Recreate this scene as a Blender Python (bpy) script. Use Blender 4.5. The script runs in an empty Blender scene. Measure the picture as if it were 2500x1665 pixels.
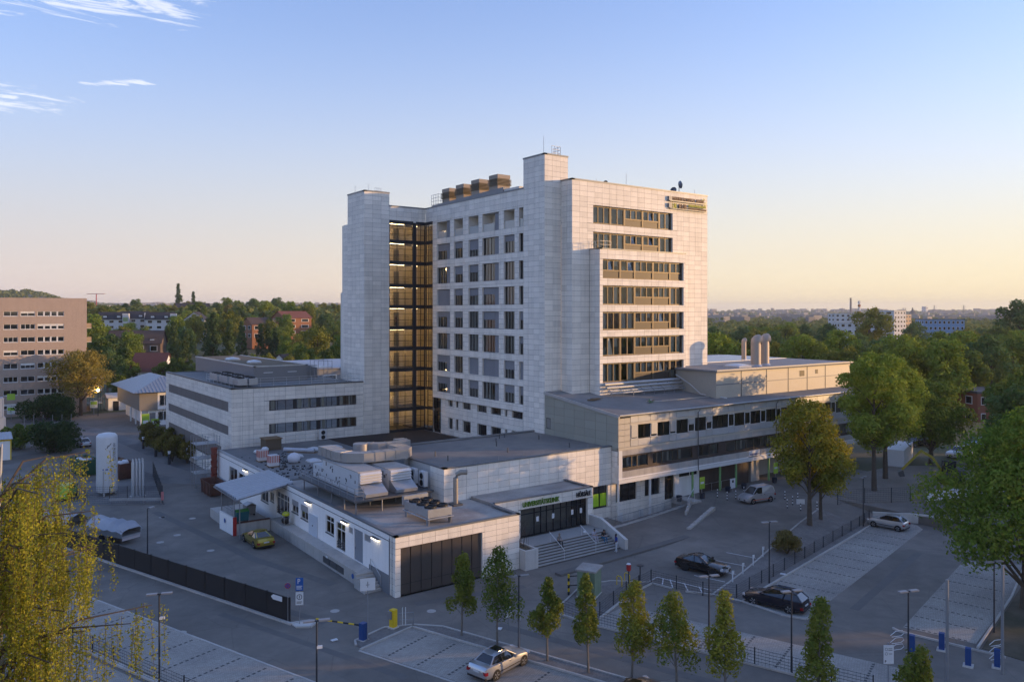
import bpy, math, random
import numpy as np
from mathutils import Vector, Matrix
R = math.radians
sc = bpy.context.scene
C = sc.collection
rnd = random.Random(7)
# ------------------------------------------------------------------ camera
cam_d = bpy.data.cameras.new('camera')
cam = bpy.data.objects.new('camera', cam_d); C.objects.link(cam)
cam.location = (0, 0, 23.0)
cam.rotation_euler = (R(90), 0, R(-36.05))
cam_d.sensor_width = 36.0
cam_d.lens = 27.86
cam_d.shift_y = -0.0282
cam_d.clip_start = 0.5
cam_d.clip_end = 60000
sc.camera = cam
# ------------------------------------------------------------------ sky, sun, exposure
SUN_EL, SUN_AZ = 6.5, -30.0          # azimuth measured in the XY plane from +X
w = bpy.data.worlds.new('World'); sc.world = w; w.use_nodes = True
nt = w.node_tree; N = nt.nodes; LK = nt.links
for n in list(N): N.remove(n)
def node(t, **k):
    n = N.new(t)
    for a, b in k.items(): setattr(n, a, b)
    return n
sky = node('ShaderNodeTexSky', sky_type='NISHITA', sun_disc=False)
sky.sun_elevation = R(SUN_EL); sky.sun_rotation = R(90 - SUN_AZ)
sky.altitude = 60; sky.air_density = 1.0; sky.dust_density = 0.5; sky.ozone_density = 2.8
bg = node('ShaderNodeBackground'); bg.inputs[1].default_value = 0.1
wo = node('ShaderNodeOutputWorld')
# thin cirrus: noise stretched along the horizon on a high flat layer, only where the layer drifts (upper left of the view)
tc = node('ShaderNodeTexCoord')
sep = node('ShaderNodeSeparateXYZ'); LK.new(tc.outputs['Generated'], sep.inputs[0])
def m_(op, a, b=None, c=None, clamp=False):
    n = node('ShaderNodeMath', operation=op, use_clamp=clamp)
    for i, v in enumerate((a, b, c)):
        if v is None: continue
        if isinstance(v, (int, float)): n.inputs[i].default_value = v
        else: LK.new(v, n.inputs[i])
    return n.outputs[0]
zc = m_('MAXIMUM', sep.outputs[2], 0.04)
cx = m_('DIVIDE', sep.outputs[0], zc); cy = m_('DIVIDE', sep.outputs[1], zc)   # position on the cloud layer, in layer heights
cmb = node('ShaderNodeCombineXYZ'); LK.new(cx, cmb.inputs[0]); LK.new(cy, cmb.inputs[1])
mp = node('ShaderNodeMapping'); mp.inputs['Rotation'].default_value = (0, 0, R(36)); mp.inputs['Scale'].default_value = (1.1, 2.6, 1)
LK.new(cmb.outputs[0], mp.inputs[0])
nz = node('ShaderNodeTexNoise'); nz.inputs['Scale'].default_value = 3.4; nz.inputs['Detail'].default_value = 10; nz.inputs['Roughness'].default_value = 0.66; nz.inputs['Distortion'].default_value = 1.3
LK.new(mp.outputs[0], nz.inputs['Vector'])
def blob(x, y, rx, ry, rot):
    dx = m_('SUBTRACT', cx, x); dy = m_('SUBTRACT', cy, y); c_, s_ = math.cos(rot), math.sin(rot)
    u = m_('ADD', m_('MULTIPLY', dx, c_ / rx), m_('MULTIPLY', dy, s_ / rx))
    v = m_('ADD', m_('MULTIPLY', dx, -s_ / ry), m_('MULTIPLY', dy, c_ / ry))
    d = m_('ADD', m_('MULTIPLY', u, u), m_('MULTIPLY', v, v))
    return m_('SUBTRACT', 1.0, d, clamp=True)
bl = None
for b in ((0.42, 2.84, 0.62, 0.30, R(-34)), (0.16, 4.45, 0.55, 0.42, R(-20)), (0.66, 3.8, 0.24, 0.07, R(-36))): 
    o = blob(*b); bl = o if bl is None else m_('MAXIMUM', bl, o)
dens = m_('ADD', m_('MULTIPLY_ADD', nz.outputs[0], 8.0, -5.6), m_('MULTIPLY', m_('POWER', bl, 0.8), 2.2))
dens = m_('MULTIPLY', m_('MINIMUM', m_('MAXIMUM', dens, 0.0), 1.0), 0.62)
mixc = node('ShaderNodeMix', data_type='RGBA')
LK.new(dens, mixc.inputs[0]); 
grade = node('ShaderNodeMix', data_type='RGBA', blend_type='MULTIPLY'); grade.inputs[0].default_value = 1.0; grade.inputs[7].default_value = (0.44, 0.48, 0.66, 1)
LK.new(sky.outputs[0], grade.inputs[6])
# the evening air: pale high haze and a warm low haze, warmer and brighter round towards the sun
zz = m_('MAXIMUM', sep.outputs[2], 0.0)
sa = m_('ADD', m_('MULTIPLY', sep.outputs[0], math.cos(R(SUN_AZ))), m_('MULTIPLY', sep.outputs[1], math.sin(R(SUN_AZ))))
side = m_('MULTIPLY_ADD', sa, 0.85, 0.40, True)
def haze_layer(cold, warm, fac, under):
    hc = node('ShaderNodeMix', data_type='RGBA'); LK.new(side, hc.inputs[0]); hc.inputs[6].default_value = (*cold, 1); hc.inputs[7].default_value = (*warm, 1)
    o = node('ShaderNodeMix', data_type='RGBA'); LK.new(fac, o.inputs[0]); LK.new(under, o.inputs[6]); LK.new(hc.outputs[2], o.inputs[7]); return o.outputs[2]
zq = m_('DIVIDE', zz, 0.245)
f2 = m_('MULTIPLY_ADD', m_('POWER', 2.71828, m_('MULTIPLY', m_('MULTIPLY', zq, zq), -1.0)), 0.86, 0.14)
f1 = m_('MULTIPLY', m_('POWER', 2.71828, m_('DIVIDE', zz, -0.075)), 0.95)
skyc = haze_layer((0.86, 0.89, 0.94), (1.24, 1.22, 1.14), f2, grade.outputs[2])
skyc = haze_layer((1.42, 1.10, 0.92), (1.74, 1.36, 0.60), f1, skyc)
LK.new(skyc, mixc.inputs[6]); mixc.inputs[7].default_value = (1.5, 1.52, 1.6, 1)
LK.new(mixc.outputs[2], bg.inputs[0]); LK.new(bg.outputs[0], wo.inputs[0])
sun_d = bpy.data.lights.new('sun', 'SUN'); sun_d.energy = 0.62; sun_d.angle = R(0.6); sun_d.color = (1.0, 0.60, 0.27)
sun = bpy.data.objects.new('sun', sun_d); C.objects.link(sun)
sdir = Vector((math.cos(R(SUN_EL)) * math.cos(R(SUN_AZ)), math.cos(R(SUN_EL)) * math.sin(R(SUN_AZ)), math.sin(R(SUN_EL))))
sun.rotation_euler = sdir.to_track_quat('Z', 'Y').to_euler()
sun.location = (120, -60, 80)
sc.view_settings.view_transform = 'Standard'; sc.view_settings.look = 'None'
sc.view_settings.exposure = 2.9; sc.view_settings.gamma = 1.0; sc.view_settings.use_curve_mapping = False
sc.cycles.use_denoising = True
sc.cycles.max_bounces = 8; sc.cycles.diffuse_bounces = 5; sc.cycles.glossy_bounces = 3; sc.cycles.transmission_bounces = 4; sc.cycles.transparent_max_bounces = 12
sc.cycles.volume_bounces = 1; sc.cycles.caustics_reflective = False; sc.cycles.caustics_refractive = False
sc.cycles.sample_clamp_indirect = 6.0
# ------------------------------------------------------------------ helpers
ORG = {}
def root_of(o):
    while o.parent: o = o.parent
    return o
class MB:
    def __init__(s): s.v = []; s.f = []
    def quad(s, *p):
        n = len(s.v); s.v += [tuple(q) for q in p]; s.f.append(tuple(range(n, n + len(p)))); return s
    def box(s, x0, x1, y0, y1, z0, z1):
        n = len(s.v)
        s.v += [(x0, y0, z0), (x1, y0, z0), (x1, y1, z0), (x0, y1, z0), (x0, y0, z1), (x1, y0, z1), (x1, y1, z1), (x0, y1, z1)]
        s.f += [(n, n+3, n+2, n+1), (n+4, n+5, n+6, n+7), (n, n+1, n+5, n+4), (n+1, n+2, n+6, n+5), (n+2, n+3, n+7, n+6), (n+3, n, n+4, n+7)]
        return s
    def obox(s, c, u, l, wd, z0, z1):            # box centred on c (x,y), length l along unit u, width wd across
        ux, uy = u; vx, vy = -uy, ux; a, b = l / 2, wd / 2
        return s.prism([(c[0]-ux*a-vx*b, c[1]-uy*a-vy*b), (c[0]+ux*a-vx*b, c[1]+uy*a-vy*b), (c[0]+ux*a+vx*b, c[1]+uy*a+vy*b), (c[0]-ux*a+vx*b, c[1]-uy*a+vy*b)], z0, z1)
    def prism(s, p, z0, z1):
        n = len(s.v); k = len(p)
        f0 = (lambda q: z0(*q)) if callable(z0) else (lambda q: z0)
        f1 = (lambda q: z1(*q)) if callable(z1) else (lambda q: z1)
        s.v += [(q[0], q[1], f0(q)) for q in p] + [(q[0], q[1], f1(q)) for q in p]
        s.f.append(tuple(range(n+k-1, n-1, -1))); s.f.append(tuple(range(n+k, n+2*k)))
        for i in range(k): j = (i+1) % k; s.f.append((n+i, n+j, n+k+j, n+k+i))
        return s
    def extr(s, p, d):                            # 3-D polygon extruded by vector d
        n = len(s.v); k = len(p); d = Vector(d)
        s.v += [tuple(q) for q in p] + [tuple(Vector(q) + d) for q in p]
        s.f.append(tuple(range(n+k-1, n-1, -1))); s.f.append(tuple(range(n+k, n+2*k)))
        for i in range(k): j = (i+1) % k; s.f.append((n+i, n+j, n+k+j, n+k+i))
        return s
    def tube(s, pts, r, k=6, cap=True):
        pts = [Vector(p) for p in pts]; rr = r if isinstance(r, (list, tuple)) else [r] * len(pts)
        n0 = len(s.v)
        for i, p in enumerate(pts):
            t = (pts[min(i+1, len(pts)-1)] - pts[max(i-1, 0)]).normalized()
            a = t.orthogonal() if abs(t.z) > .99 else t.cross(Vector((0, 0, 1)))
            a.normalize(); b = t.cross(a)
            for j in range(k):
                an = 2 * math.pi * (j + .5) / k
                s.v.append(tuple(p + a * (rr[i] * math.cos(an)) + b * (rr[i] * math.sin(an))))
        for i in range(len(pts)-1):
            for j in range(k):
                j2 = (j+1) % k; a = n0 + i*k
                s.f.append((a+j, a+j2, a+k+j2, a+k+j))
        if cap:
            s.f.append(tuple(n0 + j for j in range(k-1, -1, -1))); e = n0 + (len(pts)-1)*k; s.f.append(tuple(e + j for j in range(k)))
        return s
    def lathe(s, c, prof, k=12):                  # prof: (radius, z) upward, about the vertical through c
        n0 = len(s.v)
        for r, z in prof:
            for j in range(k):
                a = 2 * math.pi * j / k; s.v.append((c[0] + r * math.cos(a), c[1] + r * math.sin(a), z))
        for i in range(len(prof)-1):
            for j in range(k):
                j2 = (j+1) % k; a = n0 + i*k; s.f.append((a+j, a+j2, a+k+j2, a+k+j))
        s.f.append(tuple(n0 + j for j in range(k-1, -1, -1))); e = n0 + (len(prof)-1)*k; s.f.append(tuple(e + j for j in range(k)))
        return s
    def grid(s, P, closed=False):                 # P: rows of points, lofted
        n0 = len(s.v); k = len(P[0])
        for r in P: s.v += [tuple(q) for q in r]
        for i in range(len(P)-1):
            for j in range(k if closed else k-1):
                j2 = (j+1) % k; a = n0 + i*k; s.f.append((a+j, a+j2, a+k+j2, a+k+j))
        return s
    def xf(s, M):
        s.v = [tuple(M @ Vector(q)) for q in s.v]; return s
    def build(s, name, mat, parent=None, smooth=False):
        me = bpy.data.meshes.new(name)
        o = bpy.data.objects.new(name, me); C.objects.link(o)
        if parent is not None:
            o.parent = parent; g = ORG.get(root_of(parent).name)
            if g is not None: s.v = [(a - g[0], b - g[1], c - g[2]) for a, b, c in s.v]
        me.from_pydata(s.v, [], s.f)
        if mat is not None: me.materials.append(mat)
        if smooth:
            me.polygons.foreach_set('use_smooth', [True] * len(me.polygons))
            if smooth != 'all':
                try: me.set_sharp_from_angle(angle=R(35))
                except Exception: pass
        return o
def tag(o, label, cat, group=None, kind=None):
    if label: o['label'] = label
    if cat: o['category'] = cat
    if group: o['group'] = group
    if kind: o['kind'] = kind
    return o
def thing(name, label, cat, loc=(0, 0, 0), group=None):
    o = bpy.data.objects.new(name, None); C.objects.link(o); o.location = loc; o.empty_display_size = .3
    ORG[o.name] = tuple(loc); return tag(o, label, cat, group)
def loose(name, label, cat, group=None):          # a thing built about its own origin, placed afterwards
    return thing(name, label, cat, (0, 0, 0), group)
def place(o, x, y, z=0, rot=0, scale=1):
    o.location = (x, y, z); o.rotation_euler = (0, 0, R(rot)); o.scale = (scale,) * 3
    return o
def dup(o, parent=None):
    c = o.copy(); C.objects.link(c); c.parent = parent
    for ch in list(o.children): dup(ch, c)
    return c
def struct(o): o['kind'] = 'structure'; return o
def U(deg): return (math.cos(R(deg)), math.sin(R(deg)))
def unit(a, b):
    d = math.hypot(b[0]-a[0], b[1]-a[1]); return ((b[0]-a[0])/d, (b[1]-a[1])/d), d
def lerp(a, b, t): return tuple(p + (q - p) * t for p, q in zip(a, b))
# ------------------------------------------------------------------ materials
MATS = {}
def mat(name, col, rough=.6, metal=0., var=.12, nscale=2.0, spec=.4, bump=0., island=0., em=None, emst=0., streak=0., detail=4, coat=0., col2=None, mixs=None, coord='Object'):
    """Principled with uneven colour: fine noise, optional second colour in patches, vertical streaks and a per-piece shift."""
    if name in MATS: return MATS[name]
    m = bpy.data.materials.new(name); m.use_nodes = True; t = m.node_tree; ns = t.nodes; ln = t.links
    p = ns['Principled BSDF']; p.inputs['Roughness'].default_value = rough; p.inputs['Metallic'].default_value = metal
    p.inputs['Specular IOR Level'].default_value = spec
    if coat: p.inputs['Coat Weight'].default_value = coat; p.inputs['Coat Roughness'].default_value = .05
    c = (*col, 1)
    if em: p.inputs['Emission Color'].default_value = (*em, 1); p.inputs['Emission Strength'].default_value = emst
    if var or island or streak or col2 or bump:
        g = ns.new('ShaderNodeNewGeometry'); 
        def nz(sc_, det, vec=None, ro=.6):
            n = ns.new('ShaderNodeTexNoise'); n.inputs['Scale'].default_value = sc_; n.inputs['Detail'].default_value = det; n.inputs['Roughness'].default_value = ro
            ln.new(vec or g.outputs['Position'], n.inputs['Vector']); return n.outputs[0]
        def mt(op, a, b, clamp=False):
            n = ns.new('ShaderNodeMath'); n.operation = op; n.use_clamp = clamp
            for i, v in enumerate((a, b)):
                if isinstance(v, (int, float)): n.inputs[i].default_value = v
                else: ln.new(v, n.inputs[i])
            return n.outputs[0]
        base = None
        if col2:
            mx = ns.new('ShaderNodeMix'); mx.data_type = 'RGBA'; mx.inputs[6].default_value = c; mx.inputs[7].default_value = (*col2, 1)
            ln.new(mt('MULTIPLY_ADD', nz(mixs or .25, 5), 5.0) if False else mt('MULTIPLY', mt('SUBTRACT', nz(mixs or .25, 6), .42), 5.0, True), mx.inputs[0]); base = mx.outputs[2]
        f = 1.0
        if var:
            f = mt('ADD', mt('MULTIPLY', mt('SUBTRACT', nz(nscale, detail), .5), 2 * var), 1.0)
            f = mt('ADD', f, mt('MULTIPLY', mt('SUBTRACT', nz(nscale * .13, 3), .5), 1.6 * var))
        if island:
            oi = ns.new('ShaderNodeObjectInfo')
            r = mt('FRACT', mt('ADD', oi.outputs['Random'], g.outputs['Random Per Island']), 0)
            f = mt('ADD', f, mt('MULTIPLY', mt('SUBTRACT', r, .5), 2 * island))
        if streak:
            mp_ = ns.new('ShaderNodeMapping'); mp_.inputs['Scale'].default_value = (1.6, 1.6, .07); ln.new(g.outputs['Position'], mp_.inputs[0])
            f = mt('SUBTRACT', f, mt('MULTIPLY', mt('MULTIPLY', mt('SUBTRACT', nz(1.2, 4, mp_.outputs[0]), .5), 4.0, True), streak))
        hsv = ns.new('ShaderNodeHueSaturation')
        if base: ln.new(base, hsv.inputs['Color'])
        else: hsv.inputs['Color'].default_value = c
        if isinstance(f, (int, float)): hsv.inputs['Value'].default_value = f
        else: ln.new(f, hsv.inputs['Value'])
        ln.new(hsv.outputs[0], p.inputs['Base Color'])
        if bump:
            b = ns.new('ShaderNodeBump'); b.inputs['Strength'].default_value = min(1, bump); b.inputs['Distance'].default_value = .02
            ln.new(nz(nscale * 4, 3), b.inputs['Height']); ln.new(b.outputs[0], p.inputs['Normal'])
    else: p.inputs['Base Color'].default_value = c
    MATS[name] = m; return m
def glass_mat(name, tint=(.75, .8, .82), ior=1.7, rough=.0):
    if name in MATS: return MATS[name]
    m = bpy.data.materials.new(name); m.use_nodes = True; t = m.node_tree; ns = t.nodes; ln = t.links
    ns.remove(ns['Principled BSDF']); out = ns['Material Output']
    tr = ns.new('ShaderNodeBsdfTransparent'); tr.inputs[0].default_value = (*tint, 1)
    gl = ns.new('ShaderNodeBsdfGlossy'); gl.inputs['Roughness'].default_value = rough; gl.inputs['Color'].default_value = (.95, .97, 1, 1)
    fr = ns.new('ShaderNodeFresnel'); fr.inputs[0].default_value = ior
    mx = ns.new('ShaderNodeMixShader'); ln.new(fr.outputs[0], mx.inputs[0]); ln.new(tr.outputs[0], mx.inputs[1]); ln.new(gl.outputs[0], mx.inputs[2]); ln.new(mx.outputs[0], out.inputs[0])
    MATS[name] = m; return m
LEAF = 3.0
def leaf_mat(name, a, b, trans=.3):
    """leaves: colour differs leaf by leaf and clump by clump between a and b"""
    if name in MATS: return MATS[name]
    m = bpy.data.materials.new(name); m.use_nodes = True; t = m.node_tree; ns = t.nodes; ln = t.links
    ns.remove(ns['Principled BSDF']); out = ns['Material Output']
    g = ns.new('ShaderNodeNewGeometry'); oi = ns.new('ShaderNodeObjectInfo'); tcn = ns.new('ShaderNodeTexCoord')
    nz = ns.new('ShaderNodeTexNoise'); nz.inputs['Scale'].default_value = .55; nz.inputs['Detail'].default_value = 3; ln.new(g.outputs['Position'], nz.inputs['Vector'])
    def mt(op, x, y, clamp=False):
        n = ns.new('ShaderNodeMath'); n.operation = op; n.use_clamp = clamp
        for i, v in enumerate((x, y)):
            if isinstance(v, (int, float)): n.inputs[i].default_value = v
            else: ln.new(v, n.inputs[i])
        return n.outputs[0]
    f = mt('ADD', mt('MULTIPLY', mt('SUBTRACT', nz.outputs[0], .5), 2.2), mt('ADD', mt('MULTIPLY', mt('SUBTRACT', g.outputs['Random Per Island'], .5), .7), mt('ADD', mt('MULTIPLY', mt('SUBTRACT', oi.outputs['Random'], .5), .7), .5)), True)
    mx = ns.new('ShaderNodeMix'); mx.data_type = 'RGBA'; mx.inputs[6].default_value = (*[v*LEAF for v in a], 1); mx.inputs[7].default_value = (*[v*LEAF for v in b], 1); ln.new(f, mx.inputs[0])
    d = ns.new('ShaderNodeBsdfDiffuse'); tl = ns.new('ShaderNodeBsdfTranslucent'); ln.new(mx.outputs[2], d.inputs[0]); ln.new(mx.outputs[2], tl.inputs[0])
    s = ns.new('ShaderNodeMixShader'); s.inputs[0].default_value = trans; ln.new(d.outputs[0], s.inputs[1]); ln.new(tl.outputs[0], s.inputs[2]); ln.new(s.outputs[0], out.inputs[0])
    MATS[name] = m; return m
M = dict(
 stone=mat('stone_cladding', (.84, .785, .70), .55, var=.09, nscale=1.1, island=.085, streak=.15),
 stone2=mat('stone_cladding_grey', (.80, .755, .68), .55, var=.10, nscale=1.1, island=.085, streak=.17),
 joint=mat('joint_dark', (.24, .23, .21), .8, var=.1),
 coping=mat('coping_metal', (.20, .21, .22), .45, .4, var=.06),
 dark=mat('dark_frame', (.035, .037, .042), .4, .3, var=.05),
 bronze=mat('bronze_frame', (.13, .105, .07), .45, .35, var=.06),
 bronzepanel=mat('bronze_panel', (.055, .046, .036), .45, .2, var=.08),
 glass=glass_mat('window_glass'), glassd=glass_mat('window_glass_dark', (.45, .47, .48), 1.9),
 blind=mat('blind_fabric', (.24, .245, .265), .75, var=.05, island=.06),
 curtain=mat('curtain_cloth', (.78, .76, .70), .9, var=.12, nscale=5),
 room=mat('room_wall', (.42, .40, .37), .9, var=.2, nscale=.8),
 cream=mat('stairwell_wall', (.72, .64, .47), .85, var=.08),
 white=mat('white_render', (.86, .85, .83), .8, var=.05, nscale=.8, streak=.06),
 whitem=mat('white_metal', (.66, .66, .66), .4, .1, var=.06),
 conc=mat('concrete', (.46, .435, .40), .85, var=.14, nscale=1.5, streak=.22, bump=.2),
 concl=mat('concrete_light', (.58, .555, .515), .85, var=.12, nscale=1.5, streak=.15, bump=.2),
 roofd=mat('roof_felt', (.185, .182, .178), .9, var=.2, nscale=.9, col2=(.235, .23, .22), mixs=.12),
 roofg=mat('roof_gravel', (.42, .385, .345), .95, var=.2, nscale=3, col2=(.28, .25, .225), mixs=.2, bump=.4),
 steel=mat('galvanised_steel', (.46, .47, .48), .4, .6, var=.14, nscale=2),
 steeld=mat('steel_dark', (.10, .105, .11), .5, .4, var=.1),
 panel=mat('olive_metal_panel', (.36, .36, .305), .42, .25, var=.04, island=.05),
 cladd=mat('beige_metal_cladding', (.50, .46, .385), .5, .1, var=.06),
 alu=mat('aluminium_panel', (.55, .56, .57), .35, .35, var=.06, island=.05),
 greyclad=mat('grey_metal_cladding', (.23, .232, .24), .5, .2, var=.05),
 asph=mat('asphalt', (.222, .200, .172), .9, var=.26, nscale=.5, col2=(.178, .162, .142), mixs=.07, bump=.3),
 asphl=mat('asphalt_pale', (.22, .21, .195), .9, var=.14, nscale=.6, col2=(.10, .10, .102), mixs=.1, bump=.3),
 kerb=mat('kerb_stone', (.46, .44, .41), .85, var=.15, nscale=2, island=.08),
 paint=mat('road_paint', (.62, .62, .62), .8, var=.25, nscale=3),
 gravel=mat('dark_gravel', (.20, .185, .17), .95, var=.5, nscale=9, bump=1),
 soil=mat('soil', (.12, .10, .07), .95, var=.3, nscale=2, col2=(.06, .06, .035), mixs=.3, bump=.5),
 sand=mat('site_sand', (.25, .225, .19), .95, var=.2, nscale=.7, col2=(.2, .18, .15), mixs=.15, bump=.5),
 bark=mat('bark', (.10, .08, .06), .9, var=.3, nscale=5, bump=.6),
 barkl=mat('bark_grey', (.16, .145, .125), .9, var=.3, nscale=5, bump=.6),
 black=mat('black_plastic', (.018, .018, .02), .5, var=.1),
 tyre=mat('tyre_rubber', (.015, .015, .016), .8, var=.1),
 rim=mat('alloy_rim', (.45, .46, .48), .3, .8, var=.05),
 carglass=mat('car_glass', (.012, .014, .017), .04, 0, var=0, spec=.9, coat=.6),
 chrome=mat('chrome', (.6, .6, .62), .15, 1, var=0),
 lampred=mat('tail_lamp_red', (.30, .012, .014), .2, var=0, coat=.5), lampclear=mat('head_lamp', (.6, .62, .65), .1, .3, var=0, coat=.6),
 plate=mat('number_plate', (.6, .62, .64), .5, var=.05),
 post=mat('post_anthracite', (.045, .05, .058), .5, .3, var=.08),
 galv=mat('galvanised_post', (.30, .31, .33), .45, .5, var=.1),
 signblue=mat('sign_blue', (.02, .10, .36), .5, var=.03), signwhite=mat('sign_white', (.70, .71, .72), .5, var=.04), signgreen=mat('sign_green', (.33, .52, .05), .5, var=.03),
 red=mat('red_paint', (.42, .03, .03), .5, var=.08), yellow=mat('yellow_paint', (.72, .50, .02), .5, var=.06), blue=mat('blue_paint', (.018, .065, .22), .45, var=.08), green=mat('green_column', (.22, .42, .16), .5, var=.08),
 brick=mat('brown_brick', (.44, .345, .28), .85, var=.12, nscale=3, streak=.08),
 pvc=mat('white_pvc', (.72, .72, .70), .45, var=.04),
 rust=mat('rusty_steel', (.14, .06, .04), .85, var=.3, nscale=2, col2=(.08, .04, .03), mixs=.6),
 wood=mat('timber', (.20, .13, .07), .8, var=.2, nscale=3), brownpanel=mat('brown_board', (.075, .055, .045), .7, var=.15, streak=.1),
 cabg=mat('cabinet_green', (.20, .27, .18), .6, var=.1, streak=.15), 
)
def lampmat(name, col, st): return mat(name, col, .5, var=0, em=col, emst=st)

# cracks, tar seams and tyre-darkened lanes worked into the asphalt
_t = M['asph'].node_tree; _p = _t.nodes['Principled BSDF']; _src = _p.inputs['Base Color'].links[0].from_socket
_g = _t.nodes.new('ShaderNodeNewGeometry'); _n = _t.nodes.new('ShaderNodeTexNoise'); _n.inputs['Scale'].default_value = .35; _n.inputs['Detail'].default_value = 4; _t.links.new(_g.outputs['Position'], _n.inputs['Vector'])
_ad = _t.nodes.new('ShaderNodeMix'); _ad.data_type = 'VECTOR'; _ad.inputs[0].default_value = .22; _t.links.new(_g.outputs['Position'], _ad.inputs[4]); _t.links.new(_n.outputs[1], _ad.inputs[5])
_v = _t.nodes.new('ShaderNodeTexVoronoi'); _v.feature = 'DISTANCE_TO_EDGE'; _v.inputs['Scale'].default_value = .22; _t.links.new(_ad.outputs[1], _v.inputs['Vector'])
_r = _t.nodes.new('ShaderNodeMapRange'); _r.inputs[1].default_value = .0; _r.inputs[2].default_value = .009; _r.inputs[3].default_value = .84; _r.inputs[4].default_value = 1.0; _t.links.new(_v.outputs[0], _r.inputs[0])
_n2 = _t.nodes.new('ShaderNodeTexNoise'); _n2.inputs['Scale'].default_value = .12; _n2.inputs['Detail'].default_value = 7; _n2.inputs['Roughness'].default_value = .7; _t.links.new(_g.outputs['Position'], _n2.inputs['Vector'])
_r2 = _t.nodes.new('ShaderNodeMapRange'); _r2.inputs[1].default_value = .40; _r2.inputs[2].default_value = .62; _r2.inputs[3].default_value = .80; _r2.inputs[4].default_value = 1.08; _t.links.new(_n2.outputs[0], _r2.inputs[0])
_m = _t.nodes.new('ShaderNodeMath'); _m.operation = 'MULTIPLY'; _t.links.new(_r.outputs[0], _m.inputs[0]); _t.links.new(_r2.outputs[0], _m.inputs[1])
_x = _t.nodes.new('ShaderNodeMix'); _x.data_type = 'RGBA'; _x.blend_type = 'MULTIPLY'; _x.inputs[0].default_value = 1; _t.links.new(_src, _x.inputs[6]); _t.links.new(_m.outputs[0], _x.inputs[7]); _t.links.new(_x.outputs[2], _p.inputs['Base Color'])
# ------------------------------------------------------------------ terrain
def sstep(t): t = min(1., max(0., t)); return t * t * (3 - 2 * t)
def hgt(X, Y):
    if 60.6 < X < 71.0 and 62.8 < Y < 66.5: return -1.1
    r = sstep((X - 56) / 20) * .85
    if X < 86.5:
        yk = 40.7 + (X - 51.8) * .208; yd = 42.46 + (X - 50.97) * .315
        b = min(1., max(0., (Y - yk) / (yd - yk)))
    else: b = sstep((Y - 34) / 4)
    z = r * b
    d = X * .5885 + Y * .8085; rr = X * .8085 - Y * .5885
    if d > 120:
        t = rr / d                                   # bearing; the land climbs away to the left
        z += 15 * sstep((d - 200) / 380) * sstep((.12 - t) / .45)
        z += 48 * sstep((d - 900) / 900) * sstep((-.50 - t) / .12)
        z += 26 * sstep((d - 1500) / 2500) * sstep((.2 - t) / .5)
        z += 30 * sstep((d - 2500) / 3500)
    return z
def lines(lo, hi, st, extra, far):
    a = list(np.arange(lo, hi + .01, st)) + list(extra)
    v = hi; s_ = st
    while v < far: s_ *= 1.28; v += s_; a.append(v)
    v = lo; s_ = st
    while v > -far: s_ *= 1.28; v -= s_; a.append(v)
    return sorted(set(round(float(x), 3) for x in a))
gx = lines(-30, 110, 2.5, (60.59, 60.61, 70.99, 71.01, 86.49, 86.51, *np.arange(50.5, 90, .8)), 8500)
gy = lines(0, 130, 2.5, (62.79, 62.81, 66.49, 66.51, *np.arange(36.3, 55, .7)), 8500)
G_ = MB()
for y in gy:
    for x in gx: G_.v.append((x, y, hgt(x, y)))
fm = []
nx = len(gx)
for j in range(len(gy) - 1):
    for i in range(nx - 1):
        a = j * nx + i; G_.f.append((a, a + 1, a + nx + 1, a + nx))
        x, y = (gx[i] + gx[i+1]) / 2, (gy[j] + gy[j+1]) / 2
        fm.append(0 if (-2 < x < 104 and 8 < y < 205 and not (x > 84 and y > 85) and not (x > 60 and y < 24 and x - 40 > y)) else 1)
land = mat('meadow_and_soil', (.10, .11, .045), .95, var=.25, nscale=.05, col2=(.12, .11, .065), mixs=.01)
ground = struct(G_.build('ground', M['asph'])); ground.data.materials.append(land)
ground.data.polygons.foreach_set('material_index', fm); ground.data.polygons.foreach_set('use_smooth', [False] * len(fm))
# ------------------------------------------------------------------ paved surfaces
def paver_mat():
    m = mat('concrete_pavers', (.43, .40, .355), .9, var=.2, nscale=.5, col2=(.345, .322, .29), mixs=.12)
    t = m.node_tree; ns = t.nodes; ln = t.links; p = ns['Principled BSDF']
    tc_ = ns.new('ShaderNodeTexCoord'); mp_ = ns.new('ShaderNodeMapping'); mp_.inputs['Rotation'].default_value = (0, 0, R(20)); ln.new(tc_.outputs['Object'], mp_.inputs[0])
    b = ns.new('ShaderNodeTexBrick'); b.inputs['Scale'].default_value = 1.0; b.inputs['Brick Width'].default_value = .22; b.inputs['Row Height'].default_value = .12; b.inputs['Mortar Size'].default_value = .008
    b.inputs['Color1'].default_value = (1, 1, 1, 1); b.inputs['Color2'].default_value = (.82, .82, .82, 1); b.inputs['Mortar'].default_value = (.45, .44, .42, 1); ln.new(mp_.outputs[0], b.inputs[0])
    src = p.inputs['Base Color'].links[0].from_socket; mx = ns.new('ShaderNodeMix'); mx.data_type = 'RGBA'; mx.blend_type = 'MULTIPLY'; mx.inputs[0].default_value = 1
    ln.new(src, mx.inputs[6]); ln.new(b.outputs[0], mx.inputs[7]); ln.new(mx.outputs[2], p.inputs['Base Color']); return m
M['paver'] = paver_mat(); M['darkpaver'] = mat('dark_paver', (.09, .088, .085), .9, var=.15)
def sheet(name, poly, m, z=.012, low=-.1, kind='structure'):
    o = MB().prism(poly, lambda x, y: hgt(x, y) + low, lambda x, y: hgt(x, y) + z).build(name, m); o['kind'] = kind; return o
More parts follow.
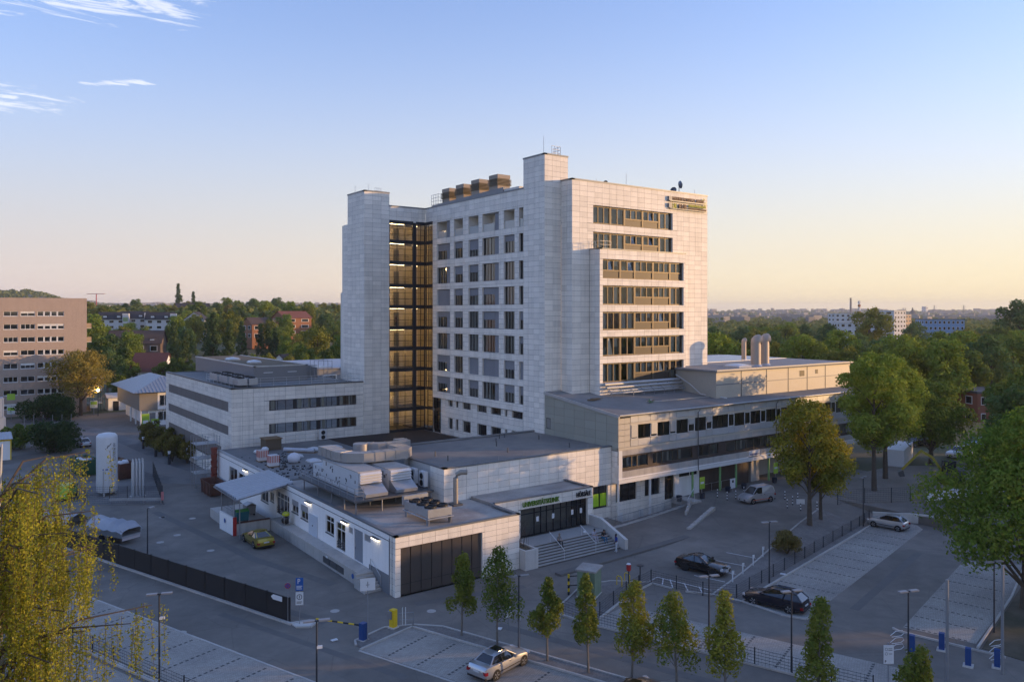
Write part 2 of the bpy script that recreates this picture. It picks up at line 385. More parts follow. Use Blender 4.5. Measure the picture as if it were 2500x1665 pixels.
def kerb(pts, wd=.14, ht=.11, L=1.0, name='kerb', base=0):
    mb = MB()
    for a, b in zip(pts, pts[1:]):
        u, d = unit(a, b); n = max(1, round(d / L))
        for i in range(n):
            p = lerp(a, b, (i + .5) / n); dz = rnd.uniform(-.008, .008); h0 = hgt(*p) + base
            mb.obox(p, u, d / n - .014, wd, h0 - .1, h0 + ht + dz)
    return struct(mb.build(name, M['kerb']))
def ext(a, b, t): return (a[0] + (b[0]-a[0]) * t, a[1] + (b[1]-a[1]) * t)
UL = (.342, -.94)                     # the lots on the street side run along this line
def along(p, s, q=0): return (p[0] + UL[0] * s + .94 * q, p[1] + UL[1] * s + .342 * q)
DASH = []
def dash_row(lot, a, b, n, w_=.16):
    """a bay line of dark pavers set into the lot; every dark paver a piece of the lot"""
    u, d = unit(a, b); st = d / n
    for i in range(n):
        p = lerp(a, b, (i + .5) / n); DASH.append((lot, (p[0], p[1]), u, st * .56, w_))
# street-side lot with its bays
A0 = (9.2, 74.0)
lotL = sheet('parking_lot', [along(A0, 0), along(A0, 46), along(A0, 46, -5.0), along(A0, 0, -5.0)], M['paver'])
for i in range(17): dash_row(lotL, along(A0, 1 + i * 2.62, -.25), along(A0, 1 + i * 2.62, -4.8), 11)
lotM = sheet('parking_lot', [along(A0, 0, -5.9), along(A0, 46, -5.9), along(A0, 46, -11), along(A0, 0, -11)], M['paver'])
for i in range(13): dash_row(lotM, along(A0, 9 + i * 2.62, -6.1), along(A0, 9 + i * 2.62, -10.8), 11)
kerb([along(A0, 0, .08), along(A0, 46, .08)], .14, .03)
kerb([along(A0, 0, -5.45), along(A0, 46, -5.45)], .3, .12)
# lot with the silver saloon
B0 = (23.45, 49.75)
lotB = sheet('parking_lot', [B0, (28.15, 51.05), along((28.15, 51.05), 26), along(B0, 26)], M['paver'])
for i in range(8): 
    a = along(B0, 2.2 + i * 2.55, .3); dash_row(lotB, a, along(a, 0, 4.1), 11)
kerb([(23.3, 49.68), along((23.3, 49.68), 26)], .16, .03)
bed1 = [(23.55, 50.95), (23.8, 51.2), (26.41, 52.05), (28.33, 51.35), (28.1, 51.1), (23.75, 49.75), (23.45, 50.4)]
o = sheet('gravel_bed', bed1, M['gravel'], .06); o['kind'] = 'stuff'
kerb([(23.45, 50.5), (23.74, 51.25), (26.41, 52.14), (28.33, 51.38)], .14, .12, .7); kerb([(23.4, 49.72), (28.2, 51.12)], .14, .12)
T0 = (28.4, 51.2)
bed2 = [(28.33, 51.3), (29.9, 49.75), along((29.9, 49.75), 26), along((28.25, 51.0), 26)]
o = sheet('gravel_bed', bed2, M['gravel'], .06); o['kind'] = 'stuff'
kerb([(28.4, 51.38), (30.0, 49.8), along((30.0, 49.8), 26)], .14, .12); kerb([(28.2, 51.0), along((28.2, 51.0), 26.5)], .14, .12)
# strip lot behind the mesh fence
S0 = (40.3, 44.3)
strip = sheet('parking_lot', [(39.0, 44.0), (43.75, 45.0), along((43.75, 45.0), 20), along((39.0, 44.0), 20)], M['paver'])
for i in range(7): a = along((39.3, 43.6), 2.6 + i * 2.6, .2); dash_row(strip, a, along(a, 0, 4.3), 11)
kerb([(38.3, 47.0), (39.1, 43.6), along((39.1, 43.6), 20)], .2, .12)
bed3 = [(38.4, 47.2), (44.0, 50.3), (46.6, 49.7), (49.0, 47.5), (45.5, 46.5), (40.4, 44.3), (39.1, 44.1)]
o = sheet('gravel_bed', bed3, M['gravel'], .06); o['kind'] = 'stuff'
kerb([(38.4, 47.3), (44.0, 50.4), (46.6, 49.8), (49.0, 47.6)], .14, .12); kerb([(40.3, 44.2), (45.5, 46.4), (49.1, 47.3), (49.55, 45.5)], .14, .12); kerb([(49.9, 44.3), (51.1, 42.4), (51.9, 39.9), (52.0, 36.3), (52.7, 35.0), (54.5, 35.1)], .14, .12)
# right-hand lots
UR = unit((52.9, 35.0), (84.5, 42.2))[0]; VR = (-UR[1], UR[0])
lotR = sheet('parking_lot', [(52.7, 35.0), (84.6, 42.25), (85.9, 43.6), (84.3, 46.6), (80.15, 45.9), (51.75, 40.05), (52.1, 36.3)], M['paver'])
for i in range(11):
    b = (54.6 + UR[0] * i * 2.55, 35.4 + UR[1] * i * 2.55); dash_row(lotR, (b[0] + VR[0] * .3, b[1] + VR[1] * .3), (b[0] + VR[0] * 5.0, b[1] + VR[1] * 5.0), 12)
kerb([(51.8, 40.1), (80.15, 45.98), (83.6, 46.7)], .16, .14)
lotQ = sheet('parking_lot', [(57.2, 30.0), (77, 34.7), (80, 31), (70.4, 28.1), (58.4, 25.5)], M['paver'])
for i in range(7):
    b = (58.4 + UR[0] * i * 2.6, 26.0 + UR[1] * i * 2.6); dash_row(lotQ, (b[0], b[1]), (b[0] + VR[0] * 4.2, b[1] + VR[1] * 4.2), 11)
kerb([(56.3, 30.3), (56.1, 29.7), (57.6, 23.3)], .14, .12); kerb([(57.7, 25.1), (70.3, 28.0), (80, 30.8)], .14, .12)
o = sheet('planted_bank', [(57.9, 24.9), (70.3, 27.8), (88, 31.9), (98, 20), (60, 8), (58.2, 20)], M['soil'], .05)
# gravel bank between drive and lot
mb = MB(); rows = []
for i in range(15):
    X = 51.2 + i * 2.1; yk = 40.1 + (X - 51.8) * .208; yd = 42.4 + (X - 50.97) * .315
    rows.append([(X, yk + (yd - yk) * t, hgt(X, yk + (yd - yk) * t) + .05) for t in (0, .2, .4, .6, .8, 1)])
o = mb.grid([[p for p in r] for r in rows]).build('gravel_bank', M['gravel']); o['kind'] = 'stuff'
for p in o.data.polygons: p.flip()
kerb([(50.97, 42.46), (64.1, 46.6), (70.8, 48.71), (80.9, 51.9)], .14, .12)
for n_, (lot, p, u, l, wd) in enumerate(DASH):
    pass
# dark pavers: the nearest ones are pieces of their own, sharing one mesh
pv = MB(); pv.box(-.5, .5, -.5, .5, -.02, .004)
pvm = None
DASH.sort(key=lambda q: q[1][0] * .5885 + q[1][1] * .8085)
per = {}
for lot, p, u, l, wd in DASH:
    k = lot.name
    d = p[0] * .5885 + p[1] * .8085; r_ = p[0] * .8085 - p[1] * .5885
    if d < 20 or abs(r_ / d) > .66 or (762 + 1935 * 23 / d) > 1690: continue
    if pvm is None: o = pv.build('paver', M['darkpaver']); pvm = o.data
    else: o = bpy.data.objects.new('paver', pvm); C.objects.link(o)
    o.parent = lot; o.location = (p[0], p[1], .013); o.scale = (l, wd, 1); o.rotation_euler = (0, 0, math.atan2(u[1], u[0]))
# painted bay lines by the black coupe
mb = MB()
def pl(a, b, wd=.1):
    u, d = unit(a, b); mb.obox(lerp(a, b, .5), u, d, wd, max(hgt(*a), hgt(*b)) + .002, max(hgt(*a), hgt(*b)) + .007)
for a, b in (((60.83, 48.94), (61.66, 46.2)), ((58.37, 48.12), (59.27, 45.5)), ((55.98, 47.4), (56.86, 44.7)), ((53.68, 46.67), (54.5, 44.0)), ((49.4, 47.9), (50.75, 48.25)), ((50.75, 48.25), (51.98, 43.24)), ((49.8, 45.6), (51.2, 47.2)), ((49.6, 46.6), (50.9, 47.7)), ((50.3, 44.4), (51.5, 45.9)), ((50.9, 43.4), (51.8, 44.5))): pl(a, b)
struct(mb.build('road_markings', M['paint']))
# paler pavement path and yard surfaces on the far left
sheet('pavement', [(20.2, 118), (33.0, 106.0), (33.0, 117), (31.5, 140), (27, 170), (21, 200), (14, 200), (20, 165), (24, 135)], M['asphl'], .014)
sheet('pavement', [(24.6, 122), (29.6, 111), (30.8, 113), (28.2, 128), (26.5, 150), (22, 190), (18, 190), (21.5, 150)], mat('pale_pavers', (.20, .185, .17), .9, var=.14, nscale=.6), .03)
sheet('compound_slab', [(12.5, 108.5), (14.5, 106.2), (22.2, 101.2), (24.6, 119), (17, 122)], M['asphl'], .05)
sheet('building_site', [(87.5, 50), (96, 45.5), (112, 41), (124, 50), (112, 60), (100, 60), (88.5, 56)], M['sand'], .03)
sheet('pavement', [(83.5, 47.3), (86.9, 43.3), (87.6, 44.4), (85.5, 51.6), (81.2, 52.2)], M['concl'], .012) if False else None
# manhole covers and bits of litter on the asphalt
for i, (x, y) in enumerate(((14.3, 60.0), (24.9, 57.4), (25.3, 53.2), (30.9, 53.0), (20.2, 86.5), (21.5, 79.0), (23.2, 92.5), (17.4, 91.4), (18.2, 84.8), (20.6, 95.0))):
    o = struct(MB().lathe((x, y), [(.36, -.01), (.36, .008), (.31, .008), (.31, .004), (.0, .004)], 16).build('manhole_cover', M['conc']))
# mended strips of newer asphalt
nas = mat('asphalt_mended', (.15, .142, .132), .9, var=.18, nscale=1.5, bump=.3)
for a, b, wd in (((20.5, 98), (24.0, 74.0), .9), ((24.0, 74.0), (27.2, 63), .9), ((18.2, 70), (23.4, 55.6), .7), ((30.6, 55.0), (40, 53.2), .8), ((44, 53.6), (62, 54.8), .8), ((57.5, 34.0), (76, 38.4), .7), ((33.5, 47.8), (40.5, 28.5), .8), ((17.6, 62.0), (24.0, 44.2), .6)):
    u, d = unit(a, b); o = MB().obox(lerp(a, b, .5), u, d, wd, hgt(*lerp(a, b, .5)) - .02, max(hgt(*a), hgt(*b)) + .004).build('asphalt_patch', nas); struct(o)
# ------------------------------------------------------------------ buildings: facade tools
PAN = {}          # building name -> list of panels (origin, u, w, h, mat, name)
def cut(r, holes):
    out = [r]
    for a0, a1, b0, b1 in holes:
        nxt = []
        for x0, x1, y0, y1 in out:
            if a1 <= x0 or a0 >= x1 or b1 <= y0 or b0 >= y1: nxt.append((x0, x1, y0, y1)); continue
            if b0 > y0: nxt.append((x0, x1, y0, b0))
            if b1 < y1: nxt.append((x0, x1, b1, y1))
            c0, c1 = max(y0, b0), min(y1, b1)
            if a0 > x0: nxt.append((x0, a0, c0, c1))
            if a1 < x1: nxt.append((a1, x1, c0, c1))
        out = nxt
    return out
class Wall:
    """a wall seen from outside, left to right along u from O; (s, z) are its coordinates, d is depth outwards"""
    def __init__(s, O, u): s.O = O; s.u = u; s.n = (u[1], -u[0])
    def p(s, a, z, d=0): return (s.O[0] + s.u[0]*a + s.n[0]*d, s.O[1] + s.u[1]*a + s.n[1]*d, z)
    def rect(s, mb, a0, a1, z0, z1, d0, d1):         # a box spanning depths d0..d1 (d1 outer)
        q = [s.p(a0, z0, d1), s.p(a1, z0, d1), s.p(a1, z1, d1), s.p(a0, z1, d1)]
        return mb.extr(q, (s.n[0]*(d0-d1), s.n[1]*(d0-d1), 0)) if False else mb.extr([s.p(a0, z0, d0), s.p(a1, z0, d0), s.p(a1, z1, d0), s.p(a0, z1, d0)], (s.n[0]*(d1-d0), s.n[1]*(d1-d0), 0))
def facade(th, W, a0, a1, z0, z1, m, pw=1.2, ph=.62, holes=(), depth=.35, joint=.028, name='stone_panel', back=None, off=0., rowshift=False, zoff=0.):
    holes = [h for h in holes]
    # backing with the openings left out, and the reveals
    xs = sorted({a0, a1, *[v for h in holes for v in h[:2] if a0 < v < a1]}); zs = sorted({z0, z1, *[v for h in holes for v in h[2:] if z0 < v < z1]})
    mb = MB()
    for i in range(len(xs)-1):
        for j in range(len(zs)-1):
            x, z = (xs[i]+xs[i+1])/2, (zs[j]+zs[j+1])/2
            if any(h[0] < x < h[1] and h[2] < z < h[3] for h in holes): continue
            mb.quad(W.p(xs[i], zs[j], -.03), W.p(xs[i+1], zs[j], -.03), W.p(xs[i+1], zs[j+1], -.03), W.p(xs[i], zs[j+1], -.03))
    o = mb.build('wall', back or M['joint'], th)
    if holes and depth > 0:
        for h in holes:
            rv = MB(); b0, b1, c0, c1 = h
            for q in (((b0, c0), (b0, c1)), ((b0, c1), (b1, c1)), ((b1, c1), (b1, c0)), ((b1, c0), (b0, c0))):
                rv.quad(W.p(*q[0], 0), W.p(*q[0], -depth), W.p(*q[1], -depth), W.p(*q[1], 0))
            rv.build('reveal', m, o)
    L = PAN.setdefault(th.name, [])
    n = max(1, round((a1-a0)/pw)); k = max(1, round((z1-z0)/ph)); pw = (a1-a0)/n; ph = (z1-z0)/k
    for j in range(k):
        for i in range(n):
            for x0, x1, y0, y1 in cut((a0+i*pw, a0+(i+1)*pw, z0+j*ph, z0+(j+1)*ph), holes):
                if x1-x0 < .06 or y1-y0 < .06: continue
                L.append((W, x0+joint/2, x1-joint/2, y0+joint/2, y1-joint/2, m, name, o))
    return o
PCACHE = {}
def finish_panels(th, most=300):
    """the panels that show largest become pieces of their own (sharing meshes), the rest one joined part"""
    L = PAN.pop(th.name, [])
    def size(q):
        W, x0, x1, y0, y1 = q[:5]; p = W.p((x0+x1)/2, (y0+y1)/2); d = p[0]*.5885 + p[1]*.8085; r_ = p[0]*.8085 - p[1]*.5885
        px, py = r_/d, (23-p[2])/d
        if d < 5 or abs(px) > .64 or not -.39 < py < .47: return 0
        v = (p[0]*W.n[0] + p[1]*W.n[1] + 0) / math.hypot(p[0], p[1])
        return max(0, -v) * (x1-x0)*(y1-y0)/d/d
    L.sort(key=size, reverse=True); g = ORG[th.name]
    keep, rest = L[:most], L[most:]
    for W, x0, x1, y0, y1, m, name, par in keep:
        key = (round(x1-x0, 3), round(y1-y0, 3), W.u, m.name, name)
        me = PCACHE.get(key)
        w2, h2 = (x1-x0)/2, (y1-y0)/2; c = W.p((x0+x1)/2, (y0+y1)/2)
        if me is None:
            mb = MB(); W0 = Wall((0, 0), W.u); W0.rect(mb, -w2, w2, -h2, h2, -.028, 0); me = bpy.data.meshes.new(name); me.from_pydata(mb.v, [], mb.f); me.materials.append(m); PCACHE[key] = me
        o = bpy.data.objects.new(name, me); C.objects.link(o); o.parent = par; o.location = (c[0]-g[0], c[1]-g[1], c[2]-g[2])
    by = {}
    for q in rest: by.setdefault((q[5].name, q[6]), []).append(q)
    for (mn, name), qs in by.items():
        mb = MB()
        for W, x0, x1, y0, y1, m, _, par in qs: W.rect(mb, x0, x1, y0, y1, -.028, 0)
        o = mb.build(name + '_field', qs[0][5], th); o['kind'] = 'stuff'
def frame_rect(mb, W, a0, a1, z0, z1, t, d0, d1, vs=(), hs=(), tv=None):
    W.rect(mb, a0, a0+t, z0, z1, d0, d1); W.rect(mb, a1-t, a1, z0, z1, d0, d1)
    W.rect(mb, a0+t, a1-t, z0, z0+t, d0, d1); W.rect(mb, a0+t, a1-t, z1-t, z1, d0, d1)
    tv = tv or t
    for v in vs: W.rect(mb, v-tv/2, v+tv/2, z0+t, z1-t, d0, d1-.004)
    for h in hs: W.rect(mb, a0+t, a1-t, h-tv/2, h+tv/2, d0, d1-.008)
def window(th, W, a0, a1, z0, z1, dep=.3, t=.06, vs=(), hs=(), fm=None, gm=None, blind=0., curtains=0, bm=None, name='window', sill=False, cm=None, split=False):
    """frame, panes, optional roller blind from the top and curtains behind the glass"""
    mb = MB(); frame_rect(mb, W, a0, a1, z0, z1, t, -dep-.05, -dep+.03, vs, hs)
    f = mb.build(name, fm or M['dark'], th)
    xs = [a0+t, *vs, a1-t]; zs = [z0+t, *hs, z1-t]
    if split:
        for i in range(len(xs)-1):
            for j in range(len(zs)-1):
                MB().quad(W.p(xs[i], zs[j], -dep), W.p(xs[i+1], zs[j], -dep), W.p(xs[i+1], zs[j+1], -dep), W.p(xs[i], zs[j+1], -dep)).build('pane', gm or M['glass'], f)
    else: MB().quad(W.p(a0+t, z0+t, -dep), W.p(a1-t, z0+t, -dep), W.p(a1-t, z1-t, -dep), W.p(a0+t, z1-t, -dep)).build('pane', gm or M['glass'], f)
    if blind > 0: 
        b = MB(); W.rect(b, a0+.02, a1-.02, z1-(z1-z0)*blind, z1-.01, -dep+.06, -dep+.08); b.build('blind', bm or M['blind'], f)
    if curtains:
        c = MB(); n = curtains; r_ = random.Random(int(a0*100+z0*10))
        for i in range(n):
            wd = (a1-a0) * r_.uniform(.10, .2); s0 = a0 + (a1-a0)*(i+.1)/n + r_.uniform(0, .15); k = 5
            row0 = []; row1 = []
            for q in range(k+1):
                x = s0 + wd*q/k; d = -dep-.25 + (.05 if q % 2 else -.02)
                row0.append(W.p(min(x, a1-.05), z0+.05, d)); row1.append(W.p(min(x, a1-.05), z1-.03, d))
            c.grid([row0, row1])
        c.build('curtain', cm or M['curtain'], f)
    if sill:
        s_ = MB(); W.rect(s_, a0-.04, a1+.04, z0-.06, z0, -dep, .05); s_.build('sill', M['coping'], f)
    return f
def interior(th, W, a0, a1, z0, z1, dep=2.2, floors=(), m=None, name='interior_wall'):
    mb = MB(); mb.quad(W.p(a0, z0, -dep), W.p(a1, z0, -dep), W.p(a1, z1, -dep), W.p(a0, z1, -dep))
    for z in floors: W.rect(mb, a0, a1, z-.12, z+.12, -dep, -.45)
    return mb.build(name, m or M['room'], th)
def coping(th, pts, z, wd=.45, ht=.14, m=None, over=.06):
    """a metal edge strip along the roof edge; pts run with the outside on the right"""
    mb = MB()
    for a, b in zip(pts, pts[1:]):
        u, d = unit(a, b); n = (u[1], -u[0]); c = lerp(a, b, .5)
        mb.obox((c[0] - n[0]*(wd/2-over), c[1] - n[1]*(wd/2-over)), u, d + over*2, wd, z - ht*.35, z + ht)
    return mb.build('coping', m or M['coping'], th)
def rails(mb, pts, h=1.05, r=.022, sp=1.4, bars=2):
    for a, b in zip(pts, pts[1:]):
        L = (Vector(b) - Vector(a)).length; n = max(1, round(L/sp))
        for i in range(n+1):
            p = Vector(a).lerp(Vector(b), i/n); mb.tube([p, p + Vector((0, 0, h))], r, 5)
        for k in range(bars): 
            q = Vector((0, 0, h*(1-k/ max(1, bars)*.9))); mb.tube([Vector(a)+q, Vector(b)+q], r*.9, 5)
    return mb
def text_obj(s, size, m, parent, loc, u, depth=.04, name='lettering', sx=1.0, bold=0.0):
    """upright lettering standing on a wall, baseline starting at loc and running along u, as a mesh"""
    cu = bpy.data.curves.new(name, 'FONT'); cu.body = s; cu.size = size; cu.extrude = depth/2; cu.offset = bold; cu.resolution_u = 2
    tmp = bpy.data.objects.new(name, cu); C.objects.link(tmp)
    dg = bpy.context.evaluated_depsgraph_get(); me = bpy.data.meshes.new_from_object(tmp.evaluated_get(dg)); bpy.data.objects.remove(tmp); bpy.data.curves.remove(cu)
    n = Vector((u[1], -u[0], 0)); ux = Vector((u[0], u[1], 0)); Mx = Matrix((( ux.x*sx, 0, n.x, 0), (ux.y*sx, 0, n.y, 0), (0, 1, 0, 0), (0, 0, 0, 1)))
    me.transform(Mx); me.materials.clear(); me.materials.append(m)
    o = bpy.data.objects.new(name, me); C.objects.link(o); 
    if parent: 
        o.parent = parent; g = ORG.get(root_of(parent).name, (0, 0, 0)); o.location = (loc[0]-g[0], loc[1]-g[1], loc[2]-g[2])
    else: o.location = loc
    return o
K = 1.033
M['glassm'] = glass_mat('window_glass_bronze', (.62, .58, .52), 1.95)
def kz(z): return 23 - (23 - z) * K
# ------------------------------------------------------------------ the tower
XT, YA, YM, YB, YT = 59.36*K, 103.6*K, 72.81*K, 71.0*K, 74.88*K
ZR, ZM, ZS, ZA = kz(38.4), kz(39.0), kz(42.05), kz(40.26)
tower = thing('hospital_tower', 'tall pale stone-clad hospital tower with a glazed stairwell and rooftop lettering', 'hospital', (XT, YM, 0))
rows = [(36.08, 33.7), (32.87, 30.57), (29.45, 27.13), (26.27, 23.95), (23.07, 20.85), (19.96, 17.68), (16.79, 14.5), (13.69, 11.42)]
rows = [(kz(a), kz(b)) for a, b in rows]
WF = Wall((XT, YA), (0, -1))                       # window front, facing -X; s grows towards the camera
def sY(Y): return YA - Y*K
cols = [(100.23, 96.59, 97.79), (95.52, 93.19, 0), (91.74, 89.25, 0), (88.32, 84.47, 85.68), (83.36, 81.01, 0), (80.08, 79.2, 0)]
hol = []
for zt, zb in rows:
    for a, b, c in cols: hol.append((sY(a), sY(b), zb, zt))
s_gl = sY(101.44); s_f = sY(79.15); s_e = sY(74.88)
facade(tower, WF, s_gl, s_f, kz(10.49), kz(36.3), M['stone'], 1.25, .66, hol, .38)
facade(tower, WF, 0, s_gl, kz(36.3), ZR, M['stone'], 1.25, .66); facade(tower, WF, s_gl, s_f, kz(36.3), ZR, M['stone'], 1.25, .66)
facade(tower, WF, s_f, s_e, 5.0, ZS, M['stone'], 1.25, .66)
WL = Wall((XT + .3, YA), (0, -1))
lowcols = [(97.45, 96.37), (95.52, 94.86), (93.68, 91.67), (89.97, 87.74), (86.71, 84.42), (83.53, 83.02), (81.98, 79.7)]
lh = []
for a, b in lowcols: lh += [(sY(a), sY(b), kz(9.5), kz(10.38)), (sY(a), sY(b), kz(6.3), kz(7.85))]
facade(tower, WL, sY(99.64), s_f, 4.8, kz(10.49), M['stone'], 1.25, .66, lh, .3)
mb = MB(); mb.box(XT + .0, XT + .6, YA - s_f, YA - s_gl, kz(10.49)-.02, kz(10.49)+.02); mb.build('soffit', M['joint'], tower)
for h in lh: window(tower, WL, *h, dep=.28, t=.06, vs=((h[0]+h[1])/2,) if h[1]-h[0] > 1.5 else (), gm=M['glassd'])
rr = random.Random(3)
for ri, (zt, zb) in enumerate(rows):
    for ci, (a, b, c) in enumerate(cols):
        s0, s1 = sY(a), sY(b)
        if ri == 0:                                   # top floor: loggias behind a glass balustrade
            mb = MB(); D = 1.7
            mb.quad(WF.p(s0, zb, -.38), WF.p(s1, zb, -.38), WF.p(s1, zb, -D), WF.p(s0, zb, -D)); mb.quad(WF.p(s0, zt, -.38), WF.p(s0, zt, -D), WF.p(s1, zt, -D), WF.p(s1, zt, -.38))
            mb.quad(WF.p(s0, zb, -.38), WF.p(s0, zb, -D), WF.p(s0, zt, -D), WF.p(s0, zt, -.38)); mb.quad(WF.p(s1, zb, -.38), WF.p(s1, zt, -.38), WF.p(s1, zt, -D), WF.p(s1, zb, -D)); mb.quad(WF.p(s0, zb, -D), WF.p(s1, zb, -D), WF.p(s1, zt, -D), WF.p(s0, zt, -D))
            lg = mb.build('loggia', M['stone2'], tower)
            d = MB(); WF.rect(d, s0 + (s1-s0)*.55, s1-.15, zb, zt-.2, -D, -D+.06); d.build('loggia_door', M['dark'], lg)
            e = s1 - (sY(b)-sY(c) if c else 0)
            g = MB(); g.quad(WF.p(s0+.05, zb, -.15), WF.p(e-.03, zb, -.15), WF.p(e-.03, zb+1.05, -.15), WF.p(s0+.05, zb+1.05, -.15)); g.build('glass_balustrade', mat('frosted_glass', (.45, .46, .44), .15, var=.03, spec=.6), lg)
            if c: d = MB(); WF.rect(d, sY(c), s1, zb, zt, -.3, -.26); d.build('side_panel', M['blind'], lg)
        else:
            e = sY(c) if c else s1
            bl = rr.choice((0, .35, .4, .45, .5, .6, 1.0, .0)) if ri < 6 else rr.choice((1., 1., .45, .5, .9, 0))
            if (ri, ci) in ((2, 3), (3, 4), (4, 4), (5, 1), (5, 2), (5, 3), (6, 1)): bl = 0
            w_ = e - s0; vs = (s0 + w_*.33, s0 + w_*.66) if w_ > 1.6 else (s0 + w_*.5,)
            window(tower, WF, s0, e, zb, zt, .32, .06, vs, (), M['dark'], M['glass'], bl, 4 if bl < .95 else 0)
            if c: d = MB(); WF.rect(d, e, s1, zb, zt, -.3, -.24); d.build('side_panel', M['blind'], tower)
interior(tower, WF, s_gl, s_f, 4.8, ZR-1.5, 2.6, [kz(v) for v in (33.2, 30, 26.7, 23.5, 20.4, 17.2, 14.1, 10.9, 8.8)])
mb = MB(); WF.rect(mb, s_gl+.02, s_gl+.12, 4.8, ZR-1, -2.7, -.05); WF.rect(mb, s_f-.12, s_f-.02, 4.8, ZR-1, -2.7, -.05); mb.build('partition', M['room'], tower)
# corner shaft, shoulder and south front
W1 = Wall((XT, YT), (1, 0)); facade(tower, W1, 0, 3.66*K, ZM - 5, ZS, M['stone'], 1.2, .66)
facade(tower, W1, 0, 2.57*K, 10.5, ZM - 5, M['stone'], 1.2, .66)
X2 = 61.93*K; W2 = Wall((X2, YT), (0, -1)); facade(tower, W2, 0, YT - YM, 10.5, ZM, M['stone'], 1.0, .66)
WM = Wall((X2, YM), (1, 0)); xm = lambda X: X*K - X2
band_top = [(36.14, 33.9), (32.87, 30.75)]
mh = [(xm(65.34), xm(79.49), kz(b), kz(a)) for a, b in band_top]
ZBAY = kz(30.65)
facade(tower, WM, 0, xm(86.46), ZBAY, ZM, M['stone'], 1.27, .66, mh, .45)
facade(tower, WM, 0, xm(64.73), 10.5, ZBAY, M['stone'], 1.2, .66)
facade(tower, WM, xm(79.95), xm(86.46), 10.5, ZBAY, M['stone'], 1.3, .66)
XBAY = 64.75*K; W3 = Wall((XBAY, YM), (0, -1)); facade(tower, W3, 0, YM - YB, 10.5, ZBAY, M['stone'], .95, .66)
WB = Wall((XBAY, YB), (1, 0)); xb = lambda X: X*K - XBAY
bandb = [(29.44, 27.1), (26.24, 23.88), (23.03, 20.8), (19.99, 17.63), (16.78, 14.4)]
bh = [(xb(65.27), xb(79.6), kz(b), kz(a)) for a, b in bandb]
facade(tower, WB, 0, xb(79.95), 11.9, ZBAY, M['stone'], 1.27, .66, bh, .45)
mb = MB(); mb.quad((XBAY + 15.2*K, YB, 10), (XBAY + 15.2*K, YM, 10), (XBAY + 15.2*K, YM, ZBAY), (XBAY + 15.2*K, YB, ZBAY)); mb.quad((86.46*K, YM, 0), (86.46*K, YA, 0), (86.46*K, YA, ZM), (86.46*K, YM, ZM)); mb.quad((X2+2, YA+.5, 0), (X2+2, YA+.5, ZR), (86.46*K, YA+.5, ZR), (86.46*K, YA+.5, 0)); mb.build('rear_wall', M['stone'], tower)
def band_window(W, a0, a1, z0, z1, seg, seed, low):
    """a ribbon window: five bays of casements over spandrel panels in bronze frames"""
    q = random.Random(seed); mb = MB(); L = a1 - a0; b = [a0 + L*v for v in seg]
    fr = mb; frame_rect(fr, W, a0, a1, z0, z1, .09, -.45, -.30)
    for v in b[1:-1]: W.rect(fr, v-.13, v+.13, z0+.09, z1-.09, -.45, -.29)
    f = None; subs = []
    for i in range(5):
        n = (3, 2, 3, 3, 2)[i]; x0 = b[i] + (.13 if i else .09); x1 = b[i+1] - (.13 if i < 4 else .09)
        zl = z0 + (z1-z0)*(.40 if (low == 2 or i in (2, 3)) else .0 if low == 1 else .0) 
        if zl > z0: W.rect(fr, x0, x1, zl-.05, zl+.05, -.45, -.31)
        wd = (x1-x0)/n
        for k in range(n):
            s0, s1 = x0+k*wd, x0+(k+1)*wd
            frame_rect(fr, W, s0+.01, s1-.01, max(zl+.05, z0+.09), z1-.09, .075, -.44, -.325)
            subs.append((s0+.085, s1-.085, max(zl+.125, z0+.165), z1-.165, i, k))
        if zl > z0: subs.append((x0, x1, z0+.09, zl-.05, i, -1))
    f = fr.build('window_band', M['bronze'], tower)
    for s0, s1, c0, c1, i, k in subs:
        if k < 0:
            p = MB(); W.rect(p, s0, s1, c0, c1, -.42, -.37); p.build('spandrel_panel', M['bronzepanel'], f); continue
        if q.random() < .16 and k == 1:               # a casement tipped inwards at the top
            p = MB(); p.quad(W.p(s0, c0, -.38), W.p(s1, c0, -.38), W.p(s1, c1, -.62), W.p(s0, c1, -.62)); p.build('pane', M['glass'], f)
        else: MB().quad(W.p(s0, c0, -.38), W.p(s1, c0, -.38), W.p(s1, c1, -.38), W.p(s0, c1, -.38)).build('pane', M['glass'], f)
        t = q.random()
        if t < .62:
            p = MB(); zc0 = c0 + (c1-c0)*q.choice((0, 0, 0, .45)); 
            k_ = 6; r0 = []; r1 = []; e = s0 + (s1-s0)*q.choice((1, 1, 1, .6))
            for v in range(k_+1): x = s0 + (e-s0)*v/k_; d = -.60 + (.03 if v % 2 else 0); r0.append(W.p(x, zc0, d)); r1.append(W.p(x, c1+.05, d))
            p.grid([r0, r1]).build('curtain', M['curtain'], f)
        elif t < .75 and k != 1:
            p = MB(); W.rect(p, s0, s1, c0, c0+(c1-c0)*.45, -.58, -.56); p.build('privacy_screen', mat('frosted_glass', (.45, .46, .44), .15), f)
seg = (0, .219, .392, .620, .838, 1.0)
for i, h in enumerate(mh): band_window(WM, *h, seg, 20+i, 1)
for i, h in enumerate(bh): band_window(WB, *h, seg, 40+i, 2 if i == 0 else 1)
interior(tower, WM, xm(65), xm(80), ZBAY, ZM-1, 3.0, [kz(33.2), kz(36.7)]); interior(tower, WB, xb(65), xb(79.7), 12.5, ZBAY-.3, 3.0, [kz(v) for v in (26.7, 23.4, 20.4, 17.2, 14.2)])
